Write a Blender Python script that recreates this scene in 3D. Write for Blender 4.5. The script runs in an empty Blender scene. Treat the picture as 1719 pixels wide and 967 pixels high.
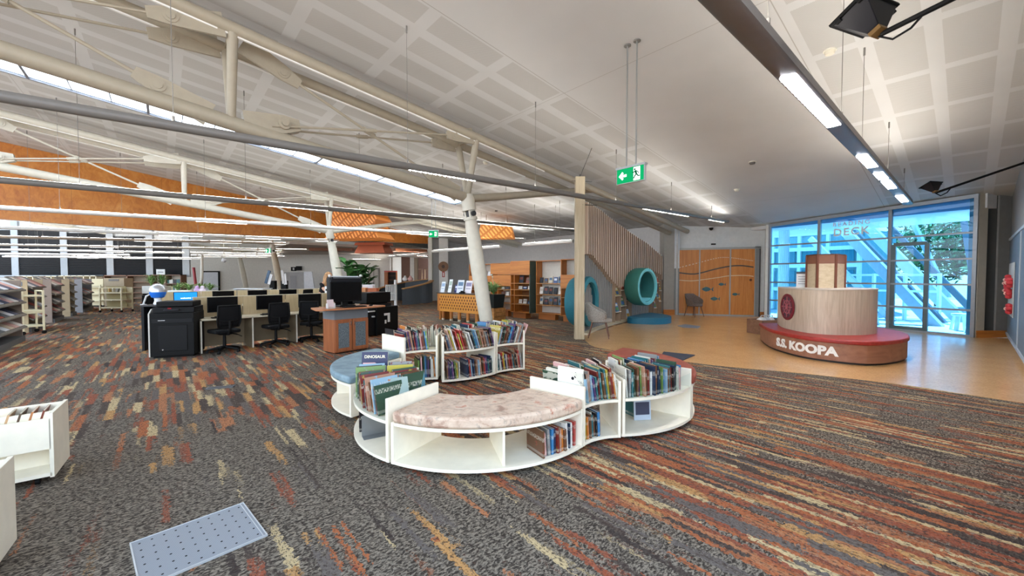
import bpy, bmesh, math, random
from mathutils import Vector, Matrix, noise as mnoise
random.seed(7)
scene = bpy.context.scene
C = scene.collection
PI = math.pi
R_ = math.radians

# ------------------------------------------------------------------ camera, sky, sun, exposure
FPX = 670.0            # focal length in pixels of the 1719 px wide frame
CAM_H = 1.45
PITCH = math.atan((483.5 - 464.0) / FPX)
cam_data = bpy.data.cameras.new('camera')
cam_data.sensor_width = 36.0
cam_data.sensor_fit = 'HORIZONTAL'
cam_data.lens = 36.0 * FPX / 1719.0
cam_data.clip_end = 400
cam = bpy.data.objects.new('camera', cam_data)
C.objects.link(cam)
cam.location = (0, 0, CAM_H)
cam.rotation_euler = (PI / 2 - PITCH, 0, 0)
scene.camera = cam

scene.view_settings.view_transform = 'Standard'
scene.view_settings.look = 'None'
scene.view_settings.exposure = 1.4
scene.view_settings.gamma = 1.0
scene.view_settings.use_curve_mapping = False

LAMP = 20.0             # strength of the lamp strips
SKY = 1.65             # strength of the sky

world = bpy.data.worlds.new('sky'); scene.world = world
world.use_nodes = True
wt = world.node_tree; wt.nodes.clear()
w_out = wt.nodes.new('ShaderNodeOutputWorld')
w_bg = wt.nodes.new('ShaderNodeBackground')
w_tc = wt.nodes.new('ShaderNodeTexCoord')
w_sep = wt.nodes.new('ShaderNodeSeparateXYZ')
w_rmp = wt.nodes.new('ShaderNodeValToRGB')
w_rmp.color_ramp.elements[0].position = 0.0
w_rmp.color_ramp.elements[0].color = (0.90, 0.95, 1.0, 1)
w_rmp.color_ramp.elements[1].position = 0.75
w_rmp.color_ramp.elements[1].color = (0.42, 0.68, 1.0, 1)
wt.links.new(w_tc.outputs['Generated'], w_sep.inputs[0])
wt.links.new(w_sep.outputs['Z'], w_rmp.inputs[0])
wt.links.new(w_rmp.outputs[0], w_bg.inputs[0])
w_bg.inputs[1].default_value = SKY
wt.links.new(w_bg.outputs[0], w_out.inputs[0])

sun_d = bpy.data.lights.new('sun', 'SUN'); sun_d.energy = 11.0; sun_d.angle = R_(0.6)
sun_d.color = (1.0, 0.96, 0.9)
sun = bpy.data.objects.new('sun', sun_d); C.objects.link(sun)
sun.rotation_euler = Vector((-0.35, -0.55, -1.0)).to_track_quat('-Z', 'Y').to_euler()

# ------------------------------------------------------------------ frames of reference
AX = Vector((0.7536, 0.6574, 0)); BX = Vector((-0.6574, 0.7536, 0))
ANG_A = math.atan2(AX.y, AX.x)
def S(a, b, z=0.0):                     # building grid (a down the roof slope, b along the bays) to world
    return Vector((AX.x * a + BX.x * b, AX.y * a + BX.y * b, z))
def ab(p): return (p[0] * AX.x + p[1] * AX.y, p[0] * BX.x + p[1] * BX.y)
def roofz(x, y): return 5.32 - 0.0998 * x - 0.0871 * y
def ray(u, v):
    x = (u - 859.5) / FPX; zc = -(v - 483.5) / FPX
    return Vector((x, math.cos(PITCH) + zc * math.sin(PITCH), -math.sin(PITCH) + zc * math.cos(PITCH)))
def ground(u, v, z=0.0):                # a measured point at height z
    r = ray(u, v); return Vector((0, 0, CAM_H)) + r * ((z - CAM_H) / r.z)
def at(u, v, Y):                        # a measured point at distance Y
    r = ray(u, v); return Vector((0, 0, CAM_H)) + r * (Y / r.y)
def atroof(u, v, off=0.0):
    r = ray(u, v); t = (5.32 - off - CAM_H) / (r.z + 0.0998 * r.x + 0.0871 * r.y)
    return Vector((0, 0, CAM_H)) + r * t

# ------------------------------------------------------------------ materials
def lin(h):
    h = h.lstrip('#')
    o = []
    for i in (0, 2, 4):
        c = int(h[i:i + 2], 16) / 255.0
        o.append(c / 12.92 if c <= 0.04045 else ((c + 0.055) / 1.055) ** 2.4)
    return (o[0], o[1], o[2], 1.0)
class NT:
    def __init__(s, name):
        s.m = bpy.data.materials.new(name); s.m.use_nodes = True
        s.t = s.m.node_tree; s.t.nodes.clear()
        s.out = s.t.nodes.new('ShaderNodeOutputMaterial')
    def n(s, typ, ins=None, **props):
        nd = s.t.nodes.new('ShaderNode' + typ)
        for k, v in props.items(): setattr(nd, k, v)
        for k, v in (ins or {}).items():
            if hasattr(v, 'is_linked') or isinstance(v, bpy.types.NodeSocket): s.t.links.new(v, nd.inputs[k])
            else: nd.inputs[k].default_value = v
        return nd
    def math(s, op, a, b=0.0, c=0.0, clamp=False):
        return s.n('Math', {0: a, 1: b, 2: c}, operation=op, use_clamp=clamp).outputs[0]
    def mix(s, fac, c1, c2, blend='MIX'):
        nd = s.t.nodes.new('ShaderNodeMix'); nd.data_type = 'RGBA'; nd.blend_type = blend
        for k, v in ((0, fac), (6, c1), (7, c2)):
            if isinstance(v, bpy.types.NodeSocket): s.t.links.new(v, nd.inputs[k])
            else: nd.inputs[k].default_value = v
        return nd.outputs[2]
    def ramp(s, fac, stops, interp='LINEAR'):
        nd = s.t.nodes.new('ShaderNodeValToRGB'); cr = nd.color_ramp; cr.interpolation = interp
        while len(cr.elements) < len(stops): cr.elements.new(0.5)
        for e, (p, c) in zip(cr.elements, stops): e.position = p; e.color = c
        s.t.links.new(fac, nd.inputs[0]); return nd.outputs[0]
    def coord(s, which='Object', scale=(1, 1, 1), rot=(0, 0, 0)):
        tc = s.n('TexCoord')
        mp = s.n('Mapping', {0: tc.outputs[which], 'Scale': scale, 'Rotation': rot})
        return mp.outputs[0]
    def noise(s, vec, scale, detail=3.0, rough=0.55, dist=0.0):
        return s.n('TexNoise', {'Vector': vec, 'Scale': scale, 'Detail': detail, 'Roughness': rough, 'Distortion': dist}).outputs[0]
    def done(s, color, rough=0.5, metal=0.0, bump=None, bstr=0.3, bdist=0.01, **kw):
        b = s.n('BsdfPrincipled', {'Base Color': color, 'Roughness': rough, 'Metallic': metal})
        for k, v in kw.items():
            k = k.replace('_', ' ')
            if isinstance(v, bpy.types.NodeSocket): s.t.links.new(v, b.inputs[k])
            else: b.inputs[k].default_value = v
        if bump is not None:
            bn = s.n('Bump', {'Height': bump, 'Strength': bstr, 'Distance': bdist})
            s.t.links.new(bn.outputs[0], b.inputs['Normal'])
        s.t.links.new(b.outputs[0], s.out.inputs[0]); return s.m
_mc = {}
def M(hexcol, rough=0.5, metal=0.0, var=0.035, name=None):
    """plain painted / plastic / fabric surface with a slight procedural unevenness"""
    key = (hexcol, rough, metal, var)
    if key in _mc: return _mc[key]
    t = NT(name or 'paint_' + hexcol.lstrip('#'))
    c = lin(hexcol)
    n = t.noise(t.coord(), 9.0, 4)
    dark = tuple(x * (1 - var * 1.6) for x in c[:3]) + (1,)
    lite = tuple(min(1, x * (1 + var)) for x in c[:3]) + (1,)
    col = t.ramp(n, [(0.3, dark), (0.7, lite)])
    _mc[key] = t.done(col, rough, metal, **({'Specular_IOR_Level': .22} if max(c[:3]) < .02 else {})); return _mc[key]
def wood(hex1, hex2, axis=2, scale=1.0, rough=0.45, name='timber'):
    key = ('wood', hex1, hex2, axis, scale)
    if key in _mc: return _mc[key]
    t = NT(name)
    sc = [14 * scale] * 3; sc[axis] = 0.9 * scale
    v = t.coord(scale=tuple(sc))
    n = t.noise(v, 1.6, 6, 0.6, 0.6)
    n2 = t.noise(t.coord(), 1.1, 2)
    f = t.math('ADD', t.math('MULTIPLY', n, 0.8), t.math('MULTIPLY', n2, 0.2))
    col = t.ramp(f, [(0.33, lin(hex1)), (0.66, lin(hex2))])
    _mc[key] = t.done(col, rough, bump=n, bstr=0.06); return _mc[key]
def emit(hexcol, strength, name='lamp_glow'):
    t = NT(name)
    e = t.n('Emission', {0: lin(hexcol), 1: strength})
    t.t.links.new(e.outputs[0], t.out.inputs[0]); return t.m
def glass(name, tint, gloss=0.12, rough=0.0):
    t = NT(name)
    tr = t.n('BsdfTransparent', {0: tint})
    gl = t.n('BsdfGlossy', {0: (1, 1, 1, 1), 'Roughness': rough})
    lw = t.n('LayerWeight', {0: 0.25})
    f = t.math('MULTIPLY', t.math('ADD', lw.outputs['Fresnel'], 0.02), gloss * 6, clamp=True)
    mx = t.n('MixShader', {0: f, 1: tr.outputs[0], 2: gl.outputs[0]})
    t.t.links.new(mx.outputs[0], t.out.inputs[0]); return t.m

# ------------------------------------------------------------------ geometry builder
class MB:
    def __init__(s): s.v = []; s.f = []; s.m = []; s.mi = 0
    def mat(s, i): s.mi = i; return s
    def add(s, vs, fs):
        o = len(s.v); s.v += [Vector(p) for p in vs]
        for f in fs: s.f.append([i + o for i in f]); s.m.append(s.mi)
        return s
    def boxM(s, sx, sy, sz, Mx):
        vs = [Mx @ Vector((x * sx / 2, y * sy / 2, z * sz / 2)) for z in (-1, 1) for y in (-1, 1) for x in (-1, 1)]
        return s.add(vs, [(0, 1, 3, 2), (4, 6, 7, 5), (0, 4, 5, 1), (2, 3, 7, 6), (0, 2, 6, 4), (1, 5, 7, 3)])
    def box(s, c, size, rz=0.0, rx=0.0, ry=0.0):
        Mx = Matrix.Translation(c) @ Matrix.Rotation(rz, 4, 'Z') @ Matrix.Rotation(ry, 4, 'Y') @ Matrix.Rotation(rx, 4, 'X')
        return s.boxM(*size, Mx)
    def bb(s, x0, x1, y0, y1, z0, z1):
        return s.box(((x0 + x1) / 2, (y0 + y1) / 2, (z0 + z1) / 2), (abs(x1 - x0), abs(y1 - y0), abs(z1 - z0)))
    def bar(s, p0, p1, w, h, up=(0, 0, 1)):
        p0 = Vector(p0); p1 = Vector(p1); d = p1 - p0; L = d.length; d.normalize()
        up = Vector(up)
        x = d.cross(up)
        if x.length < 1e-4: x = d.cross(Vector((1, 0, 0)))
        x.normalize(); z = x.cross(d)
        Mx = Matrix((x, d, z)).transposed().to_4x4(); Mx.translation = (p0 + p1) / 2
        return s.boxM(w, L, h, Mx)
    def tube(s, p0, p1, r0, r1=None, n=12): return s.path([p0, p1], [r0, r0 if r1 is None else r1], n)
    def path(s, pts, r, n=10, closed=False):
        pts = [Vector(p) for p in pts]
        rs = r if isinstance(r, (list, tuple)) else [r] * len(pts)
        rings = []; N = len(pts); prev = None
        for i in range(N):
            if closed: d = pts[(i + 1) % N] - pts[i - 1]
            else: d = (pts[min(i + 1, N - 1)] - pts[max(i - 1, 0)])
            d.normalize()
            if prev is None:
                x = d.cross(Vector((0, 0, 1)))
                if x.length < 1e-3: x = d.cross(Vector((1, 0, 0)))
            else: x = prev - d * prev.dot(d)
            x.normalize(); prev = x; y = d.cross(x)
            rings.append([pts[i] + (x * math.cos(2 * PI * k / n) + y * math.sin(2 * PI * k / n)) * rs[i] for k in range(n)])
        vs = [p for q in rings for p in q]; fs = []
        for i in range(N if closed else N - 1):
            j = (i + 1) % N
            for k in range(n): fs.append((i * n + k, i * n + (k + 1) % n, j * n + (k + 1) % n, j * n + k))
        if not closed: fs += [tuple(range(n))[::-1], tuple((N - 1) * n + k for k in range(n))]
        return s.add(vs, fs)
    def lathe(s, prof, c=(0, 0, 0), n=20, Mx=None):
        Mx = Mx or Matrix.Translation(c); vs = []; fs = []; m = len(prof)
        for (r, z) in prof:
            for k in range(n): vs.append(Mx @ Vector((max(r, 1e-4) * math.cos(2 * PI * k / n), max(r, 1e-4) * math.sin(2 * PI * k / n), z)))
        for i in range(m - 1):
            for k in range(n): fs.append((i * n + k, i * n + (k + 1) % n, (i + 1) * n + (k + 1) % n, (i + 1) * n + k))
        fs += [tuple(range(n))[::-1], tuple((m - 1) * n + k for k in range(n))]
        return s.add(vs, fs)
    def ball(s, c, r, n=12, m=8, sc=(1, 1, 1)):
        vs = []; fs = []
        c = Vector(c)
        for i in range(m + 1):
            th = PI * i / m
            for k in range(n):
                vs.append(c + Vector((r * sc[0] * math.sin(th) * math.cos(2 * PI * k / n), r * sc[1] * math.sin(th) * math.sin(2 * PI * k / n), r * sc[2] * math.cos(th))))
        for i in range(m):
            for k in range(n): fs.append((i * n + k, (i + 1) * n + k, (i + 1) * n + (k + 1) % n, i * n + (k + 1) % n))
        return s.add(vs, fs)
    def prism(s, poly, z0, z1, Mx=None, top=None):
        """poly: list of (x,y); z1 may be a function of (x,y)"""
        n = len(poly)
        f1 = z1 if callable(z1) else (lambda x, y: z1)
        f0 = z0 if callable(z0) else (lambda x, y: z0)
        tp = top or poly
        vs = [Vector((x, y, f0(x, y))) for x, y in poly] + [Vector((x, y, f1(x, y))) for x, y in tp]
        if Mx: vs = [Mx @ p for p in vs]
        fs = [tuple(range(n))[::-1], tuple(range(n, 2 * n))] + [(i, (i + 1) % n, (i + 1) % n + n, i + n) for i in range(n)]
        return s.add(vs, fs)
    def sector(s, c, r0, r1, a0, a1, z0, z1, n=18):
        vs = []; fs = []
        for i in range(n + 1):
            t = R_(a0 + (a1 - a0) * i / n); ct, st = math.cos(t), math.sin(t)
            for (r, z) in ((r0, z0), (r1, z0), (r1, z1), (r0, z1)): vs.append((c[0] + r * ct, c[1] + r * st, z))
        for i in range(n):
            for k in range(4): fs.append((i * 4 + k, i * 4 + (k + 1) % 4, i * 4 + 4 + (k + 1) % 4, i * 4 + 4 + k))
        fs += [(3, 2, 1, 0), (n * 4, n * 4 + 1, n * 4 + 2, n * 4 + 3)]
        return s.add(vs, fs)
    def quad(s, a, b, c, d): return s.add([a, b, c, d], [(0, 1, 2, 3)])
    def build(s, name, mats, parent=None, world=False, bev=0.0, smooth=True, sub=0, kind=None, label=None, bseg=2):
        if not isinstance(mats, (list, tuple)): mats = [mats]
        me = bpy.data.meshes.new(name)
        vs = s.v
        if world and parent is not None:
            top = parent; Mx = Matrix.Identity(4)
            while top is not None: Mx = top.matrix_basis @ Mx; top = top.parent
            inv = Mx.inverted(); vs = [inv @ p for p in vs]
        me.from_pydata([tuple(p) for p in vs], [], s.f)
        for m in mats: me.materials.append(m)
        for p, mi in zip(me.polygons, s.m): p.material_index = mi
        b = bmesh.new(); b.from_mesh(me); bmesh.ops.recalc_face_normals(b, faces=b.faces); b.to_mesh(me); b.free()
        if smooth:
            for p in me.polygons: p.use_smooth = True
            me.set_sharp_from_angle(angle=R_(40))
        o = bpy.data.objects.new(name, me); C.objects.link(o)
        if parent is not None: o.parent = parent
        if bev:
            md = o.modifiers.new('bevel', 'BEVEL'); md.width = bev; md.segments = bseg; md.limit_method = 'ANGLE'; md.angle_limit = R_(40)
        if sub:
            md = o.modifiers.new('subsurf', 'SUBSURF'); md.levels = sub; md.render_levels = sub
        if kind: o['kind'] = kind
        if label: o['label'] = label
        return o
def tag(o, label, cat, group=None, kind=None):
    o['label'] = label; o['category'] = cat
    if group: o['group'] = group
    if kind: o['kind'] = kind
    return o
def root(name, label, cat, loc=(0, 0, 0), rz=0.0, group=None, kind=None):
    o = bpy.data.objects.new(name, None); C.objects.link(o)
    o.empty_display_size = 0.1
    o.location = loc; o.rotation_euler = (0, 0, rz)
    o.matrix_basis = Matrix.Translation(loc) @ Matrix.Rotation(rz, 4, 'Z')
    return tag(o, label, cat, group, kind)
def struct(o, label=None, cat=None):
    o['kind'] = 'structure'
    if label: o['label'] = label
    if cat: o['category'] = cat
    return o
def copy_tree(o, parent=None):
    c = o.copy(); C.objects.link(c)
    if parent is not None: c.parent = parent
    for ch in list(o.children): copy_tree(ch, c)
    return c
def place(o, loc, rz=0.0):
    o.location = loc; o.rotation_euler = (0, 0, rz)
    o.matrix_basis = Matrix.Translation(loc) @ Matrix.Rotation(rz, 4, 'Z')
    return o
def text_mesh(txt, size, depth=0.0, bold=0.0, align='LEFT', spacing=1.0):
    """returns (verts, faces) of the words, x to the right and y up, extruded along z"""
    cu = bpy.data.curves.new('words', 'FONT'); cu.body = txt; cu.size = size; cu.extrude = depth; cu.offset = bold
    cu.align_x = align; cu.space_character = spacing; cu.resolution_u = 3
    o = bpy.data.objects.new('words', cu); C.objects.link(o)
    dg = bpy.context.evaluated_depsgraph_get(); dg.update()
    me = bpy.data.meshes.new_from_object(o.evaluated_get(dg))
    vs = [v.co.copy() for v in me.vertices]; fs = [tuple(p.vertices) for p in me.polygons]
    bpy.data.objects.remove(o); bpy.data.curves.remove(cu); bpy.data.meshes.remove(me)
    return vs, fs
def text_on(mb, txt, size, Mx, depth=0.002, bold=0.0, align='CENTER', spacing=1.0):
    vs, fs = text_mesh(txt, size, depth, bold, align, spacing)
    mb.add([Mx @ v for v in vs], fs); return mb
def face_mx(origin, right, up=(0, 0, 1)):
    r = Vector(right).normalized(); u = Vector(up).normalized(); n = r.cross(u)
    Mx = Matrix((r, u, n)).transposed().to_4x4(); Mx.translation = Vector(origin); return Mx

# common surfaces
WHITE = M('#f3ead6', 0.45, name='white_laminate')
WALLW = M('#d9d6cd', 0.8, name='wall_paint')
STEELW = M('#d6d2c4', 0.45, name='white_steel')
BLACK = M('#0b0b0c', 0.6, name='black_plastic')
DARK = M('#1c1c1f', 0.7, name='dark_fabric')
CHROME = M('#b9bcc0', 0.25, 0.9, name='metal')
GREY = M('#8d8f90', 0.6, name='grey_paint')
TUBEG = M('#76736f', 0.45, 0.0, name='backlit_tube_grey')  # darker tube colour with the backlit shade of the near tubes put in
TIMBER = wood('#b0642a', '#d08a40', 2, name='honey_timber')
TIMBERH = wood('#b0642a', '#d08a40', 0, name='honey_timber_level')
PALEW = wood('#b09f80', '#cdbfa2', 2, name='pale_oak')
PALEWH = wood('#b09f80', '#cdbfa2', 0, name='pale_oak_level')
SCREEN = M('#08090b', 0.25, name='screen_off')

# ------------------------------------------------------------------ floors
def carpet_mat():
    t = NT('striped_carpet')
    tc = t.n('TexCoord').outputs['Object']
    sp = t.n('SeparateXYZ', {0: tc}); x, y = sp.outputs[0], sp.outputs[1]
    warp = t.noise(tc, 30.0, 3); warp2 = t.noise(tc, 5.0, 2)
    xw = t.math('ADD', x, t.math('MULTIPLY', t.math('SUBTRACT', warp, 0.5), 0.075))
    yw = t.math('ADD', t.math('ADD', y, t.math('MULTIPLY', t.math('SUBTRACT', warp2, 0.5), 0.5)), t.math('MULTIPLY', t.math('SUBTRACT', t.noise(tc, 48.0, 2), 0.5), 0.22))
    def cells(w, L, seed):
        r = t.math('FLOOR', t.math('DIVIDE', xw, w))
        rn = t.n('TexWhiteNoise', {'W': t.math('ADD', r, seed)}, noise_dimensions='1D').outputs['Value']
        s = t.math('FLOOR', t.math('ADD', t.math('DIVIDE', yw, L), t.math('MULTIPLY', rn, 9.0)))
        v = t.n('CombineXYZ', {0: r, 1: s, 2: seed}).outputs[0]
        wn = t.n('TexWhiteNoise', {'Vector': v}, noise_dimensions='3D')
        return wn.outputs['Value'], wn.outputs['Color']
    c1, k1 = cells(0.070, 0.50, 3.0); c2, k2 = cells(0.036, 0.46, 11.0)
    cols = [(0.0, lin('#4a3f3a')), (0.16, lin('#9a5238')), (0.36, lin('#b0653c')), (0.52, lin('#c4935a')), (0.62, lin('#cfb78a')), (0.76, lin('#6a625d')), (0.86, lin('#b5764f')), (0.95, lin('#3a3230'))]
    col1 = t.ramp(c1, cols, 'CONSTANT'); col2 = t.ramp(c2, cols, 'CONSTANT')
    pick = t.math('GREATER_THAN', t.math('ADD', x, t.math('MULTIPLY', t.noise(tc, 1.7, 2), 2.0)), 2.6)
    stripe = t.mix(pick, col1, col2)
    # dense and sparse areas of the pattern
    big = t.noise(t.coord(scale=(0.55, 0.22, 1)), 1.0, 2)
    d = t.n('VectorMath', {0: tc, 1: (0.3, 3.4, 0.0)}, operation='DISTANCE').outputs['Value']
    near = t.math('SUBTRACT', 1.0, t.math('DIVIDE', d, 2.3), clamp=True)
    east = t.math('MULTIPLY', t.math('SUBTRACT', x, 0.8), 0.045)
    east = t.math('MINIMUM', t.math('MAXIMUM', east, -0.01), 0.09)
    grey = t.math('MULTIPLY', t.math('SUBTRACT', x, 5.2, clamp=True), 0.16)
    east = t.math('SUBTRACT', east, t.math('MINIMUM', grey, 0.2))
    seg = t.math('MULTIPLY', t.math('SUBTRACT', t.n('SeparateXYZ', {0: k2}).outputs[1], 0.5), 0.34)
    seg1 = t.math('MULTIPLY', t.math('SUBTRACT', t.n('SeparateXYZ', {0: k1}).outputs[1], 0.5), 0.26)
    mask = t.math('ADD', t.math('ADD', big, east), t.math('ADD', seg, seg1))
    mask = t.math('SUBTRACT', mask, t.math('MULTIPLY', near, 0.26))
    nw = t.math('MULTIPLY', t.math('GREATER_THAN', y, 4.6), t.math('LESS_THAN', y, 11.0))
    mask = t.math('ADD', mask, t.math('MULTIPLY', t.math('MULTIPLY', nw, t.math('LESS_THAN', x, 2.2)), .045))
    er = t.noise(t.coord(scale=(1.0, 0.45, 1)), 75.0, 3, 0.65)
    mask = t.math('ADD', mask, t.math('MULTIPLY', t.math('SUBTRACT', er, 0.5), 0.35))
    mk = t.math('MULTIPLY', t.math('SUBTRACT', mask, 0.475), 22.0, clamp=True)
    fine = t.noise(t.coord(scale=(0.55, 1.0, 1)), 78.0, 2, 0.55, 0.9)
    base = t.ramp(fine, [(0.40, lin('#3a332d')), (0.50, lin('#635a50')), (0.60, lin('#8b8072'))])
    spk = t.math('MULTIPLY', t.math('SUBTRACT', er, 0.525), 14.0, clamp=True)
    stripe = t.mix(t.math('MULTIPLY', spk, 0.8), stripe, lin('#3d302b'))
    stk = t.noise(t.coord(scale=(26, 2.2, 1)), 1.6, 4, .7)
    stripe = t.mix(t.math('MULTIPLY', t.math('MULTIPLY', t.math('SUBTRACT', stk, .50), 3.6, clamp=True), t.math('ADD', .25, t.math('MULTIPLY', pick, .75))), stripe, lin('#4a3a32'))
    stripe = t.mix(0.18, stripe, base)
    col = t.mix(mk, base, stripe)
    return t.done(col, 0.95, bump=fine, bstr=0.5, bdist=0.008, Specular_IOR_Level=0.1)
def cork_mat():
    t = NT('cork_tiles')
    tc = t.coord()
    n = t.noise(tc, 60, 4, 0.6); n2 = t.noise(tc, 2.2, 3)
    v = t.n('TexVoronoi', {'Vector': tc, 'Scale': 38.0}).outputs['Distance']
    f = t.math('ADD', t.math('MULTIPLY', n, 0.55), t.math('ADD', t.math('MULTIPLY', v, 0.25), t.math('MULTIPLY', n2, 0.3)))
    col = t.ramp(f, [(0.3, lin('#b07c42')), (0.55, lin('#dcaa6c')), (0.75, lin('#ecc48c'))])
    br = t.n('TexBrick', {'Vector': tc, 'Color1': (0, 0, 0, 1), 'Color2': (0, 0, 0, 1), 'Mortar': (1, 1, 1, 1), 'Scale': 1.0, 'Mortar Size': 0.0018, 'Brick Width': 0.6, 'Row Height': 0.6}, offset=0.0)
    col = t.mix(t.math('MULTIPLY', br.outputs['Color'], 0.45), col, lin('#6b4a2c'))
    return t.done(col, t.math('ADD', 0.25, t.math('MULTIPLY', n, 0.15)), Specular_IOR_Level=0.6, Coat_Weight=.7, Coat_Roughness=.12)
def at_grid(name, mb, mats, **kw):      # a mesh whose own axes are the building grid
    o = mb.build(name, mats, **kw)
    o.rotation_euler = (0, 0, ANG_A); o.matrix_basis = Matrix.Rotation(ANG_A, 4, 'Z'); return o
WR = Vector((10.957, 9.417, 0)); WL = Vector((8.835, 13.75, 0))      # ends of the window wall on the floor
WD = (WL - WR).normalized(); WN = Vector((WD.y, -WD.x, 0))           # along it, and outwards
mb = MB(); mb.prism([(-16, -11), (14.45, -11), (14.45, 42), (-16, 42)], -0.12, 0.0)
struct(at_grid('floor', mb, carpet_mat()), 'grey and rust striped carpet floor of the library', 'carpet floor')
edge = [(1.80, 9.9), (1.676, 9.131), (1.655, 8.72), (1.70, 8.2), (2.078, 7.675), (2.565, 7.107), (3.045, 6.66), (3.568, 6.30), (4.229, 5.98), (5.118, 5.39), (5.518, 4.919), (5.854, 4.523), (6.3, 3.6), (7.0, 3.9)]
def spline(pts, k=5):
    out = []
    P = [Vector((*p, 0)[:3]) for p in pts]
    for i in range(len(P) - 1):
        p0 = P[max(i - 1, 0)]; p1 = P[i]; p2 = P[i + 1]; p3 = P[min(i + 2, len(P) - 1)]
        for j in range(k):
            s = j / k
            out.append(0.5 * ((2 * p1) + (p2 - p0) * s + (2 * p0 - 5 * p1 + 4 * p2 - p3) * s * s + (3 * p1 - p0 - 3 * p2 + p3) * s ** 3))
    out.append(P[-1]); return [(q.x, q.y) for q in out]
cork_poly = spline(edge[:12], 4) + edge[12:] + [(11.9, 9.3), (11.0, 9.42), (8.87, 13.75), (9.13, 14.3), (6.3, 15.25), (5.9, 15.15), (3.42, 12.2)]
mb = MB(); mb.prism(cork_poly, -0.02, 0.004)
struct(mb.build('floor_cork', cork_mat()), 'honey cork tiled floor in front of the windows', 'cork floor')

# ------------------------------------------------------------------ roof
def roof_mat():
    t = NT('perforated_plaster')
    tc = t.n('TexCoord').outputs['Object']
    sp = t.n('SeparateXYZ', {0: tc}); x, y = sp.outputs[0], sp.outputs[1]
    def patch(x0, px, lx, y0, py, ly):
        u = t.math('MODULO', t.math('ADD', t.math('SUBTRACT', x, x0), 64 * px), px)
        v = t.math('MODULO', t.math('ADD', t.math('SUBTRACT', y, y0), 64 * py), py)
        return t.math('MULTIPLY', t.math('LESS_THAN', u, lx), t.math('LESS_THAN', v, ly))
    left = t.math('MULTIPLY', patch(1.60, 1.27, 1.09, 4.73, 0.615, 0.42), t.math('GREATER_THAN', y, 4.70))
    right = t.math('MULTIPLY', patch(5.63, 1.2, 1.06, -0.17, 0.595, 0.445), t.math('LESS_THAN', y, 1.5))
    m = t.math('ADD', left, right, clamp=True)
    hx = t.math('SINE', t.math('MULTIPLY', x, 2 * PI / 0.026)); hy = t.math('SINE', t.math('MULTIPLY', y, 2 * PI / 0.026))
    holes = t.math('MULTIPLY', t.math('ADD', t.math('MULTIPLY', hx, hy), 0.25), 1.6, clamp=True)
    hole = t.math('MULTIPLY', m, t.math('ADD', 0.15, t.math('MULTIPLY', holes, 0.28)))
    # board joints of the plain part
    jl = t.math('LESS_THAN', t.math('ABSOLUTE', t.math('SUBTRACT', y, 4.685)), 0.006)
    jr = t.math('LESS_THAN', t.math('ABSOLUTE', t.math('SUBTRACT', y, 1.575)), 0.006)
    ja = t.math('LESS_THAN', t.math('MODULO', t.math('ADD', t.math('SUBTRACT', x, 5.28), 64 * 7.62), 7.62), 0.008)
    j = t.math('ADD', t.math('ADD', jl, jr), ja, clamp=True)
    n = t.noise(tc, 0.6, 3)
    col = t.ramp(n, [(0.3, lin('#c6c7c6')), (0.7, lin('#d0d1d0'))])
    col = t.mix(hole, col, lin('#8f8a80'))
    col = t.mix(t.math('MULTIPLY', j, 0.6), col, lin('#8f8a80'))
    return t.done(col, 0.9, Specular_IOR_Level=0.15)
def rz_ab(a, b): p = S(a, b); return roofz(p.x, p.y)
SKA, SKB = (-5.8, 8.5), (12.08, 13.06)
mb = MB()
for (a0, a1, b0, b1) in ((-6.5, 15.2, -0.75, SKB[0]), (-6.5, 15.2, SKB[1], 42), (-6.5, SKA[0], *SKB), (SKA[1], 15.2, *SKB)):
    mb.prism([(a0, b0), (a1, b0), (a1, b1), (a0, b1)], rz_ab, lambda a, b: rz_ab(a, b) + 0.25)
mb.prism([(14.0, 0.2), (16.6, 0.2), (16.6, 6.5), (14.0, 6.5)], lambda a, b: rz_ab(a, b) + 0.01, lambda a, b: rz_ab(a, b) + 0.24)
struct(at_grid('ceiling', mb, roof_mat()), 'sloping pale plaster ceiling with perforated panels', 'ceiling')
# skylight strip
t = NT('skylight_glazing')
tr = t.n('BsdfTransparent', {0: (0.8, 0.9, 1, 1)}); tl = t.n('BsdfTranslucent', {0: (0.95, 0.98, 1, 1)})
sh = t.n('MixShader', {0: 0.9, 1: tr.outputs[0], 2: tl.outputs[0]}); t.t.links.new(sh.outputs[0], t.out.inputs[0])
SKYG = t.m
sk = root('skylight', 'long bright skylight strip in the sloping ceiling', 'skylight', S(1.3, 12.57, rz_ab(1.3, 12.57)), ANG_A)
mb = MB(); mb.prism([(SKA[0], SKB[0]), (SKA[1], SKB[0]), (SKA[1], SKB[1]), (SKA[0], SKB[1])], lambda a, b: rz_ab(a, b) + 0.035, lambda a, b: rz_ab(a, b) + 0.045)
g2w = Matrix.Rotation(ANG_A, 4, 'Z')
mb.v = [g2w @ p for p in mb.v]; mb.build('pane', SKYG, sk, world=True)
mb = MB(); k = 0; aa = SKA[0] + 0.02
while aa < SKA[1]:
    w = 0.05 if k % 3 == 0 else 0.018
    mb.prism([(aa - w / 2, SKB[0]), (aa + w / 2, SKB[0]), (aa + w / 2, SKB[1]), (aa - w / 2, SKB[1])], lambda a, b: rz_ab(a, b) + (0.0 if w > .03 else 0.022), lambda a, b: rz_ab(a, b) + 0.06)
    aa += 0.62; k += 1
for b in SKB:
    mb.prism([(SKA[0], b - .02), (SKA[1], b - .02), (SKA[1], b + .02), (SKA[0], b + .02)], lambda a, b_: rz_ab(a, b_) - 0.012, lambda a, b_: rz_ab(a, b_) + 0.22)
mb.v = [g2w @ p for p in mb.v]; mb.build('glazing_bars', M('#6d7078', 0.5), sk, world=True)

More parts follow.
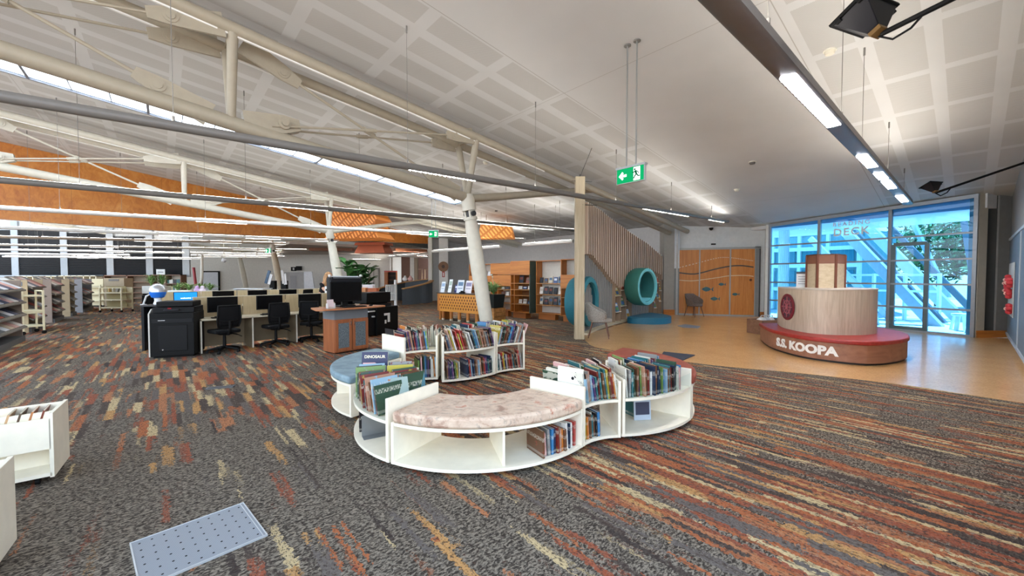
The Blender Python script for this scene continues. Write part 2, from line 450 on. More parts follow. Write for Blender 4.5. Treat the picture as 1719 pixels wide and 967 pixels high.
# ------------------------------------------------------------------ walls
def wall(name, p0, p1, mats, z0=0.0, z1=None, th=0.15, side=1, label=None):
    """a wall standing on the line p0-p1, top cut to the roof when z1 is None"""
    p0 = Vector((*p0[:2], 0)); p1 = Vector((*p1[:2], 0)); d = (p1 - p0).normalized(); n = Vector((-d.y, d.x, 0)) * th * side
    mb = MB(); mb.prism([tuple(q[:2]) for q in (p0, p1, p1 + n, p0 + n)], z0, z1 if z1 is not None else (lambda x, y: roofz(x, y) + 0.05))
    return struct(mb.build(name, mats), label)
wall('wall_end', S(14.5, 7.2), S(14.5, 25.5), M('#cfcecd', 0.85), side=-1)
DL, DR = Vector((6.3, 15.2, 0)), Vector((9.15, 14.28, 0))
wall('wall_doors', (6.18, 15.24), DR, M('#dfe2e2', 0.85), side=1)
wall('wall_partition', S(11.85, 20.95), S(14.5, 20.95), M('#c0c0c0', 0.85), side=1)
wall('wall_return', (9.15, 14.28), (8.9, 13.86), WALLW, side=-1, th=0.1)
mb = MB(); mb.bb(-34, -19.0, 23.1, 23.25, 0, 6.9); struct(mb.build('wall_blinds', M('#c9c9c6', .8)))
mb = MB(); mb.bb(-26, -8.84, 29, 29.15, 0, 6.5); struct(mb.build('wall_back', M('#e8e6e0', .85)))
mb = MB(); mb.bb(-12.5, -4.2, 31.4, 31.55, 0, 3.6); struct(mb.build('wall_brown', M('#4b2f22', .7)))
mb = MB(); mb.bb(-8.84, -8.7, 29.15, 31.4, 0, 3.6); struct(mb.build('wall_corner', M('#c9c4bb', .85)))
# low ceiling of the far zone
mb = MB(); mb.prism([(4.6, 21.6), (14.45, 21.6), (14.45, 42), (4.6, 42)], 3.02, 3.14)
struct(at_grid('ceiling_far', mb, M('#bdb6ad', .9)))
# curved plywood bulkhead, b = 13.7 behind the first truss
BH = 20.85
def ply_mat():
    t = NT('honey_plywood')
    tc = t.coord()
    n = t.noise(t.coord(scale=(1, 1, 0.6)), 5.0, 6, 0.65, 1.2); n2 = t.noise(tc, 0.9, 2)
    f = t.math('ADD', t.math('MULTIPLY', n, 0.65), t.math('MULTIPLY', n2, 0.35))
    col = t.ramp(f, [(0.34, lin('#a85f1e')), (0.52, lin('#c27a2e')), (0.68, lin('#d08f42'))])
    sx = t.n('SeparateXYZ', {0: tc}).outputs[0]
    j = t.math('LESS_THAN', t.math('MODULO', t.math('ADD', sx, 60.0), 2.4), 0.012)
    col = t.mix(t.math('MULTIPLY', j, 0.5), col, lin('#6e3e18'))
    return t.done(col, 0.4, bump=n, bstr=0.04)
PLY = ply_mat()
mb = MB()
prof = []
for i in range(41):
    a = -6.4 + (11.8 + 6.4) * i / 40
    lo = 3.24 + 0.10 * (a / 10.0) if a > 0 else 3.24 - 0.02 * a
    prof.append((a, lo))
vs = []; fs = []
for (a, lo) in prof:
    hi = rz_ab(a, BH) + 0.02
    for (b, z) in ((BH, lo), (BH, hi), (BH + 0.2, hi), (BH + 0.2, lo)): vs.append((a, b, z))
for i in range(40):
    for k in range(4): fs.append((i * 4 + k, i * 4 + (k + 1) % 4, i * 4 + 4 + (k + 1) % 4, i * 4 + 4 + k))
fs += [(3, 2, 1, 0), (160, 161, 162, 163)]
mb.add(vs, fs)
struct(at_grid('wall_bulkhead', mb, PLY), 'honey plywood bulkhead hanging below the sloping ceiling', 'bulkhead')
# right-hand side wall with pale pier, dark recess and grey wall next to the windows
RWALL0 = S(15.05, -0.62); RWALL1 = S(2.5, -0.62)
wall('wall_right', RWALL1, RWALL0, M('#8f8f8d', 0.85), side=-1, th=0.2)
mb = MB(); mb.prism([(10.975, 9.41), (11.17, 9.41), (11.17, 9.62), (10.975, 9.62)], 0, lambda x, y: roofz(x, y) + .04); struct(mb.build('trim_pier', M('#b9b2a2', .8)))
mb = MB(); mb.prism([(11.17, 9.55), (11.45, 9.46), (11.45, 9.66), (11.17, 9.66)], 0, lambda x, y: roofz(x, y) + .04); struct(mb.build('wall_recess', M('#4a4a48', .8)))
mb = MB(); mb.prism([(11.45, 9.42), (12.0, 9.42), (12.0, 9.62), (11.45, 9.62)], 0, lambda x, y: roofz(x, y) + .04); struct(mb.build('wall_side', M('#8b8985', .85)))
mb = MB(); mb.bb(10.98, 11.8, 9.385, 9.409, 0.004, 0.17); struct(mb.build('baseboard_right', TIMBERH))
# pier beside the slatted screen
mb = MB(); mb.prism([(5.72, 15.05), (6.10, 15.02), (6.10, 15.5), (5.72, 15.5)], 0, lambda x, y: roofz(x, y) + .04); struct(mb.build('wall_pier', M('#a9a59d', .8)))
mb = MB(); mb.prism([(6.10, 15.0), (6.28, 14.99), (6.28, 15.4), (6.10, 15.4)], 1.75, lambda x, y: roofz(x, y) + .04)
mb.mat(1).prism([(6.10, 15.0), (6.28, 14.99), (6.28, 15.4), (6.10, 15.4)], 0, 1.75); struct(mb.build('trim_pier_edge', [M('#dfe4e8', .7), M('#8e9290', .7)]))
mb = MB(); mb.bb(5.70, 6.12, 14.975, 15.019, 0.004, 0.2); struct(mb.build('baseboard_pier', TIMBERH))
# white column with clock, and slender post, in front of the end wall
mb = MB(); c = S(12.5, 20.45); mb.box((c.x, c.y, 1.85), (0.52, 0.35, 3.7)); struct(mb.build('trim_white_column', M('#e2e0da', .7)))
mb = MB(); c = S(11.8, 20.80); mb.box((c.x, c.y, 1.85), (0.22, 0.22, 3.7)); struct(mb.build('trim_post', M('#d6d2c9', .7)))

# ------------------------------------------------------------------ window wall
GL = glass('blue_window_glass', (0.40, 0.72, 0.95, 1), 0.10)
FR = M('#9aa0a6', 0.4, 0.4, name='window_aluminium')
WLEN = (WL - WR).length
def wpt(s, z=0.0, out=0.0): p = WR + WD * s + WN * out; return Vector((p.x, p.y, z))
marks = [0.0, 1.60, 3.30, WLEN]
rows = [0.64, 1.25, 1.87, 2.49]
for i in range(3):
    s0, s1 = marks[i], marks[i + 1]
    w = root('window_%d' % (i + 1), ['right-hand glazed bay with the glass door onto the deck', 'middle glazed bay lettered for the deck', 'left glazed bay of the window wall'][i], 'window', wpt((s0 + s1) / 2), math.atan2(WD.y, WD.x), kind='structure')
    mb = MB(); top = lambda s: roofz(*wpt(s)[:2]) - 0.02
    q = [wpt(s0 + .03, .03, .02), wpt(s1 - .03, .03, .02)]
    n = WN * 0.012
    vs = [q[0], q[1], Vector((q[1].x, q[1].y, top(s1) - .03)), Vector((q[0].x, q[0].y, top(s0) - .03))]
    mb.add(vs + [p + n for p in vs], [(0, 1, 2, 3), (7, 6, 5, 4), (0, 4, 5, 1), (1, 5, 6, 2), (2, 6, 7, 3), (3, 7, 4, 0)])
    mb.build('glass_pane', GL, w, world=True)
    mb = MB()
    for s, wd in ((s0, .07), (s1, .07)):
        sc = min(max(s, .035), WLEN - .035)
        mb.bar(wpt(sc, 0.0, 0), wpt(sc, top(s), 0), wd, .09, up=WN)
    mb.bar(wpt(s0, .025), wpt(s1, .025), .09, .05)
    mb.bar(wpt(s0, top(s0) - .04), wpt(s1, top(s1) - .04), .1, .09)
    for z in rows: mb.bar(wpt(s0, z), wpt(s1, z), .07, .045)
    mb.build('window_frame', FR, w, world=True)
    if i == 0:      # door leaf within the bay
        mb = MB()
        for s in (.86, 1.52): mb.bar(wpt(s, .05, .0), wpt(s, 2.3, .0), .09, .06, up=WN)
        mb.bar(wpt(.86, 2.3), wpt(1.52, 2.3), .06, .09); mb.bar(wpt(.86, .08), wpt(1.52, .08), .06, .1)
        mb.build('door_frame', M('#5d6d70', .4, .3), w, world=True)
    if i == 1:
        mb = MB()
        text_on(mb, 'READING', 0.17, face_mx(wpt(2.50, 2.94, .0), -WD), .002, .002, spacing=1.35)
        text_on(mb, 'DECK', 0.30, face_mx(wpt(2.50, 2.66, .0), -WD), .002, .006, spacing=1.2)
        mb.build('lettering', M('#eef4f6', .6), w, world=True, label='frosted white words on the glass')

# ------------------------------------------------------------------ outside: deck, leaning struts, neighbour building, trees
def outp(s, o, z=0.0): return wpt(s, z, o)
mb = MB(); q = [outp(-9, .06), outp(9, .06), outp(9, 22), outp(-9, 22)]
mb.prism([tuple(p[:2]) for p in q], -0.15, -0.03)
struct(mb.build('deck_ground', wood('#9fa3a4', '#c4c6c6', 0, 0.6, .7, 'grey_decking')))
mb = MB(); q = [outp(-.1, .12), outp(7, .12), outp(7, 2.6), outp(-.6, 2.6)]
mb.prism([tuple(p[:2]) for p in q], lambda x, y: 3.08 - 0.02 * (x - 10), 3.75); struct(mb.build('eaves_roof', M('#e4e6e8', .8)))
STRUT = M('#c8ccd2', .45, .2, name='pale_strut')
STRUTD = M('#5f666c', .5, name='dark_strut')
def strut(u0, v0, u1, v1, o0, o1, w, h, m, label):
    """a leaning beam between two measured points on planes parallel to the windows"""
    def hit(u, v, o):
        r = ray(u, v); p0 = WR + WN * o; t_ = WN.dot(p0) / WN.dot(Vector((r.x, r.y, 0))); return Vector((0, 0, CAM_H)) + r * t_
    mb = MB(); mb.bar(hit(u0, v0, o0), hit(u1, v1, o1), w, h); o = mb.build('leaning_strut', m, bev=.01)
    return tag(o, label, 'strut', 'leaning struts outside the windows')
strut(1384, 352, 1575, 552, 3.2, 2.6, .16, .30, STRUT, 'broad pale leaning strut crossing the middle glass bay')
strut(1405, 360, 1600, 562, 4.6, 4.0, .14, .22, STRUTD, 'dark leaning strut behind the broad pale one')
strut(1432, 356, 1640, 566, 5.4, 4.8, .16, .34, STRUT, 'pale leaning strut seen behind the glass door')
strut(1466, 352, 1655, 545, 6.4, 6.0, .10, .18, STRUTD, 'dark slender leaning strut beyond the glass door')
strut(1360, 400, 1500, 540, 3.6, 3.2, .12, .2, STRUT, 'pale leaning strut low behind the curved desk')
strut(1534, 376, 1592, 500, 7.0, 6.4, .12, .14, STRUT, 'thin pale raking post behind the glass door')
strut(1618, 368, 1645, 536, 7.2, 7.2, .16, .16, STRUTD, 'dark raking post at the far right of the glass')
# neighbour building
nb = root('neighbour_building', 'pale teal glazed building across the deck', 'building', outp(5.6, 4.2), math.atan2(WD.y, WD.x))
mb = MB(); q = [outp(4.4, 5.2), outp(12, 3.2), outp(12, 8), outp(4.4, 8)]; mb.prism([tuple(p[:2]) for p in q], -.03, 3.3)
mb.build('wall', M('#6f9c9e', .6), nb, world=True)
mb = MB()
for k in range(8):
    p = outp(4.45 + k * .95, 5.15 - k * .95 * .2614); mb.bar((p.x, p.y, 0), (p.x, p.y, 3.3), .12, .14, up=WN)
for z in (.9, 1.9, 2.6, 3.25):
    mb.bar(outp(4.4, 5.15, z), outp(12, 3.15, z), .12, .16)
mb.build('frame', M('#cfd8da', .5), nb, world=True)
mb = MB()
for k in range(7):
    for z in (1.4, 2.25):
        p0 = outp(4.60 + k * .95, 5.10 - k * .95 * .2614); p1 = outp(5.30 + k * .95, 4.92 - k * .95 * .2614)
        mb.bar((p0.x, p0.y, z), (p1.x, p1.y, z), .05, .6)
mb.build('window', M('#2f6f78', .15), nb, world=True)
# white railing and screens on the deck
rl = root('deck_balustrade', 'white slatted balustrade across the deck', 'balustrade', outp(2.6, 3.0), math.atan2(WD.y, WD.x))
mb = MB()
for z in (.35, .95, 1.5): mb.bar(outp(1.9, 4.2, z), outp(5.0, 3.4, z), .05, .07)
for k in range(5): p = outp(1.9 + k * .77, 4.2 - k * .2); mb.bar((p.x, p.y, -.03), (p.x, p.y, 1.55), .08, .08)
mb.build('rail', M('#f0f2f4', .5), rl, world=True)
mb = MB()
for k in range(7):
    p = outp(4.70 + k * .07, .9 + k * .03); mb.tube((p.x, p.y, -.03), (p.x, p.y, 3.1), .025, n=6)
o = mb.build('white_screen', M('#f4f6f8', .4)); tag(o, 'white vertical tube screen outside the left window bay', 'screen')
# deck table and stools
def stool(p, label, i):
    r = root('deck_stool', label, 'stool', p, .3 * i, 'white deck stools')
    mb = MB(); mb.lathe([(0.10, .40), (.19, .40), (.2, .43), (.19, .46), (0.02, .465)], n=16); mb.build('seat', M('#f2f4f4', .4), r)
    for k in range(4):
        c, s_ = math.cos(k * PI / 2), math.sin(k * PI / 2)
        mb = MB(); mb.bar((c * .14, s_ * .14, .41), (c * .21, s_ * .21, 0), .09, .03, up=(c, s_, 0)); mb.build('leg', M('#f2f4f4', .4), r)
stool(outp(.75, 1.9, -.03), 'white deck stool nearer the glass door', 1)
stool(outp(.35, 2.2, -.03), 'white deck stool under the table edge', 2)
stool(outp(.3, 1.3, -.03), 'white deck stool by the right window edge', 3)
stool(outp(2.6, 1.5, -.03), 'white deck stool seen behind the curved desk', 4)
r = root('deck_table', 'round white deck table beyond the right bay', 'table', outp(.2, 3.0, -.03))
mb = MB(); mb.lathe([(.02, .70), (.62, .70), (.64, .715), (.62, .73), (.02, .73)], n=24); mb.build('tabletop', M('#e8ecee', .4), r)
mb = MB(); mb.lathe([(.30, 0), (.28, .03), (.05, .05), (.05, .70)], n=14); mb.build('pedestal', M('#dfe3e6', .4), r)
r = root('garden_umbrella', 'white garden umbrella open beyond the deck', 'umbrella', outp(-.7, 7.5, -.03))
mb = MB(); mb.lathe([(1.75, 2.15), (1.2, 2.42), (.6, 2.68), (.02, 2.9), (.02, 2.87), (.6, 2.65), (1.2, 2.39), (1.72, 2.13)], n=8); mb.build('canopy', M('#f6f6f2', .7), r, smooth=False)
mb = MB(); mb.tube((0, 0, 0), (0, 0, 2.88), .03); mb.build('pole', M('#d8d8d8', .4), r)
# trees
def leaf_mat(h1, h2):
    t = NT('leaves'); n = t.noise(t.coord(), 3.0, 3)
    return t.done(t.ramp(n, [(.35, lin(h1)), (.65, lin(h2))]), .7)
def tree(p, h, w, m, label, seed):
    r = root('garden_tree', label, 'tree', p, 0, 'trees beyond the deck')
    rnd = random.Random(seed)
    mb = MB(); mb.path([(0, 0, 0), (.1, .05, h * .3), (0, .1, h * .6)], [.16, .12, .06], 8); mb.build('trunk', M('#6d5f50', .9), r)
    mb = MB()
    for k in range(3800):
        th = rnd.uniform(0, 2 * PI); ph = math.acos(rnd.uniform(-1, 1)); rr = rnd.uniform(.55, 1.0)
        c = Vector((w * rr * math.sin(ph) * math.cos(th), w * rr * math.sin(ph) * math.sin(th), h * .62 + h * .36 * rr * math.cos(ph)))
        c += mnoise.noise_vector(c * .9) * .5
        a = Vector((rnd.gauss(0, 1), rnd.gauss(0, 1), rnd.gauss(0, 1))).normalized(); b = a.orthogonal().normalized(); e = a.cross(b)
        s1 = rnd.uniform(.10, .18)
        mb.add([c - a * s1, c + b * s1 * .5, c + a * s1, c - b * s1 * .5 + e * .03], [(0, 1, 2, 3)])
    mb.build('crown', m, r, smooth=False)
tree(outp(-.2, 13), 5.6, 2.6, leaf_mat('#3d5f26', '#86a343'), 'bright green tree at the right of the glass', 1)
tree(outp(3.0, 15), 5.0, 2.4, leaf_mat('#27492a', '#5a7f3c'), 'dark green tree behind the leaning struts', 2)
tree(outp(-3.0, 11), 4.2, 2.2, leaf_mat('#30551f', '#7a9440'), 'green tree beyond the white umbrella', 3)
tree(outp(-1.9, 9.5), 5.2, 2.0, leaf_mat('#2f5a2a', '#7f9c48'), 'tall green tree right of the glass door', 5)
tree(outp(.9, 12.5), 5.4, 2.4, leaf_mat('#33602f', '#6f9450'), 'broad green tree behind the thin raking post', 6)
tree(outp(4.6, 13), 4.6, 2.2, leaf_mat('#27502c', '#5f8a48'), 'green tree behind the neighbour building corner', 7)
tree(outp(1.2, 10.5), 3.0, 1.7, leaf_mat('#2b5230', '#6b8d4a'), 'low bushy tree behind the glass door', 4)

# ------------------------------------------------------------------ roof trusses and leaning columns
HEADS = [(-0.956, 8.6), (-6.8, 14.9), (-12.6, 21.0), (-18.6, 27.2)]
SLOPE = 0.1325
LEAN = Vector((0.46, 0.22, 0))
def gusset(mb, p, q, side, L=0.75, w0=0.34, w1=0.15, th=0.04):
    """tapered plate with a pin boss, from node p towards q; side = in-plane direction across"""
    d = (Vector(q) - Vector(p)).normalized(); s = Vector(side) - d * Vector(side).dot(d); s.normalize(); n = d.cross(s)
    pl = [(0, -w0 / 2), (L * .72, -w1 * .8), (L, -w1 / 2), (L, w1 / 2), (L * .72, w1 * .8), (0, w0 / 2)]
    Mx = Matrix((d, s, n)).transposed().to_4x4(); Mx.translation = Vector(p)
    mb.prism(pl, -th / 2, th / 2, Mx)
    mb.lathe([(.085, -th * .8), (.085, th * .8)], n=16, Mx=Mx @ Matrix.Translation((L * .7, 0, 0)))
    mb.lathe([(.05, -th * 1.1), (.05, th * 1.1)], n=14, Mx=Mx @ Matrix.Translation((L * .7, 0, 0)))
    return Vector(p) + d * L
def truss(i, label, clabel, npan):
    h = HEADS[i]; a0, b0 = ab(h); P = 4.15
    r = root('roof_truss', label, 'roof truss', (h[0], h[1], 3.13), ANG_A, 'white steel roof trusses')
    low = lambda a: S(a, b0, 3.13 + (a0 - a) * SLOPE)
    DB = 0.34; STL = STEELW if i else M('#a79e8c', .5, name='shaded_white_steel')  # nearest truss: darker copy of the white steel, backlit shade in the colour
    up = lambda a, k: S(a, b0 + DB * k, rz_ab(a, b0 + DB * k) - 0.34)
    aL = a0 - P * npan - 0.8
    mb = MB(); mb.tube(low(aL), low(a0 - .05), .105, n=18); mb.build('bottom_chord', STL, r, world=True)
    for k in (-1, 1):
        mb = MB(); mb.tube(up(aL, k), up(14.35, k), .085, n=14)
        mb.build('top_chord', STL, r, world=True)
        mb = MB(); mb.bar(up(aL, k) + Vector((0, 0, -.09)), up(a0 + 2, k) + Vector((0, 0, -.09)), .03, .03); mb.build('chord_highlight', M('#f2f2ee', .25), r, world=True)  # added white strip, a painted highlight along the underside of the pipe
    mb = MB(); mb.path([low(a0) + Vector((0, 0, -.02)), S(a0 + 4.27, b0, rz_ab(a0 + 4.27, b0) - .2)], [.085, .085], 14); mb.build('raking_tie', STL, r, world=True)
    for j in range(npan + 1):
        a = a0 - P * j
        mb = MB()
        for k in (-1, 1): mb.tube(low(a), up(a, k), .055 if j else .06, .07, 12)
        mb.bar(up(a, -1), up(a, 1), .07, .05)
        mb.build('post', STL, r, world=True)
    for j in range(npan):
        at_, ab_ = a0 - P * j, a0 - P * (j + 1)      # nearer the column, farther from it
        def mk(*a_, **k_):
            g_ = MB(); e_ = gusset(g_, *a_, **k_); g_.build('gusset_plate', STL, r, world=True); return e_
        n_low_far = low(ab_) + AX * .5 + Vector((0, 0, .06)); n_low_near = low(at_) - AX * (.55) + Vector((0, 0, .10))
        n_up_far = (up(ab_, -1) + up(ab_, 1)) / 2 + AX * .15
        # double rods: from the far bottom node up to the two top chords
        for k in (-1, 1):
            n_up = up(at_, k) - AX * .1
            tgt = n_low_far + BX * .09 * k
            e1 = mk(n_up, tgt, (0, 0, 1), .8 if j else .6, .32, .14)
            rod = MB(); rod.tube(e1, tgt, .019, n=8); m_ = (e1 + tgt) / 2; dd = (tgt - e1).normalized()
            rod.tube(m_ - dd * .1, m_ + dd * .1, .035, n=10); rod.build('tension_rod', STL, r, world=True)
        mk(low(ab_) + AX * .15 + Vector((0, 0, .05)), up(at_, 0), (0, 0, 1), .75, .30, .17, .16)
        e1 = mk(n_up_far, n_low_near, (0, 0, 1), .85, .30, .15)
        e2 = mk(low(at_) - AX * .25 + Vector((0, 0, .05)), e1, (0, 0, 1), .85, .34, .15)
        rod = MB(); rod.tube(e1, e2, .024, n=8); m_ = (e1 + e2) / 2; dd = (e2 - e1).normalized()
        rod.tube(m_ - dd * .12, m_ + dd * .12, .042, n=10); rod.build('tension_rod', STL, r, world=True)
    # column
    base = Vector((h[0], h[1], 0)) + LEAN; top = Vector((h[0], h[1], 3.13)); d = (top - base).normalized()
    c = root('steel_column', clabel, 'column', base, 0, 'leaning white columns')
    f = lambda z: base + (top - base) * (z / 3.13)
    CM = M('#d9d5c6', .45) if i != 2 else M('#b5a58c', .55)
    mb = MB(); mb.path([f(0), f(.5), f(1.6), f(2.5), f(2.68)], [.125, .145, .165, .145, .12], 20); mb.build('shaft', CM, c, world=True)
    mb = MB(); mb.tube(f(2.66), f(2.72), .15, n=18).tube(f(2.86), f(2.92), .15, n=18)
    for sgn in (-1, 1): mb.bar(f(2.70) + BX * .085 * sgn, f(2.88) + BX * .085 * sgn, .14, .05, up=BX)
    mb.build('bearing', STEELW, c, world=True)
    mb = MB(); mb.tube(f(2.79) - BX * .16, f(2.79) + BX * .16, .055, n=12).tube(f(2.71), f(2.87), .07, n=10); mb.build('pin', M('#3a3a3c', .5), c, world=True)
    mb = MB(); mb.path([f(2.90), f(3.08), f(3.2)], [.135, .15, .12], 18); mb.build('head', STEELW, c, world=True)
    mb = MB(); mb.tube(Vector((base.x, base.y, 0)), Vector((base.x, base.y, .03)), .2, n=18); mb.build('base_plate', STEELW, c, world=True)
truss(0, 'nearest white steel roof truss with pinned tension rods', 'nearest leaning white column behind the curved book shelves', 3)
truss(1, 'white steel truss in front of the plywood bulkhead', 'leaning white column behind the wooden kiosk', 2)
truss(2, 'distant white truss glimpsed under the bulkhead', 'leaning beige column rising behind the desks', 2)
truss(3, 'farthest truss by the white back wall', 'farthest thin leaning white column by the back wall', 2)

# ------------------------------------------------------------------ suspended tube lights
GLOW = emit('#fff9f0', LAMP); GLOWL = emit('#fff9f0', 34.0); GLOWF = emit('#fff9f0', 7.0); GLOWD = emit('#fff9f0', 26.0)
def arc_strip(mb, p0, p1, r, t0, t1, n=8):
    d = (p1 - p0).normalized(); x = d.cross(Vector((0, 0, 1))).normalized(); y = x.cross(d)
    ring = [x * math.cos(R_(t0 + (t1 - t0) * k / n)) * r + y * math.sin(R_(t0 + (t1 - t0) * k / n)) * r for k in range(n + 1)]
    vs = [p0 + q for q in ring] + [p1 + q for q in ring]
    mb.add(vs, [(k, k + 1, n + 2 + k, n + 1 + k) for k in range(n)])
def wires(r, pts, top=True):
    for p in pts:
        q = Vector((p.x, p.y, roofz(p.x, p.y)))
        mb = MB(); mb.tube(p, q, .0035, n=5); mb.tube(q - Vector((0, 0, .10)), q - Vector((0, 0, .0)), .011, n=6)
        mb.tube(p, p + Vector((0, 0, .05)), .014, n=6)
        mb.build('suspension_wire', M('#7a7772', .5), r, world=True)
def tube_light(p0, p1, label, body, rad=.05, segs=None, nw=4, glow=None, louvres=True, lowg=None):
    p0, p1 = Vector(p0), Vector(p1); d = (p1 - p0); L = d.length; d.normalize()
    r = root('tube_light', label, 'tube light', p0, math.atan2(d.y, d.x), 'suspended tube lights')
    mb = MB(); mb.tube(p0, p1, rad * .93, n=16)
    arc_strip(mb, p0, p1, rad, 112, 428, 20)
    mb.build('tube', body, r, world=True)
    ls = MB(); lp = MB(); k = 0; s = 0.1
    while s < L - .3:
        q0 = p0 + d * s; q1 = p0 + d * min(s + 1.16, L - .1)
        w_ = (64, 116) if k % 4 == 0 else (76, 104)
        arc_strip(ls, q0, q1, rad * .99, *w_, 4)
        if louvres and (k % 5 == 3 or (s > L - 5 and k % 2)):
            lv = MB(); lp = MB(); arc_strip(lp, q0, q1, rad * 1.0, 252, 288, 6); lp.build('lower_lamp_strip', lowg or GLOWL, r, world=True)
            for j in range(14):
                t_ = q0 + (q1 - q0) * ((j + .5) / 14); lv.boxM(.018, rad * 1.3, .012, Matrix.Translation(t_ - Vector((0, 0, rad))) @ Matrix.Rotation(math.atan2(d.y, d.x), 4, 'Z'))
            lv.build('louvre', M('#f4f2ea', .3), r, world=True)
        s += 1.24; k += 1
    ls.build('lamp_strip', glow or GLOW, r, world=True)
    wires(r, [p0 + d * (L * (j + .5) / nw) + Vector((0, 0, rad)) for j in range(nw)])
    return r
def onb(u, v, b):       # measured point on the vertical plane of one bay line
    r = ray(u, v); p0 = S(0, b); t_ = BX.dot(p0) / BX.dot(Vector((r.x, r.y, 0))); return Vector((0, 0, CAM_H)) + r * t_
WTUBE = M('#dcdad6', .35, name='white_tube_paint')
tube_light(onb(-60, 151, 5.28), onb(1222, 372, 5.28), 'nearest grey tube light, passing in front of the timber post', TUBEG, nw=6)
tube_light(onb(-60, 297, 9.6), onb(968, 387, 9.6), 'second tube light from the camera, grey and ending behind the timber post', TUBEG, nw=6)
tube_light(onb(-60, 345, 13.9), onb(882, 402, 13.9), 'third tube light from the camera, white, ending right of the near column', WTUBE, nw=6)
tube_light(onb(-40, 380.5, 18.2), onb(569, 404, 18.2), 'fourth tube light from the camera, along the lower edge of the bulkhead', WTUBE, nw=5)
tube_light(onb(-30, 397, 22.4), onb(540, 410, 22.4), 'fifth tube light from the camera, just under the bulkhead', M('#a79c8e', .4), nw=4, lowg=GLOWF)
tube_light(at(-20, 410.5, 19), at(520, 420, 23), 'sixth tube light from the camera, across the dark blinds', M('#a79c8e', .4), nw=4, lowg=GLOWF)
tube_light(at(-10, 419, 20), at(475, 427, 25), 'seventh tube light from the camera, bright white across the blinds', WTUBE, nw=4, lowg=GLOWF)
tube_light(at(-10, 426, 21), at(480, 431, 26), 'eighth tube light from the camera, low in front of the blinds', WTUBE, nw=4, lowg=GLOWF)
tube_light(at(5, 430.5, 22), at(340, 434, 22.6), 'farthest tube light, lowest line across the blinds', WTUBE, nw=4, lowg=GLOWF)
def short_tube(u0, v0, u1, v1, z, label):
    tube_light(ground(u0, v0, z), ground(u1, v1, z), label, WTUBE, nw=2, louvres=False, rad=.06, glow=GLOWD)
short_tube(726, 422, 840, 414, 2.6, 'short white tube light above the lattice reception desk')
short_tube(878, 411, 962, 405, 2.6, 'short white tube light left of the timber post')
short_tube(652, 431, 705, 427, 2.6, 'short white tube light above the curved grey counter')
short_tube(664, 429, 719, 432, 2.6, 'second short white tube light above the curved grey counter')
short_tube(590, 436, 641, 437, 2.6, 'short white tube light over the leafy plants')
short_tube(467, 445, 528, 440, 2.5, 'short white tube light in front of the white back wall')

# broad linear fixture over the foyer
p0, p1 = S(2.0, 1.02, 3.14), S(12.85, .96, 3.14)
r = root('linear_fixture', 'broad grey linear light fixture hanging over the foyer', 'light fixture', p0, ANG_A)
d = (p1 - p0).normalized(); nrm = BX
mb = MB()
pr = [(-.085, -.045), (-.065, -.06), (.065, -.06), (.085, -.045), (.07, .05), (-.07, .05)]
def sweep(mb, prof, p0, p1, side):
    vs = [p0 + side * x + Vector((0, 0, z)) for x, z in prof] + [p1 + side * x + Vector((0, 0, z)) for x, z in prof]; n = len(prof)
    mb.add(vs, [tuple(range(n))[::-1], tuple(range(n, 2 * n))] + [(i, (i + 1) % n, (i + 1) % n + n, i + n) for i in range(n)])
sweep(mb, pr, p0, p1, nrm); mb.build('housing', M('#6e6967', .4, .1), r, world=True)
L = (p1 - p0).length
for (s0, s1) in ((1.86, 2.45), (2.47, 3.5), (5.1, 6.0), (6.5, 7.1), (7.3, 8.2), (9.2, 10.2)):
    mb = MB(); q0 = p0 + d * s0 - Vector((0, 0, .063)); q1 = p0 + d * s1 - Vector((0, 0, .063)); mb.bar(q0, q1, .115, .008); mb.build('lamp_panel', emit('#f6f7ff', 34.0), r, world=True)
    mb = MB(); n_ = int((s1 - s0) / .09)
    for j in range(n_): mb.boxM(.008, .118, .014, Matrix.Translation(q0 + (q1 - q0) * (j + .5) / n_ - Vector((0, 0, .008))) @ Matrix.Rotation(ANG_A, 4, 'Z'))
    mb.build('louvre', M('#d9dcde', .2, .5), r, world=True)
mb = MB(); mb.bar(p0 + d * .3 + Vector((0, 0, .053)), p0 + d * (L - 2.4) + Vector((0, 0, .053)), .10, .006); mb.build('lamp_strip', emit('#fff6ea', 10.0), r, world=True)
wires(r, [S(a_, .96, 3.19) for a_ in (3.2, 5.6, 6.89, 9.37, 11.9)])

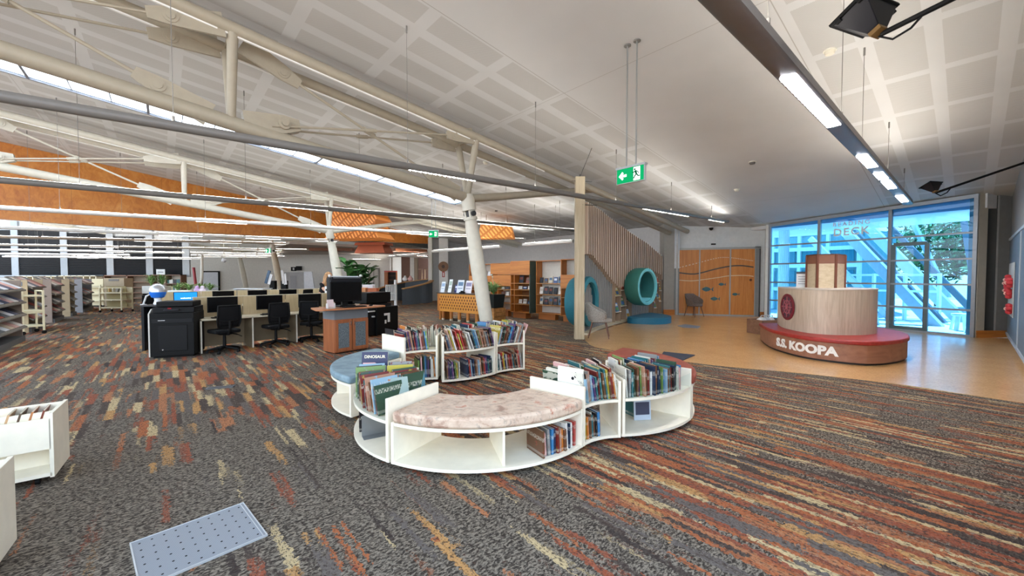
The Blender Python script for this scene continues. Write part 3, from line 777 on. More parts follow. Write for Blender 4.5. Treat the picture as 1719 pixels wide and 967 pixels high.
# ------------------------------------------------------------------ exit signs
GREEN = emit('#12a060', .55, 'green_sign_light'); WHT = emit('#eafff4', .9, 'white_sign_light')
def exit_sign(c, right, label, w=.40, h=.19, rods=True, both=False):
    c = Vector(c); right = Vector(right).normalized(); n = right.cross(Vector((0, 0, 1)))
    r = root('exit_sign', label, 'exit sign', c, math.atan2(right.y, right.x), 'green exit signs')
    fm = lambda off: face_mx(c + n * off, right)
    mb = MB(); mb.boxM(w + .02, h + .02, .05, fm(0)); mb.boxM(w + .04, .03, .07, fm(0) @ Matrix.Translation((0, h / 2 + .015, 0))); mb.build('case', M('#a9adb0', .4), r, world=True, bev=.003)
    k = w / .40
    g = MB(); g.boxM(w, h, .004, fm(.027)); g.build('green_panel', GREEN, r, world=True)
    m = MB(); Z = fm(.030) @ Matrix.Scale(k, 4)
    T = lambda pts: m.prism(pts, 0, .003, Z)
    T([(-.17, 0), (-.115, .055), (-.095, .035), (-.115, .016), (-.05, .016), (-.05, -.016), (-.115, -.016), (-.095, -.035), (-.115, -.055)])
    T([(.055, -.085), (.15, -.085), (.15, .085), (.055, .085)])
    m.build('pictogram', WHT, r, world=True)
    m = MB(); Z = fm(.034) @ Matrix.Scale(k, 4)
    m.lathe([(.013, 0), (.013, .003)], n=12, Mx=Z @ Matrix.Translation((.075, .055, 0)))
    for a_, b_, w_ in (((.08, .04), (.10, -.005), .026), ((.08, .035), (.055, .015), .012), ((.055, .015), (.04, .025), .011), ((.09, .035), (.12, .02), .012), ((.12, .02), (.13, 0), .011), ((.10, -.005), (.075, -.03), .016), ((.075, -.03), (.06, -.06), .014), ((.10, -.005), (.125, -.035), .016), ((.125, -.035), (.15, -.035), .014)):
        A_, B_ = Vector((*a_, 0)), Vector((*b_, 0)); dd = (B_ - A_).normalized(); pp = Vector((-dd.y, dd.x, 0)) * w_ / 2
        m.prism([tuple((A_ + pp)[:2]), tuple((A_ - pp)[:2]), tuple((B_ - pp)[:2]), tuple((B_ + pp)[:2])], 0, .003, Z)
    m.build('runner', emit('#0a6a42', .3), r, world=True)
    if rods:
        for sx in (-.075, .075):
            p = c + right * sx + Vector((0, 0, h / 2 + .02)); q = Vector((p.x, p.y, roofz(p.x, p.y)))
            mb = MB(); mb.tube(p, q, .011, n=8); mb.lathe([(.05, -.012), (.05, 0)], c=q, n=12)
            for t_ in range(3): mb.ball(q + Vector((.035 * math.cos(t_ * 2.1), .035 * math.sin(t_ * 2.1), -.016)), .007, 6, 4)
            mb.build('rod', M('#8d8d8a', .4, .3), r, world=True)
        mb = MB(); pass
exit_sign(S(4.93, 3.13, 2.86) + Vector((.0, .0, 0)), -BX, 'green exit sign with left arrow hanging on two rods in the foyer', .42, .20)
exit_sign(at(728, 393, 14.95), (-BX * .6 + AX * .4), 'small green exit sign hanging left of the near column', .36, .24)
exit_sign(at(451, 421, 19.5), AX * .2 - BX, 'distant green exit sign at the beige leaning column', .62, .2)

# ------------------------------------------------------------------ spotlights on poles, detectors, lanterns
def floodlight(c, pole_to, yaw, label, sc=1.0):
    c = Vector(c); r = root('pole_floodlight', label, 'floodlight', c, yaw, 'black floodlights on poles')
    Mx = Matrix.Translation(c) @ Matrix.Rotation(yaw, 4, 'Z') @ Matrix.Rotation(R_(-28), 4, 'X') @ Matrix.Scale(sc, 4)
    mb = MB()
    lo = [(-.07, -.05), (.07, -.05), (.07, .05), (-.07, .05)]; hi = [(-.24, -.15), (.24, -.15), (.24, .15), (-.24, .15)]
    mb.prism(lo, -.12, .10, Mx, top=hi); mb.build('reflector_hood', M('#1d1d22', .4), r, world=True, bev=.006)
    mb = MB(); mb.boxM(.52, .34, .03, Mx @ Matrix.Translation((0, 0, .115)))
    for sx in (-.25, .25):
        for sy in (-.1, .1): mb.boxM(.03, .05, .04, Mx @ Matrix.Translation((sx, sy, .09)))
    mb.build('front_frame', BLACK, r, world=True, bev=.004)
    mb = MB(); mb.boxM(.13, .10, .06, Mx @ Matrix.Translation((0, 0, -.13))); mb.build('gear_box', M('#6b4e22', .5), r, world=True, bev=.005)
    q = Mx @ Vector((0.03, 0, -.16)); pole_to = Vector(pole_to); dd = (pole_to - q).normalized()
    mb = MB(); mb.tube(q, pole_to, .022, n=10); mb.build('pole', BLACK, r, world=True)
    sd = dd.cross(Vector((0, 0, 1))).normalized()
    mb = MB(); mb.path([q - dd * .03, q + dd * .08 - Vector((0, 0, .09)), q + dd * .2 - Vector((0, 0, .07)), q + dd * .27 - Vector((0, 0, .01))], .009, 6); mb.build('cable', BLACK, r, world=True)
floodlight(at(1461, 38, 3.55), at(1720, -62, 2.75) , ANG_A - .35, 'large black pole floodlight at the top right of the ceiling', .92)
floodlight(at(1566, 316, 7.6), at(1735, 268, 7.5), ANG_A - .5, 'smaller distant black pole floodlight above the glass wall', .62)
def detector(u, v, label, dark=False):
    p = atroof(u, v); r = root('smoke_detector', label, 'smoke detector', p, 0, 'small round ceiling detectors')
    mb = MB(); mb.lathe([(.03, -.055), (.05, -.05), (.06, -.02), (.06, .01)], n=16); mb.build('body', M('#e2dcc8' if not dark else '#57534f', .5), r)
    mb = MB(); mb.lathe([(.075, -.008), (.075, .012)], n=16); mb.build('base', M('#e8e4d6', .5), r)
detector(1393, 85, 'cream smoke detector on the panels right of the big fixture')
detector(1263, 272, 'dark ceiling detector above the orange doors', True)
detector(1237, 318, 'white ceiling detector nearest the orange doors')
detector(815, 272, 'ceiling detector just right of the near column struts')
detector(833, 353, 'dark ceiling detector above the glowing lattice lantern', True)
detector(592, 347, 'dark ceiling detector above the orange lattice lanterns', True)
p = DL + (DR - DL) * .36; r = root('dome_camera', 'black dome security camera over the orange doors', 'security camera', (p.x, p.y - .13, 3.22))
mb = MB(); mb.lathe([(.02, -.08), (.06, -.05), (.075, 0), (.075, .02)], n=16); mb.build('dome', BLACK, r)
mb = MB(); mb.lathe([(.085, .02), (.085, .05)], n=16); mb.build('mount', M('#d9d9d6', .5), r)
def lattice_mat(h1, h2, name, gl=0.0):
    t = NT(name); tc = t.coord(rot=(R_(0), R_(38), 0))
    sp = t.n('SeparateXYZ', {0: tc})
    f = t.math('GREATER_THAN', t.math('SINE', t.math('MULTIPLY', sp.outputs[0], 2 * PI / .13)), 0.1)
    g = t.math('GREATER_THAN', t.math('SINE', t.math('MULTIPLY', sp.outputs[2], 2 * PI / .34)), -.75)
    col = t.mix(t.math('MULTIPLY', f, g), lin(h2), lin(h1))
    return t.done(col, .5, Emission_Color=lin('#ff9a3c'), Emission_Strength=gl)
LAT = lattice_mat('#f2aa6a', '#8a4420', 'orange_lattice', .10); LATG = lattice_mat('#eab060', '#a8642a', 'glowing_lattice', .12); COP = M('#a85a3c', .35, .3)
def lantern(c, w, dep, tiers, label, mat_, rz):
    r = root('lattice_lantern', label, 'lantern', c, rz, 'timber lattice lanterns')
    z = 0
    for (h, wt, wb) in tiers:         # from the top down
        lo = [(-wb * w / 2, -wb * dep / 2), (wb * w / 2, -wb * dep / 2), (wb * w / 2, wb * dep / 2), (-wb * w / 2, wb * dep / 2)]
        hi = [(x * wt / wb, y * wt / wb) for x, y in lo]
        mb = MB(); mb.prism(lo, z - h, z, top=hi); mb.build('lattice_panel', mat_, r, smooth=False); z -= h
    for sx in (-1, 1):
        mb = MB(); p = Vector(c); q = (Matrix.Rotation(rz, 3, 'Z') @ Vector((sx * w * .3, 0, 0))) + p
        mb.tube(q - Vector((0, 0, .02)), (q.x, q.y, roofz(q.x, q.y)), .012, n=6); mb.build('hanger', M('#8a7a68', .5), r, world=True)
lantern(at(604, 356, 17.5), 2.45, 1.2, [(.40, .78, .98), (.38, .98, .82), (.42, .82, 1.08)], 'tall stacked orange lattice lantern behind the second column', LAT, -.25)
lantern(at(834, 376, 16.5), 1.45, .9, [(.60, .82, 1.0)], 'single glowing lattice lantern right of the near column', LATG, -.1)
lantern(at(628, 408, 18.3), 1.5, .8, [(.12, .95, 1.0), (.36, .8, 1.0)], 'small copper lantern over the curved counter', COP, -.2)
for (u0, v0, u1, v1, lb) in ((522, 417, 594, 418, 'left'), (660, 418, 713, 420, 'right')):
    a_, b_ = ground(u0, v0, 3.0), ground(u1, v1, 3.0); a_.z = b_.z = 3.005
    mb = MB(); mb.bar(a_ - Vector((0, 0, .06)), b_ - Vector((0, 0, .06)), .8, .16); o = mb.build('timber_batten', M('#8a5232', .5), bev=.01); tag(o, 'brown timber ceiling batten ' + ('left' if lb == 'left' else 'right') + ' of the copper lantern', 'ceiling batten')

# ------------------------------------------------------------------ orange folding doors with fish
DE = (DR - DL).normalized(); DN = Vector((DE.y, -DE.x, 0))        # along, and towards the room
def dpt(u, v, off=0.0):
    r = ray(u, v); p0 = DL + DN * off; t_ = DN.dot(p0) / DN.dot(Vector((r.x, r.y, 0))); return Vector((0, 0, CAM_H)) + r * t_
DOORW = wood('#c2702c', '#de964a', 2, .8, .4, 'door_veneer')
pan = [(1137, 1172.6), (1174.6, 1223.6), (1226, 1265.5)]
DH = 2.44
door = root('door_1', 'three orange timber folding door leaves with fish cut-outs', 'door', DL + DE * 1.4, math.atan2(DE.y, DE.x), kind='structure')
def slab(mb, u0, u1, z0, z1, o0, o1):
    a_, b_ = dpt(u0, 480, 0), dpt(u1, 480, 0)
    q = [a_ + DN * o0, b_ + DN * o0, b_ + DN * o1, a_ + DN * o1]
    mb.prism([tuple(p[:2]) for p in q], z0, z1)
for (u0, u1) in pan:
    mb = MB(); slab(mb, u0, u1, .05, DH, .02, .06); mb.build('leaf', DOORW, door, world=True)
mb = MB()
for (u0, u1) in ((1135.5, 1137), (1172.6, 1174.6), (1223.6, 1226), (1265.5, 1267)): slab(mb, u0, u1, .03, DH + .02, .02, .075)
slab(mb, 1135.5, 1274.5, DH, DH + .07, .02, .09); slab(mb, 1135.5, 1266, .004, .05, .02, .08)
mb.build('door_frame', M('#a9aaa8', .4, .3), door, world=True)
mb = MB(); slab(mb, 1267, 1273.5, .004, DH, .02, .05); mb.build('side_panel', M('#8d9090', .5), door, world=True)
mb = MB(); slab(mb, 1273.5, 1275, .004, DH + .08, .02, .08); slab(mb, 1266, 1275, DH + .02, DH + .08, .02, .09); mb.build('dark_jamb', M('#3d3d40', .5), door, world=True)
def curve_on(mb, pts, w, dash=False, off=.063):
    P = spline(pts, 14)
    for i in range(len(P) - 1):
        if dash and i % 2: continue
        a_, b_ = dpt(*P[i], off), dpt(*P[i + 1], off); mb.bar(a_, b_, .006, w, up=(0, 0, 1))
mb = MB(); curve_on(mb, [(1137.5, 450), (1173, 441), (1205, 433), (1225, 432.5), (1245, 435), (1265, 438)], .022, True); mb.build('dotted_line', M('#ece2cc', .5), door, world=True)
mb = MB(); curve_on(mb, [(1137, 457.5), (1160, 460), (1175, 458.5), (1200, 452), (1225, 447), (1245, 446), (1265, 448.5)], .045); mb.build('dark_wave', M('#4c4a44', .5), door, world=True)
mb = MB(); curve_on(mb, [(1137, 470), (1160, 471.5), (1180, 469.5), (1205, 466), (1225, 463), (1250, 462.5), (1265, 464)], .026); mb.build('pale_wave', M('#ead9b6', .5), door, world=True)
for (u, v, L) in ((1186, 485.5, 17), (1211, 477.3, 11), (1199, 501.5, 14), (1234, 494, 11)):
    mb = MB(); pl = []
    c = dpt(u, v, .062); sc = (dpt(u + L, v, .062) - c).length / 1.0
    body = [(-.5, 0), (-.3, .16), (-.05, .26), (.2, .2), (.42, .05), (.42, -.05), (.2, -.2), (-.05, -.26), (-.3, -.16)]
    Mx = face_mx(c, DE) @ Matrix.Scale(sc, 4)
    mb.prism([(x, y) for x, y in body], 0, .006 / sc, Mx)
    mb.prism([(.46, .0), (.62, .2), (.72, .2), (.62, .02), (.70, -.2), (.60, -.2)], 0, .006 / sc, Mx)
    mb.mat(1).lathe([(.05, 0), (.05, .009 / sc)], n=10, Mx=Mx @ Matrix.Translation((-.3, .05, 0)))
    mb.build('fish', [M('#3c6a70', .5), M('#26343a', .5)], door, world=True)
mb = MB(); mb.lathe([(.045, 0), (.045, .012), (.03, .013)], n=16, Mx=face_mx(dpt(1260, 470, .06), DE)); mb.build('lock_ring', M('#6a3d1c', .4), door, world=True)
p = dpt(1197, 410, .0); mb = MB(); mb.box((p.x, p.y - .03, p.z), (.16, .03, .05), rz=math.atan2(DE.y, DE.x)); o = mb.build('door_sensor', BLACK, bev=.005); tag(o, 'small black door sensor on the wall over the orange doors', 'sensor')
mb = MB(); a_, b_ = dpt(1275.5, 525, .012), dpt(1283, 525, .012); mb.bar((a_.x, a_.y, .09), (b_.x, b_.y, .09), .02, .17); struct(mb.build('baseboard_doors', TIMBERH))

# ------------------------------------------------------------------ slatted screen with book niches and round reading pods
path = spline([(1.86, 9.80), (2.45, 10.95), (3.35, 12.32), (4.45, 13.7), (5.68, 15.02)], 20)
cum = [0]
for i in range(1, len(path)): cum.append(cum[-1] + math.hypot(path[i][0] - path[i - 1][0], path[i][1] - path[i - 1][1]))
LT = cum[-1]
def along(s):
    s = max(0, min(LT, s))
    for i in range(1, len(path)):
        if cum[i] >= s:
            t_ = (s - cum[i - 1]) / (cum[i] - cum[i - 1]); p = Vector((*path[i - 1], 0)).lerp(Vector((*path[i], 0)), t_)
            d_ = (Vector((*path[i], 0)) - Vector((*path[i - 1], 0))).normalized(); return p - Vector((d_.y, -d_.x, 0)) * .16, d_
    return Vector((*path[-1], 0)) - Vector((d_.y, -d_.x, 0)) * .16, d_
def interp(tab, x):
    for (x0, y0), (x1, y1) in zip(tab, tab[1:]):
        if x <= x1: return y0 + (y1 - y0) * max(0, (x - x0)) / (x1 - x0)
    return tab[-1][1]
s_of_u = lambda u: min(((abs(859.5 + FPX * along(LT * k / 200)[0].x / along(LT * k / 200)[0].y - u), LT * k / 200) for k in range(201)))[1]
ztop = [(s_of_u(985), 3.27), (s_of_u(1000), 3.26), (s_of_u(1040), 2.98), (s_of_u(1080), 2.62), (s_of_u(1122), 2.2)]
zbot = [(s_of_u(u), z) for u, z in ((985, 2.0), (1003, 1.70), (1019, 1.33), (1033, 1.08), (1047, 1.22), (1058, 1.42), (1085, 1.7), (1104, 1.5), (1120, 1.2))]
scr = root('slatted_screen', 'tall curved screen of pale vertical slats with book niches', 'slatted screen', along(LT / 2)[0])
SLM = wood('#9c8570', '#b89f86', 2, 1, .6, 'slat_side'); EDGE = M('#f6ecdc', .6); BACK = M('#575049', .8); GREYB = M('#a3a3a1', .7)
nsl = 40
for k in range(nsl):
    s = .04 + (LT - .08) * k / (nsl - 1); p, d_ = along(s); n_ = Vector((d_.y, -d_.x, 0)); z0, z1 = interp(zbot, s), interp(ztop, s)
    mb = MB(); mb.bar(p + n_ * .02 + Vector((0, 0, z0)), p + n_ * .02 + Vector((0, 0, z1)), .026, .26, up=n_)
    mb.mat(1).bar(p + n_ * .152 + Vector((0, 0, z0)), p + n_ * .152 + Vector((0, 0, z1)), .028, .006, up=n_)
    mb.build('slat', [SLM, EDGE], scr, world=True)
# backing panel, battens, plinth
mb = MB(); N = 40
for k in range(N):
    s0, s1 = LT * k / N, LT * (k + 1) / N
    (p, d0), (q, d1) = along(s0), along(s1); n0 = Vector((d0.y, -d0.x, 0)); n1 = Vector((d1.y, -d1.x, 0))
    a_, b_ = p - n0 * .10, q - n1 * .10; c_, e_ = p - n0 * .16, q - n1 * .16
    mb.prism([tuple(x[:2]) for x in (a_, b_, e_, c_)], .0, lambda x, y, s=s0: interp(ztop, s))
mb.build('backing_panel', BACK, scr, world=True)
def bat(s): p, d_ = along(s); n_ = Vector((d_.y, -d_.x, 0)); z1 = interp(zbot, s); mb = MB(); mb.bar(p - n_ * .04 + Vector((0, 0, .05)), p - n_ * .04 + Vector((0, 0, z1 + .05)), .05, .10, up=n_); mb.build('batten', GREYB, scr, world=True)
sN0, sN1, sP0, sP1 = s_of_u(1028), s_of_u(1056), s_of_u(1090), s_of_u(1121)
s = .05
while s < LT:
    if not (sN0 < s < sN1 or sP0 < s < sP1): bat(s)
    s += .135
mb = MB()
for k in range(N):
    s0, s1 = LT * k / N, LT * (k + 1) / N
    (p, d0), (q, d1) = along(s0), along(s1); n0 = Vector((d0.y, -d0.x, 0)); n1 = Vector((d1.y, -d1.x, 0))
    mb.prism([tuple(x[:2]) for x in (p - n0 * .1, q - n1 * .1, q + n1 * .16, p + n0 * .16)], 0, .05)
mb.build('plinth', M('#cfc2a8', .6), scr, world=True)
COV = ['#4a86c8', '#c8b450', '#6aa06a', '#c86a50', '#dfe3e6', '#3a5a8a', '#d8a030', '#7ab0c8']
def niche(s0, s1, zs, cols):
    (p, d0), (q, d1) = along(s0), along(s1); n0 = Vector((d0.y, -d0.x, 0))
    for i, z in enumerate(zs):
        mb = MB(); mb.prism([tuple(x[:2]) for x in (p - n0 * .1, q - n0 * .1, q + n0 * .12, p + n0 * .12)], z - .02, z); mb.build('shelf', EDGE, scr, world=True)
    for a_ in (p, q): mb = MB(); mb.bar(a_ + n0 * .0 + Vector((0, 0, .05)), a_ + Vector((0, 0, zs[-1] + .36)), .022, .2, up=n0); mb.build('niche_side', SLM, scr, world=True)
nb_i = 0
def niche_book(s, z, w, h, col, label):
    p, d_ = along(s); n_ = Vector((d_.y, -d_.x, 0))
    Mx = Matrix.Translation(p + n_ * .05 + Vector((0, 0, z + h / 2 * .96 + .006))) @ Matrix((d_, n_, Vector((0, 0, 1)))).transposed().to_4x4() @ Matrix.Rotation(R_(16), 4, 'X')
    mb = MB(); mb.boxM(w, .012, h, Mx); mb.mat(1).boxM(w * .7, .004, h * .25, Mx @ Matrix.Translation((0, .008, h * .25))); mb.mat(2).boxM(w * .8, .004, h * .4, Mx @ Matrix.Translation((0, .008, -h * .2)))
    o = mb.build('picture_book', [M(col, .4), M('#eeeadf', .5), M(COV[(nb_i * 3 + 2) % 8], .5)]); tag(o, label, 'book', 'picture books in the screen niches')
CN = {'#4a86c8': 'blue', '#c8b450': 'yellow', '#6aa06a': 'green', '#c86a50': 'red', '#dfe3e6': 'white', '#3a5a8a': 'dark blue', '#d8a030': 'orange', '#7ab0c8': 'pale blue'}
w3 = (sN1 - sN0) / 3; lev = [(.36, .86), (.52, 1.02), (.10, .68, 1.16)]
ordn = ['lowest', 'middle', 'upper']
cname = ['left column of niches', 'middle column of niches', 'right column of niches']
for i in range(3):
    zs = lev[i]; niche(sN0 + w3 * i, sN0 + w3 * (i + 1), zs, None)
    for j, z in enumerate(zs):
        col = COV[nb_i % 8]; niche_book(sN0 + w3 * (i + .5), z, .26, .27, col, '%s picture book, %s shelf, %s left of the hanging pod' % (CN[col], ordn[j] if len(zs) == 3 else ['lower', 'upper'][j], cname[i])); nb_i += 1
w4 = (sP1 - sP0) / 4; lev2 = [(.55,), (.30, .74), (.66, 1.22), (.52, .92)]
cname2 = ['first', 'second', 'third', 'fourth']
for i in range(4):
    zs = lev2[i]; niche(sP0 + w4 * i, sP0 + w4 * (i + 1), zs, None)
    for j, z in enumerate(zs):
        col = COV[nb_i % 8]; niche_book(sP0 + w4 * (i + .5), z, .24, .26, col, '%s picture book, %s shelf, %s niche column right of the hanging pod' % (CN[col], 'only' if len(zs) == 1 else ['lower', 'upper'][j], cname2[i])); nb_i += 1
# timber post at the near end of the screen
pc = ground(973, 570); mb = MB(); mb.box((pc.x, pc.y + .07, 1.86), (.215, .15, 3.72))
r = root('timber_post', 'tall pale laminated timber post at the end of the slatted screen', 'post', (pc.x, pc.y + .07, 0))
mb.build('shaft', PALEW, r, world=True, bev=.006)
mb = MB(); q = Vector((pc.x, pc.y + .07, 3.72)); mb.tube(q, (q.x + .25, q.y - .1, roofz(q.x + .25, q.y - .1)), .008, n=5); mb.tube(q, q + Vector((0, 0, .06)), .02, n=8); mb.build('stay_wire', M('#55524e', .5), r, world=True)
mb = MB(); mb.tube((pc.x - .2, pc.y + .0, 3.62), (pc.x + .28, pc.y + .1, 3.62), .008, n=5); mb.tube((pc.x + .05, pc.y, 3.08), (pc.x + .4, pc.y + .1, 3.08), .01, n=5); mb.build('tie_rod', M('#55524e', .5), r, world=True)
# pods
def pod(c, ax, ro, ri, dep, label, h_out, h_rim, h_in, closed=True):
    ax = Vector(ax).normalized(); up = Vector((0, 0, 1)); rt = up.cross(ax).normalized()
    Mx = Matrix((rt, up, ax)).transposed().to_4x4(); Mx.translation = Vector(c)
    r = root('reading_pod', label, 'reading pod', (c[0], c[1], c[2]), 0, 'round upholstered reading pods')
    n = 40
    mb = MB()
    prof = [(ro * .9, -dep), (ro * .985, -dep * .8), (ro, -dep * .4), (ro * .985, -.03)]
    def shell(prof, mi):
        vs = []; fs = []
        for (rr, z) in prof:
            for k in range(n): vs.append(Mx @ Vector((rr * math.cos(2 * PI * k / n), rr * math.sin(2 * PI * k / n), z)))
        for i in range(len(prof) - 1):
            for k in range(n): fs.append((i * n + k, i * n + (k + 1) % n, (i + 1) * n + (k + 1) % n, (i + 1) * n + k))
        mb.add(vs, fs)
    shell(prof + [(ro * .96, 0)], 0); mb.build('shell', M(h_out, .7), r, world=True)
    mb = MB(); shell([(ro * .96, 0), (ro * .93, .015), (ri * 1.03, .012), (ri, -.01), (ri, -.06)], 0); mb.build('rim', M(h_rim, .6), r, world=True)
    mb = MB(); shell([(ri, -.05), (ri * .98, -dep * .5), (ri * .95, -dep * .93)], 0)
    if closed: shell([(ri * .95, -dep * .93), (.001, -dep * .93)], 0)
    else: shell([(ri * .95, -dep * .93), (ri * .97, -dep), (ro * .9, -dep)], 0)
    mb.build('lining', M(h_in, .8), r, world=True)
    mb = MB(); z0 = -ri * .74; hw = math.sqrt(ri * ri - z0 * z0) * .98
    pl = [(-hw, z0), (hw, z0)] + [(ri * .97 * math.sin(t_), -ri * .97 * math.cos(t_)) for t_ in [R_(x) for x in range(40, -41, -8)]]
    mb.prism(pl, -dep * .9, -.05, Mx); mb.build('seat_pad', M(h_rim, .7), r, world=True)
    return r
pod((2.03, 10.28, .80), (.86, -.51, 0), .66, .49, .48, 'dark teal round tunnel pod through the screen behind the post', '#24707f', '#2f8a9a', '#1b5e6e', False)
pc2 = at(1087.5, 481.5, 12.5); pod((pc2.x, pc2.y, pc2.z), (.66, -.75, 0), .60, .48, .50, 'green-teal round hanging pod above the blue platform', '#387a70', '#74c8cf', '#2f7272')
mb = MB(); pts = spline([(3.58, 12.35), (3.72, 12.12), (4.25, 11.95), (4.72, 12.1), (5.02, 12.55), (5.0, 13.2), (4.75, 13.75)], 5) + [(4.30, 13.3), (3.75, 12.6)]
r = root('pod_platform', 'blue padded step below the hanging pod', 'platform', (4.2, 12.5, .004))
mb.prism(pts, .004, .17); mb.build('base', M('#1f6f90', .5), r, world=True)
mb = MB(); mb.prism(pts, .17, .205); mb.build('padded_top', M('#2a6f8c', .5), r, world=True, bev=.012)

# ------------------------------------------------------------------ tub chairs
FAB = NT('grey_weave'); _n = FAB.noise(FAB.coord(), 60, 3); FABG = FAB.done(FAB.ramp(_n, [(.35, lin('#85817b')), (.65, lin('#a9a59e'))]), .9)
FAB = NT('brown_weave'); _n = FAB.noise(FAB.coord(), 60, 3); FABB = FAB.done(FAB.ramp(_n, [(.35, lin('#6a5a50')), (.65, lin('#85736a'))]), .9)
LEGW = M('#6b4632', .4)
def tub_chair(label, fab, loc, rz):         # faces local +x
    r = root('tub_chair', label, 'armchair', loc, rz, 'upholstered tub chairs')
    mb = MB(); vs = []; fs = []; n = 26; m = 7
    for i in range(n + 1):
        t_ = R_(180 - 128 + 256 * i / n); e = abs(i / n - .5) * 2
        top = .82 - .24 * max(0, (e - .35) / .65) ** .8
        if e > .9: top -= .05 * (e - .9) / .1
        for j in range(m + 1):
            f = j / m; z = .40 + (top - .40) * f; rr = .235 + .075 * f ** .7
            ex = .04 if abs(math.cos(t_)) < .5 else 0
            vs.append((rr * math.cos(t_) * 1.02 - .01, rr * math.sin(t_) * 1.02, z))
    for i in range(n):
        for j in range(m): fs.append((i * (m + 1) + j, (i + 1) * (m + 1) + j, (i + 1) * (m + 1) + j + 1, i * (m + 1) + j + 1))
    mb.add(vs, fs); o = mb.build('backrest', fab, r)
    md = o.modifiers.new('thickness', 'SOLIDIFY'); md.thickness = .035; md.offset = -1
    mb = MB(); pl = [(.30 * math.cos(R_(a_)) * (1.0 if abs(a_) < 90 else .8), .255 * math.sin(R_(a_))) for a_ in range(-180, 180, 15)]
    mb.prism(pl, .38, .465); mb.build('seat', fab, r, bev=.025, bseg=3)
    for sx in (-1, 1):
        for sy in (-1, 1):
            mb = MB(); mb.tube((sx * .15, sy * .15, .39), (sx * .235, sy * .225, 0.0), .019, .011, 10); mb.build('leg', LEGW, r)
    mb = MB(); mb.box((0, 0, .375), (.36, .34, .02)); mb.build('under_frame', LEGW, r)
tub_chair('pale grey tub chair with wooden legs beside the timber post', FABG, (2.06, 9.42, .004), -.25)
tub_chair('brown-grey tub chair in front of the orange fish doors', FABB, (6.56, 14.35, .004), -1.15)
def mat_pad(pts, label, col='#3c4250', z=.004):
    mb = MB(); mb.prism([tuple(ground(u, v)[:2]) for u, v in pts], z, z + .012); o = mb.build('floor_mat', M(col, .9), bev=.003); tag(o, label, 'floor mat')
mat_pad([(1137, 547.5), (1150, 545), (1176, 548.5), (1172, 551.5), (1146, 550)], 'grey-blue floor plate on the cork near the pod', '#7c8088')
mat_pad([(1114, 591.5), (1167, 597), (1146, 606), (1108, 600)], 'dark charcoal mat on the cork edge behind the red cushion')

# ------------------------------------------------------------------ ship shaped seat and desk
hx = [(5.568, 8.919), (5.30, 8.3), (5.135, 7.761), (5.11, 7.176), (5.217, 6.834), (5.484, 6.528), (5.721, 6.397)]
port = spline(hx, 8)
star = spline([(5.721, 6.397), (6.1, 6.463), (6.747, 6.80), (7.25, 7.35), (7.5, 8.0), (7.45, 8.9)], 8)
hull_pl = port + star[1:]
ship = root('ship_seat', 'ship-shaped timber seat with red cushion and white lettering', 'ship seat', (6.3, 7.8, .004))
HULLM = wood('#8a5d47', '#a5745a', 0, .5, .5, 'hull_timber')
def scale_pl(pl, c, f): return [(c[0] + (x - c[0]) * f, c[1] + (y - c[1]) * f) for x, y in pl]
cc = (6.3, 7.8)
mb = MB(); mb.prism(scale_pl(hull_pl, cc, .975), .004, .05); mb.build('kick_plinth', M('#2a2320', .6), ship, world=True)
mb = MB(); mb.prism(hull_pl, .04, .335); mb.build('hull', HULLM, ship, world=True)
mb = MB(); mb.prism(scale_pl(hull_pl, cc, 1.025), .335, .405)
t = NT('red_leather'); n_ = t.noise(t.coord(), 12, 4); RED = t.done(t.ramp(n_, [(.3, lin('#8f2420')), (.7, lin('#a8322c'))]), .45)
mb.build('cushion', RED, ship, world=True, bev=.02, bseg=3)
# lettering follows the port side
pl_ = port[::-1]            # from the bow corner backwards
pc_ = [0]
for i in range(1, len(port)): pc_.append(pc_[-1] + math.hypot(port[i][0] - port[i - 1][0], port[i][1] - port[i - 1][1]))
def portpt(s):
    for i in range(1, len(port)):
        if pc_[i] >= s or i == len(port) - 1:
            t_ = (s - pc_[i - 1]) / (pc_[i] - pc_[i - 1]); p = Vector((*port[i - 1], 0)).lerp(Vector((*port[i], 0)), t_); d_ = Vector((port[i][0] - port[i - 1][0], port[i][1] - port[i - 1][1], 0)).normalized()
            return p, Vector((d_.y, -d_.x, 0))
su0 = min(((abs(859.5 + FPX * portpt(k * .01)[0].x / portpt(k * .01)[0].y - 1306), k * .01) for k in range(40, 280) if portpt(k * .01)[0].y < 8.3))[1]
su1 = min(((abs(859.5 + FPX * portpt(k * .01)[0].x / portpt(k * .01)[0].y - 1411), k * .01) for k in range(40, 280) if portpt(k * .01)[0].y < 6.9))[1]
vs, fs = text_mesh('S.S. KOOPA', .205, .004, .010)
xm0 = min(v.x for v in vs); xm1 = max(v.x for v in vs)
if su1 < su0: su0, su1 = su1, su0
out = []
for v in vs:
    s = su0 + (v.x - xm0) / (xm1 - xm0) * (su1 - su0); p, n_ = portpt(s)
    if n_.dot(Vector((-1, -.6, 0))) < 0: n_ = -n_
    out.append(p + n_ * (.004 + v.z) + Vector((0, 0, .125 + v.y)))
mb = MB(); mb.add(out, fs); mb.build('lettering', M('#f2f0ea', .5), ship, world=True, label='white raised ship name')
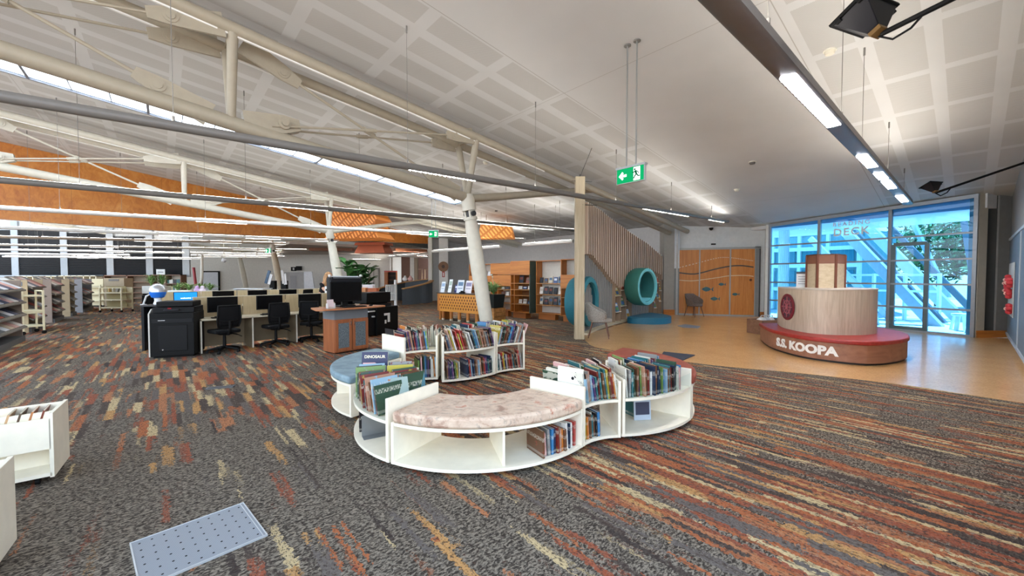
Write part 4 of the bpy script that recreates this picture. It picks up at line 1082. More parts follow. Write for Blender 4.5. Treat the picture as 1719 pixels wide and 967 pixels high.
# drum desk on the seat
DRUMP = [(5.90, 8.85), (5.56, 8.2), (5.45, 7.65), (5.52, 7.25), (5.85, 7.06), (6.3, 7.09), (6.72, 7.32), (6.98, 7.75), (7.05, 8.3), (6.95, 8.85)]
drum = spline(DRUMP, 6)
dr = root('curved_desk', 'pale oak curved desk drum standing on the ship seat', 'desk', (6.25, 7.9, .405))
mb = MB(); mb.prism(drum, .405, 1.20); mb.build('drum', wood('#b5a28c', '#d3c2ac', 2, 1.2, .5, 'grey_oak'), dr, world=True)
mb = MB(); mb.prism(scale_pl(drum, (6.25, 7.9), 1.008), 1.20, 1.225); mb.build('top', M('#c9bdae', .4), dr, world=True, bev=.004)
# ship's wheel emblem
wp = min(drum, key=lambda p: abs(859.5 + FPX * p[0] / p[1] - 1325) + (100 if p[1] > 8.4 else 0)); i_ = drum.index(wp)
tg = (Vector((*drum[i_ + 1], 0)) - Vector((*drum[i_ - 1], 0))).normalized(); nn = Vector((tg.y, -tg.x, 0))
if nn.x > 0: nn = -nn
c0 = Vector((wp[0], wp[1], .845)) + nn * .012
Mx = face_mx(c0, Vector((0, 0, 1)).cross(nn) * 1)
mb = MB(); mb.lathe([(.26, -.01), (.26, .012), (.215, .016), (.215, -.01)], n=28, Mx=Mx); mb.build('emblem_ring', M('#7a2430', .4), dr, world=True)
mb = MB(); mb.lathe([(.215, -.005), (.215, .004)], n=28, Mx=Mx); mb.build('emblem_disc', M('#5a3a44', .5), dr, world=True)
mb = MB()
for k in range(4): mb.boxM(.40, .016, .012, Mx @ Matrix.Rotation(k * PI / 4, 4, 'Z') @ Matrix.Translation((0, 0, .01)))
mb.lathe([(.05, 0), (.05, .02)], n=14, Mx=Mx)
mb.lathe([(.14, 0), (.14, .014), (.12, .014), (.12, 0)], n=24, Mx=Mx)
mb.build('emblem_wheel', M('#a85a62', .4), dr, world=True)
# cabinet tower on the drum
tc_ = Vector((6.42, 8.0)); tw = root('cabinet_tower', 'small pale timber cabinet tower on the curved desk', 'cabinet', (tc_.x, tc_.y, 1.225))
f0, f1, f2, f3 = (6.02, 8.14), (6.06, 7.80), (6.38, 7.62), (6.72, 7.86)
tp = [f0, f1, f2, f3, (6.78, 8.3), (6.35, 8.5)]
tp = [tuple(at(u_, 470, y_)[:2]) for u_, y_ in ((1354, 8.15), (1371.5, 7.86), (1402.5, 7.72), (1418, 7.98))] + [(6.62, 8.3), (6.2, 8.42)]
mb = MB(); mb.prism(tp, 1.225, 1.70); mb.build('body', wood('#c3ac8a', '#dac8a8', 0, .8, .5, 'pale_veneer'), tw, world=True)
mb = MB(); mb.prism(scale_pl(tp, (6.35, 8.0), 1.012), 1.70, 1.87); mb.build('top_band', M('#8a5a44', .5), tw, world=True)
mb = MB(); mb.prism(scale_pl(tp, (6.35, 8.0), 1.03), 1.87, 1.888); mb.build('lid', M('#4d2f26', .5), tw, world=True)
mb = MB()
for p in tp[:4]: mb.bar((p[0], p[1], 1.225), (p[0], p[1], 1.875), .035, .035)
mb.build('corner_strip', M('#7a4a38', .5), tw, world=True)
mb = MB(); p = at(1346, 471, 8.25); mb.box((p.x, p.y, 1.225 + .16), (.19, .012, .32), rz=-.35); mb.mat(1).box((p.x, p.y - .001, 1.225 + .30), (.192, .014, .045), rz=-.35)
for k in range(4): mb.mat(1).box((p.x - .004, p.y - .008, 1.225 + .07 + k * .05), (.13, .003, .008), rz=-.35)
o = mb.build('notice_board', [M('#dfe2e2', .5), M('#4a4e55', .5)]); tag(o, 'small white printed notice standing left of the cabinet tower', 'notice')
# low timber box with cloth bags beside it
p = ground(1284, 560); bx = root('timber_box', 'low brown timber bin beside the ship seat', 'bin', (6.42, 10.1, .004), .2)
mb = MB(); w_, d_, h_ = .62, .5, .36
for (x0, x1, y0, y1) in ((-w_ / 2, w_ / 2, -d_ / 2, -d_ / 2 + .02), (-w_ / 2, w_ / 2, d_ / 2 - .02, d_ / 2), (-w_ / 2, -w_ / 2 + .02, -d_ / 2, d_ / 2), (w_ / 2 - .02, w_ / 2, -d_ / 2, d_ / 2)): mb.bb(x0, x1, y0, y1, .02, h_)
mb.bb(-w_ / 2, w_ / 2, -d_ / 2, d_ / 2, 0, .02); mb.build('case', wood('#7d5a44', '#96705a', 0, .6), bx, bev=.003)
for k in range(3):
    mb = MB(); base = Vector((6.30 + k * .14, 10.05 + .06 * k, .22))
    mb.ball(base + Vector((0, 0, .11)), .12, 12, 8, (1.0, .8, .75)); mb.path([base + Vector((-.06, -.02, .18)), base + Vector((-.03, -.05, .25)), base + Vector((.03, -.05, .25)), base + Vector((.07, 0, .17))], .012, 6)
    o = mb.build('cloth_bag', M(['#dadcdc', '#b9bfc6', '#e8e8e4'][k], .8)); tag(o, '%s cloth bag stuffed in the timber bin' % ['first white', 'middle bluish', 'last white'][k], 'bag')

# ------------------------------------------------------------------ curved book units and cushioned benches
ACRY = glass('clear_acrylic', (0.95, 0.97, 0.97, 1), 0.008)
def radial(mb, c, a, r0, r1, z0, z1, th):
    t_ = R_(a); d = Vector((math.cos(t_), math.sin(t_), 0)); p = Vector((c[0], c[1], 0))
    mb.bar(p + d * r0 + Vector((0, 0, (z0 + z1) / 2)), p + d * r1 + Vector((0, 0, (z0 + z1) / 2)), th, z1 - z0)
TH = 0.026
K = .969                       # the base boards ride 45 mm above the carpet on casters
def zz(z): return 1.45 - (1.45 - z) * K
def unit(name, label, cat, c, r0, r1, a0, a1, hp, zs, group, div=(), guard=0, base=.045):
    r0 *= K; r1 *= K; hp = zz(hp); zs = [zz(z) for z in zs]
    am = R_((a0 + a1) / 2); rm = (r0 + r1) / 2
    r = root(name, label, cat, (c[0] + rm * math.cos(am), c[1] + rm * math.sin(am), 0), 0, group)
    e0 = math.degrees(TH / 2 / rm)
    for (a, sg) in ((a0, 1), (a1, -1)):
        mb = MB(); radial(mb, c, a + sg * e0, r0 - .004, r1 + .004, base, hp, TH); mb.build('end_panel', WHITE, r, world=True, bev=.002)
    mb = MB(); mb.sector(c, r0, r1, a0, a1, base, base + .024, 22); mb.build('base_board', WHITE, r, world=True)
    for z in zs:
        mb = MB(); mb.sector(c, r0, r1, a0 + 2 * e0, a1 - 2 * e0, z - .024, z, 22); mb.build('shelf', WHITE, r, world=True)
    for a in div:
        mb = MB(); radial(mb, c, a, r0 + .01, r1 - .03, base + .024, zs[0] - .024, .018); mb.build('divider', WHITE, r, world=True)
    if guard:
        rr = r1 - .006 if guard > 0 else r0 + .002
        mb = MB(); mb.sector(c, rr, rr + .004, a0 + 2 * e0, a1 - 2 * e0, zs[-1], zs[-1] + .13, 22); mb.build('clear_guard', ACRY, r, world=True)
    for a in (a0 + 6, a1 - 6, (a0 + a1) / 2):
        for rr in (r0 + .08, r1 - .08):
            t_ = R_(a); p = Vector((c[0] + rr * math.cos(t_), c[1] + rr * math.sin(t_), 0)); mb = MB()
            mb.tube(p + Vector((-.011, 0, .021)), p + Vector((.011, 0, .021)), .021, n=12)
            mb.mat(1).bb(p.x - .016, p.x + .016, p.y - .02, p.y + .02, .03, base); mb.build('caster', [M('#2a2a2c', .5), CHROME], r, world=True)
    return r
def cushion(label, c, r0, r1, a0, a1, z, h, m):
    r0 *= K; r1 *= K; z = zz(z) + .001
    am = R_((a0 + a1) / 2); rm = (r0 + r1) / 2
    r = MB(); r.sector(c, r0, r1, a0, a1, z, z + h, 26); o = r.build('seat_cushion', m, bev=.022, bseg=3); return tag(o, label, 'cushion', 'curved bench cushions')
def marble():
    t = NT('pink_marble_fabric'); tc = t.coord()
    n = t.noise(tc, 6.5, 6, .65, .6); n2 = t.noise(t.coord(scale=(1, 3, 1), rot=(0, 0, .5)), 16, 5, .7, .4)
    c = t.ramp(n, [(.34, lin('#a98672')), (.44, lin('#cdb29c')), (.58, lin('#dcc6b0')), (.68, lin('#c0795e'))])
    v = t.ramp(n2, [(.54, (0, 0, 0, 1)), (.64, (1, 1, 1, 1))])
    c = t.mix(t.math('MULTIPLY', v, .45), c, lin('#5e5656'))
    return t.done(c, .6)
def mottled(h1, h2, nm):
    t = NT(nm); n = t.noise(t.coord(), 7, 5, .6, .5); return t.done(t.ramp(n, [(.35, lin(h1)), (.65, lin(h2))]), .65)
CA, CB, CBR, CBR2, CR1, CR2 = [(x * K, y * K) for x, y in ((-.345, 4.10), (-1.04, 5.02), (-1.22, 6.6), (.27, 5.57), (1.0, 3.05), (.90, 4.73))]
unit('curved_bench', 'white curved bench unit under the pink marbled cushion', 'bench', CA, .63, 1.205, 240.5, 322, .325, [.325], 'white curved benches', div=(284,))
cushion('pink and cream marbled cushion on the nearest curved bench', CA, .635, 1.215, 241.5, 321, .326, .085, marble())
unit('curved_bookshelf', 'white curved book unit left of the marbled bench', 'bookshelf', CA, .63, 1.205, 177, 239.5, .50, [.325], 'white curved book units', guard=1)
unit('curved_bench', 'white curved bench unit under the blue cushion', 'bench', CB, .60, 1.14, 141, 238, .34, [.34], 'white curved benches', div=(190,))
cushion('dusty blue cushion on the curved bench behind the left books', CB, .61, 1.15, 142, 237, .341, .075, mottled('#6d8590', '#8ba2ac', 'blue_fabric'))
unit('curved_bookshelf', 'white curved book unit at the back, left of the tall divider', 'bookshelf', CB, .56, 1.12, 91, 139, .62, [.42], 'white curved book units')
unit('curved_bookshelf', 'two-tier white book unit at the back, right of the tall divider', 'bookshelf', CBR, .64, 1.2, -77.5, -35.5, .63, [.42], 'white curved book units')
unit('curved_bookshelf', 'small two-tier white book unit at the far right end of the back row', 'bookshelf', CBR2, .62, 1.16, 97, 144, .61, [.42], 'white curved book units')
unit('curved_bookshelf', 'white curved book unit right of the marbled bench', 'bookshelf', CR1, .50, 1.07, 93, 141, .51, [.345], 'white curved book units', guard=-1)
unit('curved_bookshelf', 'white curved book unit with empty lower shelf, in front of the red cushion', 'bookshelf', CR2, .60, 1.165, -85.5, -38.5, .52, [.345], 'white curved book units', guard=1)
unit('curved_bench', 'white curved bench unit under the red cushion', 'bench', CR2, .60, 1.165, -37, 56, .345, [.345], 'white curved benches', div=(10,))
cushion('rust red cushion on the right-hand curved bench', CR2, .605, 1.18, -36, 55, .346, .085, mottled('#8a3f2e', '#9c4d3a', 'rust_fabric'))

PAL = [('#26354f', 'dark blue'), ('#7a2a26', 'dark red'), ('#d9d5c8', 'cream'), ('#2f4a38', 'dark green'), ('#c7772f', 'orange'), ('#3f7fb0', 'blue'), ('#e6e4de', 'white'), ('#1e1d20', 'black'), ('#b7a13a', 'mustard yellow'), ('#6d4a33', 'brown'), ('#5b3f6e', 'purple'), ('#8fb0c4', 'pale blue'), ('#b5403a', 'red'), ('#6f8f4a', 'green'), ('#8a8a88', 'grey'), ('#2f6d72', 'teal'), ('#b98a70', 'tan'), ('#d9a8a4', 'pink')]
WTS = [0, 0, 1, 1, 2, 3, 3, 4, 5, 5, 6, 7, 7, 7, 8, 9, 9, 9, 10, 11, 12, 13, 14, 14, 15, 15, 16, 16, 17]
PAGES = M('#d8cfba', .8, name='page_edges')
_bm = {}
def book_mat(i):
    if i in _bm: return _bm[i]
    h = PAL[i][0]; t = NT('cover_' + PAL[i][1].replace(' ', '_')); tc = t.n('TexCoord').outputs['Generated']
    sp = t.n('SeparateXYZ', {0: tc}); z = sp.outputs[2]
    rnd = t.n('ObjectInfo').outputs['Random']
    off = t.n('CombineXYZ', {0: t.math('MULTIPLY', rnd, 40.0), 1: rnd, 2: t.math('MULTIPLY', rnd, 17.0)}).outputs[0]
    vec = t.n('VectorMath', {0: tc, 1: off}, operation='ADD').outputs[0]
    n = t.noise(vec, 4.0, 3)
    alt = PAL[(i * 5 + 3) % len(PAL)][0]; lt = '#e8e2d0' if i not in (2, 6) else '#3a3d48'
    col = t.ramp(n, [(.40, lin(h)), (.62, lin(h)), (.70, lin(alt))])
    lo = t.math('ADD', .55, t.math('MULTIPLY', rnd, .2))
    band = t.math('MULTIPLY', t.math('GREATER_THAN', z, lo), t.math('LESS_THAN', z, t.math('ADD', lo, .15)))
    tx = t.math('GREATER_THAN', t.noise(t.n('VectorMath', {0: vec, 1: (30, 30, 14)}, operation='MULTIPLY').outputs[0], 1.0, 2), .5)
    col = t.mix(t.math('MULTIPLY', t.math('MULTIPLY', band, tx), .5), col, lin(lt))
    lab = t.math('MULTIPLY', t.math('GREATER_THAN', z, .06), t.math('LESS_THAN', z, .16))
    col = t.mix(t.math('MULTIPLY', lab, .25), col, lin('#dcd8cc'))
    _bm[i] = t.done(col, .35); return _bm[i]
ORD = ['first', 'second', 'third', 'fourth', 'fifth', 'sixth', 'seventh', 'eighth', 'ninth', 'tenth', 'eleventh', 'twelfth', '13th', '14th', '15th', '16th', '17th', '18th', '19th', '20th', '21st', '22nd', '23rd'] + ['%dth' % k for k in range(24, 60)]
ORD[30] = '31st'; ORD[31] = '32nd'; ORD[32] = '33rd'
brnd = random.Random(11)
def book_mesh(d, t, h, mi):
    mb = MB(); b = .0018
    mb.bb(-d / 2, d / 2, -t / 2, -t / 2 + b, 0, h).bb(-d / 2, d / 2, t / 2 - b, t / 2, 0, h).bb(d / 2 - b, d / 2, -t / 2, t / 2, 0, h)
    mb.mat(1).bb(-d / 2 + .004, d / 2 - b, -t / 2 + b, t / 2 - b, .003, h - .004)
    return mb.build('picture_book', [book_mat(mi), PAGES], smooth=False)
NBOOK = 0; REST = MB()
def fill(c, rm, a0, a1, z, outward, where, hr, dr, pitch=.03, lean=0.0, frm='left', stuff=False, skip=(), group='picture books'):
    """books standing along an arc; a0->a1 is the order of counting; lean tilts the tops towards a0 (deg)"""
    global NBOOK
    rm *= K; z = zz(z - .001) + .0012 if z > .2 else .0702
    sgn = 1 if a1 > a0 else -1; a = a0; k = 0; last = -1
    while (a1 - a) * sgn > 0:
        t = brnd.uniform(pitch * .45, pitch * .82); step = math.degrees((t * 1.06 / max(.5, math.cos(R_(lean))) + brnd.choice([0, .002, .004, pitch * .3])) / rm)
        h = brnd.uniform(*hr); d = brnd.uniform(*dr); am = a + sgn * step / 2
        if any(s0 <= k <= s1 for s0, s1 in skip): k += 1; a += sgn * step * 1.0; continue
        mi = brnd.choice(WTS)
        while mi == last: mi = brnd.choice(WTS)
        last = mi
        o = None if stuff else book_mesh(d, t, h, mi); ln = lean + brnd.uniform(-2.5, 2.5)
        th = R_(am)
        rr = rm + (brnd.uniform(-.012, .012))
        rot = Matrix.Rotation(th + (0 if outward else PI), 4, 'Z')
        tilt = R_(ln) * (-1 if (sgn > 0) == outward else 1)
        lift = abs(math.sin(tilt)) * t / 2 + .001
        Mw = Matrix.Translation((c[0] + rr * math.cos(th), c[1] + rr * math.sin(th), z + lift)) @ rot @ Matrix.Rotation(-tilt, 4, 'X')
        if stuff:
            q = len(REST.v); REST.mat(mi); b = .0018
            REST.bb(-d / 2, d / 2, -t / 2, -t / 2 + b, 0, h).bb(-d / 2, d / 2, t / 2 - b, t / 2, 0, h).bb(d / 2 - b, d / 2, -t / 2, t / 2, 0, h)
            REST.mat(len(PAL)).bb(-d / 2 + .004, d / 2 - b, -t / 2 + b, t / 2 - b, .003, h - .004)
            for v_ in REST.v[q:]: v_.xyz = (Mw @ v_)
            k += 1; a += sgn * step; continue
        o.matrix_world = Mw
        tag(o, '%s picture book, %s from the %s, %s' % (PAL[mi][1], ORD[k], frm, where), 'book', group)
        NBOOK += 1; k += 1; a += sgn * step
Z1 = .326
# left unit, two rows
fill(CA, 1.05, 233, 188, Z1, True, 'outer row, left curved unit', (.20, .27), (.19, .26), .031, -13, 'near end', group='books in the left curved unit')
fill(CA, .78, 231, 186, Z1, False, 'inner row, left curved unit', (.20, .27), (.17, .24), .034, -13, 'near end', group='books in the left curved unit')
fill(CA, 1.04, 205, 186, .081, True, 'lower shelf, left curved unit', (.19, .215), (.19, .24), .034, 3, 'near end', group='books in the left curved unit')
# back units
fill(CB, .70, 136, 104, .421, False, 'front row, back-left unit', (.22, .29), (.19, .24), .032, 8, 'left', group='books in the back units')
fill(CB, .96, 137, 93, .421, True, 'rear row, back-left unit', (.22, .30), (.2, .25), .034, 2, 'left', stuff=True, group='books in the back units')
fill(CB, .70, 118, 93, .081, False, 'lower shelf, back-left unit', (.22, .29), (.19, .24), .034, 2, 'left', stuff=True, group='books in the back units')
fill(CBR, 1.06, -74, -37, .421, True, 'upper front row, two-tier back unit', (.21, .29), (.2, .25), .028, 17, 'left', group='books in the back units')
fill(CBR, .80, -73, -38, .421, False, 'upper rear row, two-tier back unit', (.24, .31), (.19, .24), .034, 4, 'left', stuff=True, group='books in the back units')
fill(CBR, 1.05, -74, -37, .081, True, 'lower shelf, two-tier back unit', (.20, .26), (.2, .25), .028, 5, 'left', skip=((7, 10),), group='books in the back units')
fill(CBR2, .75, 141, 101, .421, False, 'upper shelf, small end unit', (.22, .29), (.19, .24), .03, -17, 'left', group='books in the back units')
fill(CBR2, 1.0, 141, 101, .421, True, 'rear row, small end unit', (.24, .31), (.19, .24), .036, -4, 'left', stuff=True, group='books in the back units')
fill(CBR2, .75, 140, 102, .081, False, 'lower shelf, small end unit', (.2, .26), (.19, .24), .032, 8, 'left', group='books in the back units')
# right units
fill(CR1, .64, 133, 96, .346, False, 'front row beside the marbled bench', (.20, .27), (.19, .24), .028, 8, 'left', group='books in the right curved units')
fill(CR1, .90, 133, 96, .346, True, 'rear row beside the marbled bench', (.20, .28), (.19, .24), .032, 8, 'left', stuff=True, group='books in the right curved units')
fill(CR1, .64, 138, 113, .081, False, 'lower shelf beside the marbled bench', (.17, .235), (.19, .24), .03, 4, 'left', group='books in the right curved units')
fill(CR2, 1.02, -83, -49, .346, True, 'front row before the red cushion', (.20, .27), (.19, .24), .027, 2, 'left', group='books in the right curved units')
fill(CR2, .76, -82, -44, .346, False, 'rear row before the red cushion', (.22, .29), (.17, .22), .033, 3, 'left', stuff=True, group='books in the right curved units')
fill(CR2, .74, -66, -58, .081, False, 'lower shelf before the red cushion', (.19, .23), (.19, .22), .034, 0, 'left', group='books in the right curved units')
# bench books at the right end of the marbled bench
fill(CA, 1.06, 319, 300.5, .081, True, 'under the marbled bench cushion', (.17, .215), (.19, .23), .03, -2, 'right end', group='books under the marbled bench')
print('books', NBOOK)
o = REST.build('picture_books_behind', [book_mat(i) for i in range(len(PAL))] + [PAGES], smooth=False); tag(o, 'mass of picture books filling the rear rows of the white units', 'books', kind='stuff')
# display books, bookends
def cover_book(loc, rz, tilt, w, h, t, mats, label, deco=None, name='picture_book'):
    """a book standing with its front cover towards local -y"""
    mb = MB(); mb.bb(-w / 2, w / 2, -t / 2, t / 2, 0, h); mb.mat(1).bb(-w / 2 + .004, w / 2 + .0005, -t / 2 + .002, t / 2 - .002, .004, h + .0005)
    o = mb.build(name, mats, smooth=False)
    o.matrix_basis = Matrix.Translation(loc) @ Matrix.Rotation(rz, 4, 'Z') @ Matrix.Rotation(tilt, 4, 'X'); bpy.context.view_layer.update()
    tag(o, label, 'book', 'display books')
    if deco:
        for nm, mbd, m in deco: d = mbd.build(nm, m, smooth=False); d.parent = o
    return o
Y_ = Matrix.Rotation(PI / 2, 4, 'X')
dm = MB(); text_on(dm, 'DINOSAUR', .040, Matrix.Translation((0, -.0075, .285)) @ Y_, .0006, .001)
pt = R_(186); cover_book((CA[0] + 1.05 * K * math.cos(pt), CA[1] + 1.05 * K * math.sin(pt), zz(.33)), R_(3), R_(-8), .25, .345, .012, [M('#2a2f55', .4), PAGES], 'dark blue book with a DINOSAUR title at the far end of the left unit', [('title', dm, M('#e9e2c8', .5))])
sm = MB(); rr_ = random.Random(4)
for k in range(9): a_ = rr_.uniform(0, 6.28); q = rr_.uniform(0, .045); sm.lathe([(rr_.uniform(.006, .016), 0), (.004, .001)], n=9, Mx=Matrix.Translation((.05 + q * math.cos(a_), -.0075, .215 + q * math.sin(a_))) @ Y_)
pt = R_(137.5); cover_book((CR1[0] + .66 * K * math.cos(pt), CR1[1] + .70 * K * math.sin(pt), zz(.35)), R_(-39), R_(-3), .25, .28, .012, [M('#ece9e0', .4), PAGES], 'white book with a black splat on its cover beside the marbled bench', [('splat', sm, M('#1d1c1e', .5))])
pt = R_(-64); bk = MB(); bk.bb(-.07, .07, -.0075, -.0068, .05, .17)
cover_book((CR2[0] + .90 * K * math.cos(pt), CR2[1] + .90 * K * math.sin(pt), .071), R_(8), R_(-5), .17, .21, .012, [M('#b9c6d6', .4), PAGES], 'pale blue book with a dark picture on the lower shelf before the red cushion', [('picture', bk, M('#3a3f58', .5))])
pt = R_(233); pm = MB(); text_on(pm, 'story', .03, Matrix.Translation((.02, -.0075, .18)) @ Y_, .0006, 0)
pm.mi = 0
cover_book((CA[0] + 1.02 * K * math.cos(pt), CA[1] + 1.02 * K * math.sin(pt), zz(.33)), R_(28), R_(-26), .23, .27, .010, [M('#8fa19a', .4), PAGES], 'grey-green picture book lying back at the near end of the left unit', None)
pt = R_(229); cover_book((CA[0] + .80 * K * math.cos(pt), CA[1] + .80 * K * math.sin(pt), zz(.33)), R_(24), R_(-20), .22, .25, .012, [M('#2f6672', .4), PAGES], 'teal picture book at the near end of the inner row', None)
pt = R_(208); cover_book((CA[0] + .80 * K * math.cos(pt), CA[1] + .80 * K * math.sin(pt), zz(.335)), R_(14), R_(-10), .23, .27, .012, [M('#b3a52c', .4), PAGES], 'olive yellow picture book standing out of the inner row', None)
pt = R_(300); mb = MB(); mb.bb(-.10, .10, -.003, .003, 0, .17); mb.bb(-.10, .10, -.003, .09, 0, .003)
o = mb.build('bookend', M('#85888a', .4, .4), bev=.002); o.matrix_basis = Matrix.Translation((CA[0] + 1.05 * K * math.cos(pt), CA[1] + 1.05 * K * math.sin(pt), .0702)) @ Matrix.Rotation(R_(300), 4, 'Z'); tag(o, 'grey metal bookend under the marbled bench', 'bookend', 'bookends')
pt = R_(211); mb = MB(); mb.bb(-.10, .10, -.003, .003, 0, .18); mb.bb(-.10, .10, 0, .09, 0, .003)
o = mb.build('bookend', M('#85888a', .4, .4), bev=.002); o.matrix_basis = Matrix.Translation((CA[0] + 1.05 * K * math.cos(pt), CA[1] + 1.05 * K * math.sin(pt), .0702)) @ Matrix.Rotation(R_(211), 4, 'Z'); tag(o, 'grey metal bookend low in the left curved unit', 'bookend', 'bookends')
pt = R_(-65.5); mb = MB(); mb.bb(-.10, .10, -.004, .004, 0, .22); mb.bb(-.10, .10, -.10, .004, 0, .006)
o = mb.build('bookend', M('#e4e4e2', .4), bev=.002); o.matrix_basis = Matrix.Translation((CBR[0] + 1.05 * K * math.cos(pt), CBR[1] + 1.05 * K * math.sin(pt), .0702)) @ Matrix.Rotation(R_(-62), 4, 'Z'); tag(o, 'white bookend in the gap on the lower back shelf', 'bookend', 'bookends')

# ------------------------------------------------------------------ floor boxes and browser bins in the foreground
g = [ground(220, 914.4), ground(407.4, 846.8), ground(453.7, 903.8)]
ex = (g[1] - g[0]); gl = ex.length; ex.normalize(); ey = (g[2] - g[1]); gw = ey.length; ey.normalize(); ey = Vector((ex.y, -ex.x, 0))
gw = .46
gc = g[0] + ex * gl / 2 + ey * gw / 2
r = root('floor_box_cover', 'grey perforated metal floor box cover set in the carpet', 'floor cover', (gc.x, gc.y, 0), math.atan2(ex.y, ex.x))
t = NT('ribbed_metal'); tc = t.coord(); sp = t.n('SeparateXYZ', {0: tc})
rib = t.math('SINE', t.math('MULTIPLY', sp.outputs[1], 2 * PI / .008)); col = t.ramp(t.math('ADD', .5, t.math('MULTIPLY', rib, .5)), [(.2, lin('#7d828a')), (.8, lin('#a5abb3'))])
mb = MB(); mb.bb(-gl / 2, gl / 2, -gw / 2, gw / 2, .001, .008); mb.build('plate', t.done(col, .45, .2, bump=rib, bstr=.2, bdist=.001), r)
mb = MB()
for (x0, x1, y0, y1) in ((-gl / 2 - .006, gl / 2 + .006, -gw / 2 - .006, -gw / 2), (-gl / 2 - .006, gl / 2 + .006, gw / 2, gw / 2 + .006), (-gl / 2 - .006, -gl / 2, -gw / 2, gw / 2), (gl / 2, gl / 2 + .006, -gw / 2, gw / 2), (gl / 2 - .016, gl / 2 - .012, -gw / 2, gw / 2)): mb.bb(x0, x1, y0, y1, .0, .011)
mb.build('rim', M('#c4c8cc', .35, .5), r)
mb = MB()
for i in range(10):
    for j in range(6): mb.lathe([(.0055, 0), (.0055, .0006)], c=(-gl / 2 + gl * (i + .6) / 10.2, -gw / 2 + gw * (j + .5) / 6, .008), n=8)
mb.build('screw_holes', M('#1b1c1f', .6), r, kind='stuff')
for (u, v, w_, d_, lb) in ((370, 651, .30, .10, 'small dark metal floor outlet lid between the benches and the kiosk'), (232, 546, .75, .10, 'long dark floor outlet strip left of the black copier')):
    p = ground(u, v); mb = MB(); mb.box((p.x, p.y, .006), (w_, d_, .012), rz=.35 if w_ < .5 else .1); mb.mat(1).box((p.x, p.y, .009), (w_ * .9, d_ * .5, .012), rz=.35 if w_ < .5 else .1)
    o = mb.build('floor_outlet', [M('#6a6c70', .4, .4), M('#3b3c40', .5)]); tag(o, lb, 'floor outlet')
bd = S(0.97, -.24).normalized()
def browser(p_fr, ang, L, D_, H_, label, books=True):
    """two-row browser bin; p_fr = front right corner, ang = direction from right end to left along the front"""
    r = root('browser_bin', label, 'book bin', p_fr, ang, 'white book browser bins')
    # local: +x runs to the left end, +y to the rear
    t_ = .022
    for x in (0, L): mb = MB(); mb.bb(x - t_ / 2, x + t_ / 2, 0, D_, .05, H_); mb.build('end_panel', WHITE, r, bev=.002)
    mb = MB(); mb.bb(0, L, .0, t_, H_ * .50, H_ - .035); mb.build('front_board', WHITE, r, bev=.002)
    mb = MB(); mb.bb(0, L, D_ - t_, D_, H_ * .50, H_ - .01); mb.build('rear_board', WHITE, r, bev=.002)
    mb = MB(); mb.bb(0, L, D_ * .48, D_ * .48 + t_, H_ * .05 + .05, H_ - .03); mb.build('middle_board', WHITE, r)
    mb = MB(); mb.bb(0, L, 0, D_, .06, .085); mb.build('base_board', WHITE, r)
    mb = MB(); mb.bb(0, L, t_, D_ - t_, H_ * .50, H_ * .50 + t_); mb.build('tray', WHITE, r)
    for x in (.08, L - .08):
        for y in (.06, D_ - .06): mb = MB(); mb.tube((x - .011, y, .025), (x + .011, y, .025), .025, n=10).bb(x - .014, x + .014, y - .014, y + .014, .03, .06); mb.build('caster', BLACK, r)
    return r
pf = ground(88, 801, .05); b1 = browser((pf.x, pf.y, 0), ANG_A + PI - .06, 1.3, .40, .50, 'white two-row browser bin cut by the left frame edge')
b1.scale = (1, -1, 1)
pf2 = ground(16, 968, .05); b2 = browser((pf2.x - .05, pf2.y - .07, 0), ANG_A + PI - .06, 1.3, .42, .50, 'white browser bin end panel in the lower left corner')
b2.scale = (1, -1, 1)
ux = Vector((math.cos(ANG_A + PI - .06), math.sin(ANG_A + PI - .06), 0)); uy = Vector((ux.y, -ux.x, 0))
for k in range(4):
    p = pf + ux * (.10 + k * .055) + uy * .30; mb = MB(); mb.boxM(.22, .012, .20, Matrix.Translation((p.x, p.y, .385)) @ Matrix.Rotation(ANG_A + PI / 2, 4, 'Z') @ Matrix.Rotation(.25, 4, 'X')); mb.mat(1).boxM(.215, .008, .195, Matrix.Translation((p.x, p.y, .388)) @ Matrix.Rotation(ANG_A + PI / 2, 4, 'Z') @ Matrix.Rotation(.25, 4, 'X'))
    o = mb.build('picture_book', [M(['#7a3a2a', '#b5764a', '#5a4434', '#caa27a'][k], .5), PAGES], smooth=False); tag(o, '%s picture book in the browser bin, %s from its end panel' % (['dark red', 'orange brown', 'dark brown', 'tan'][k], ORD[k]), 'book', 'books in the browser bin')

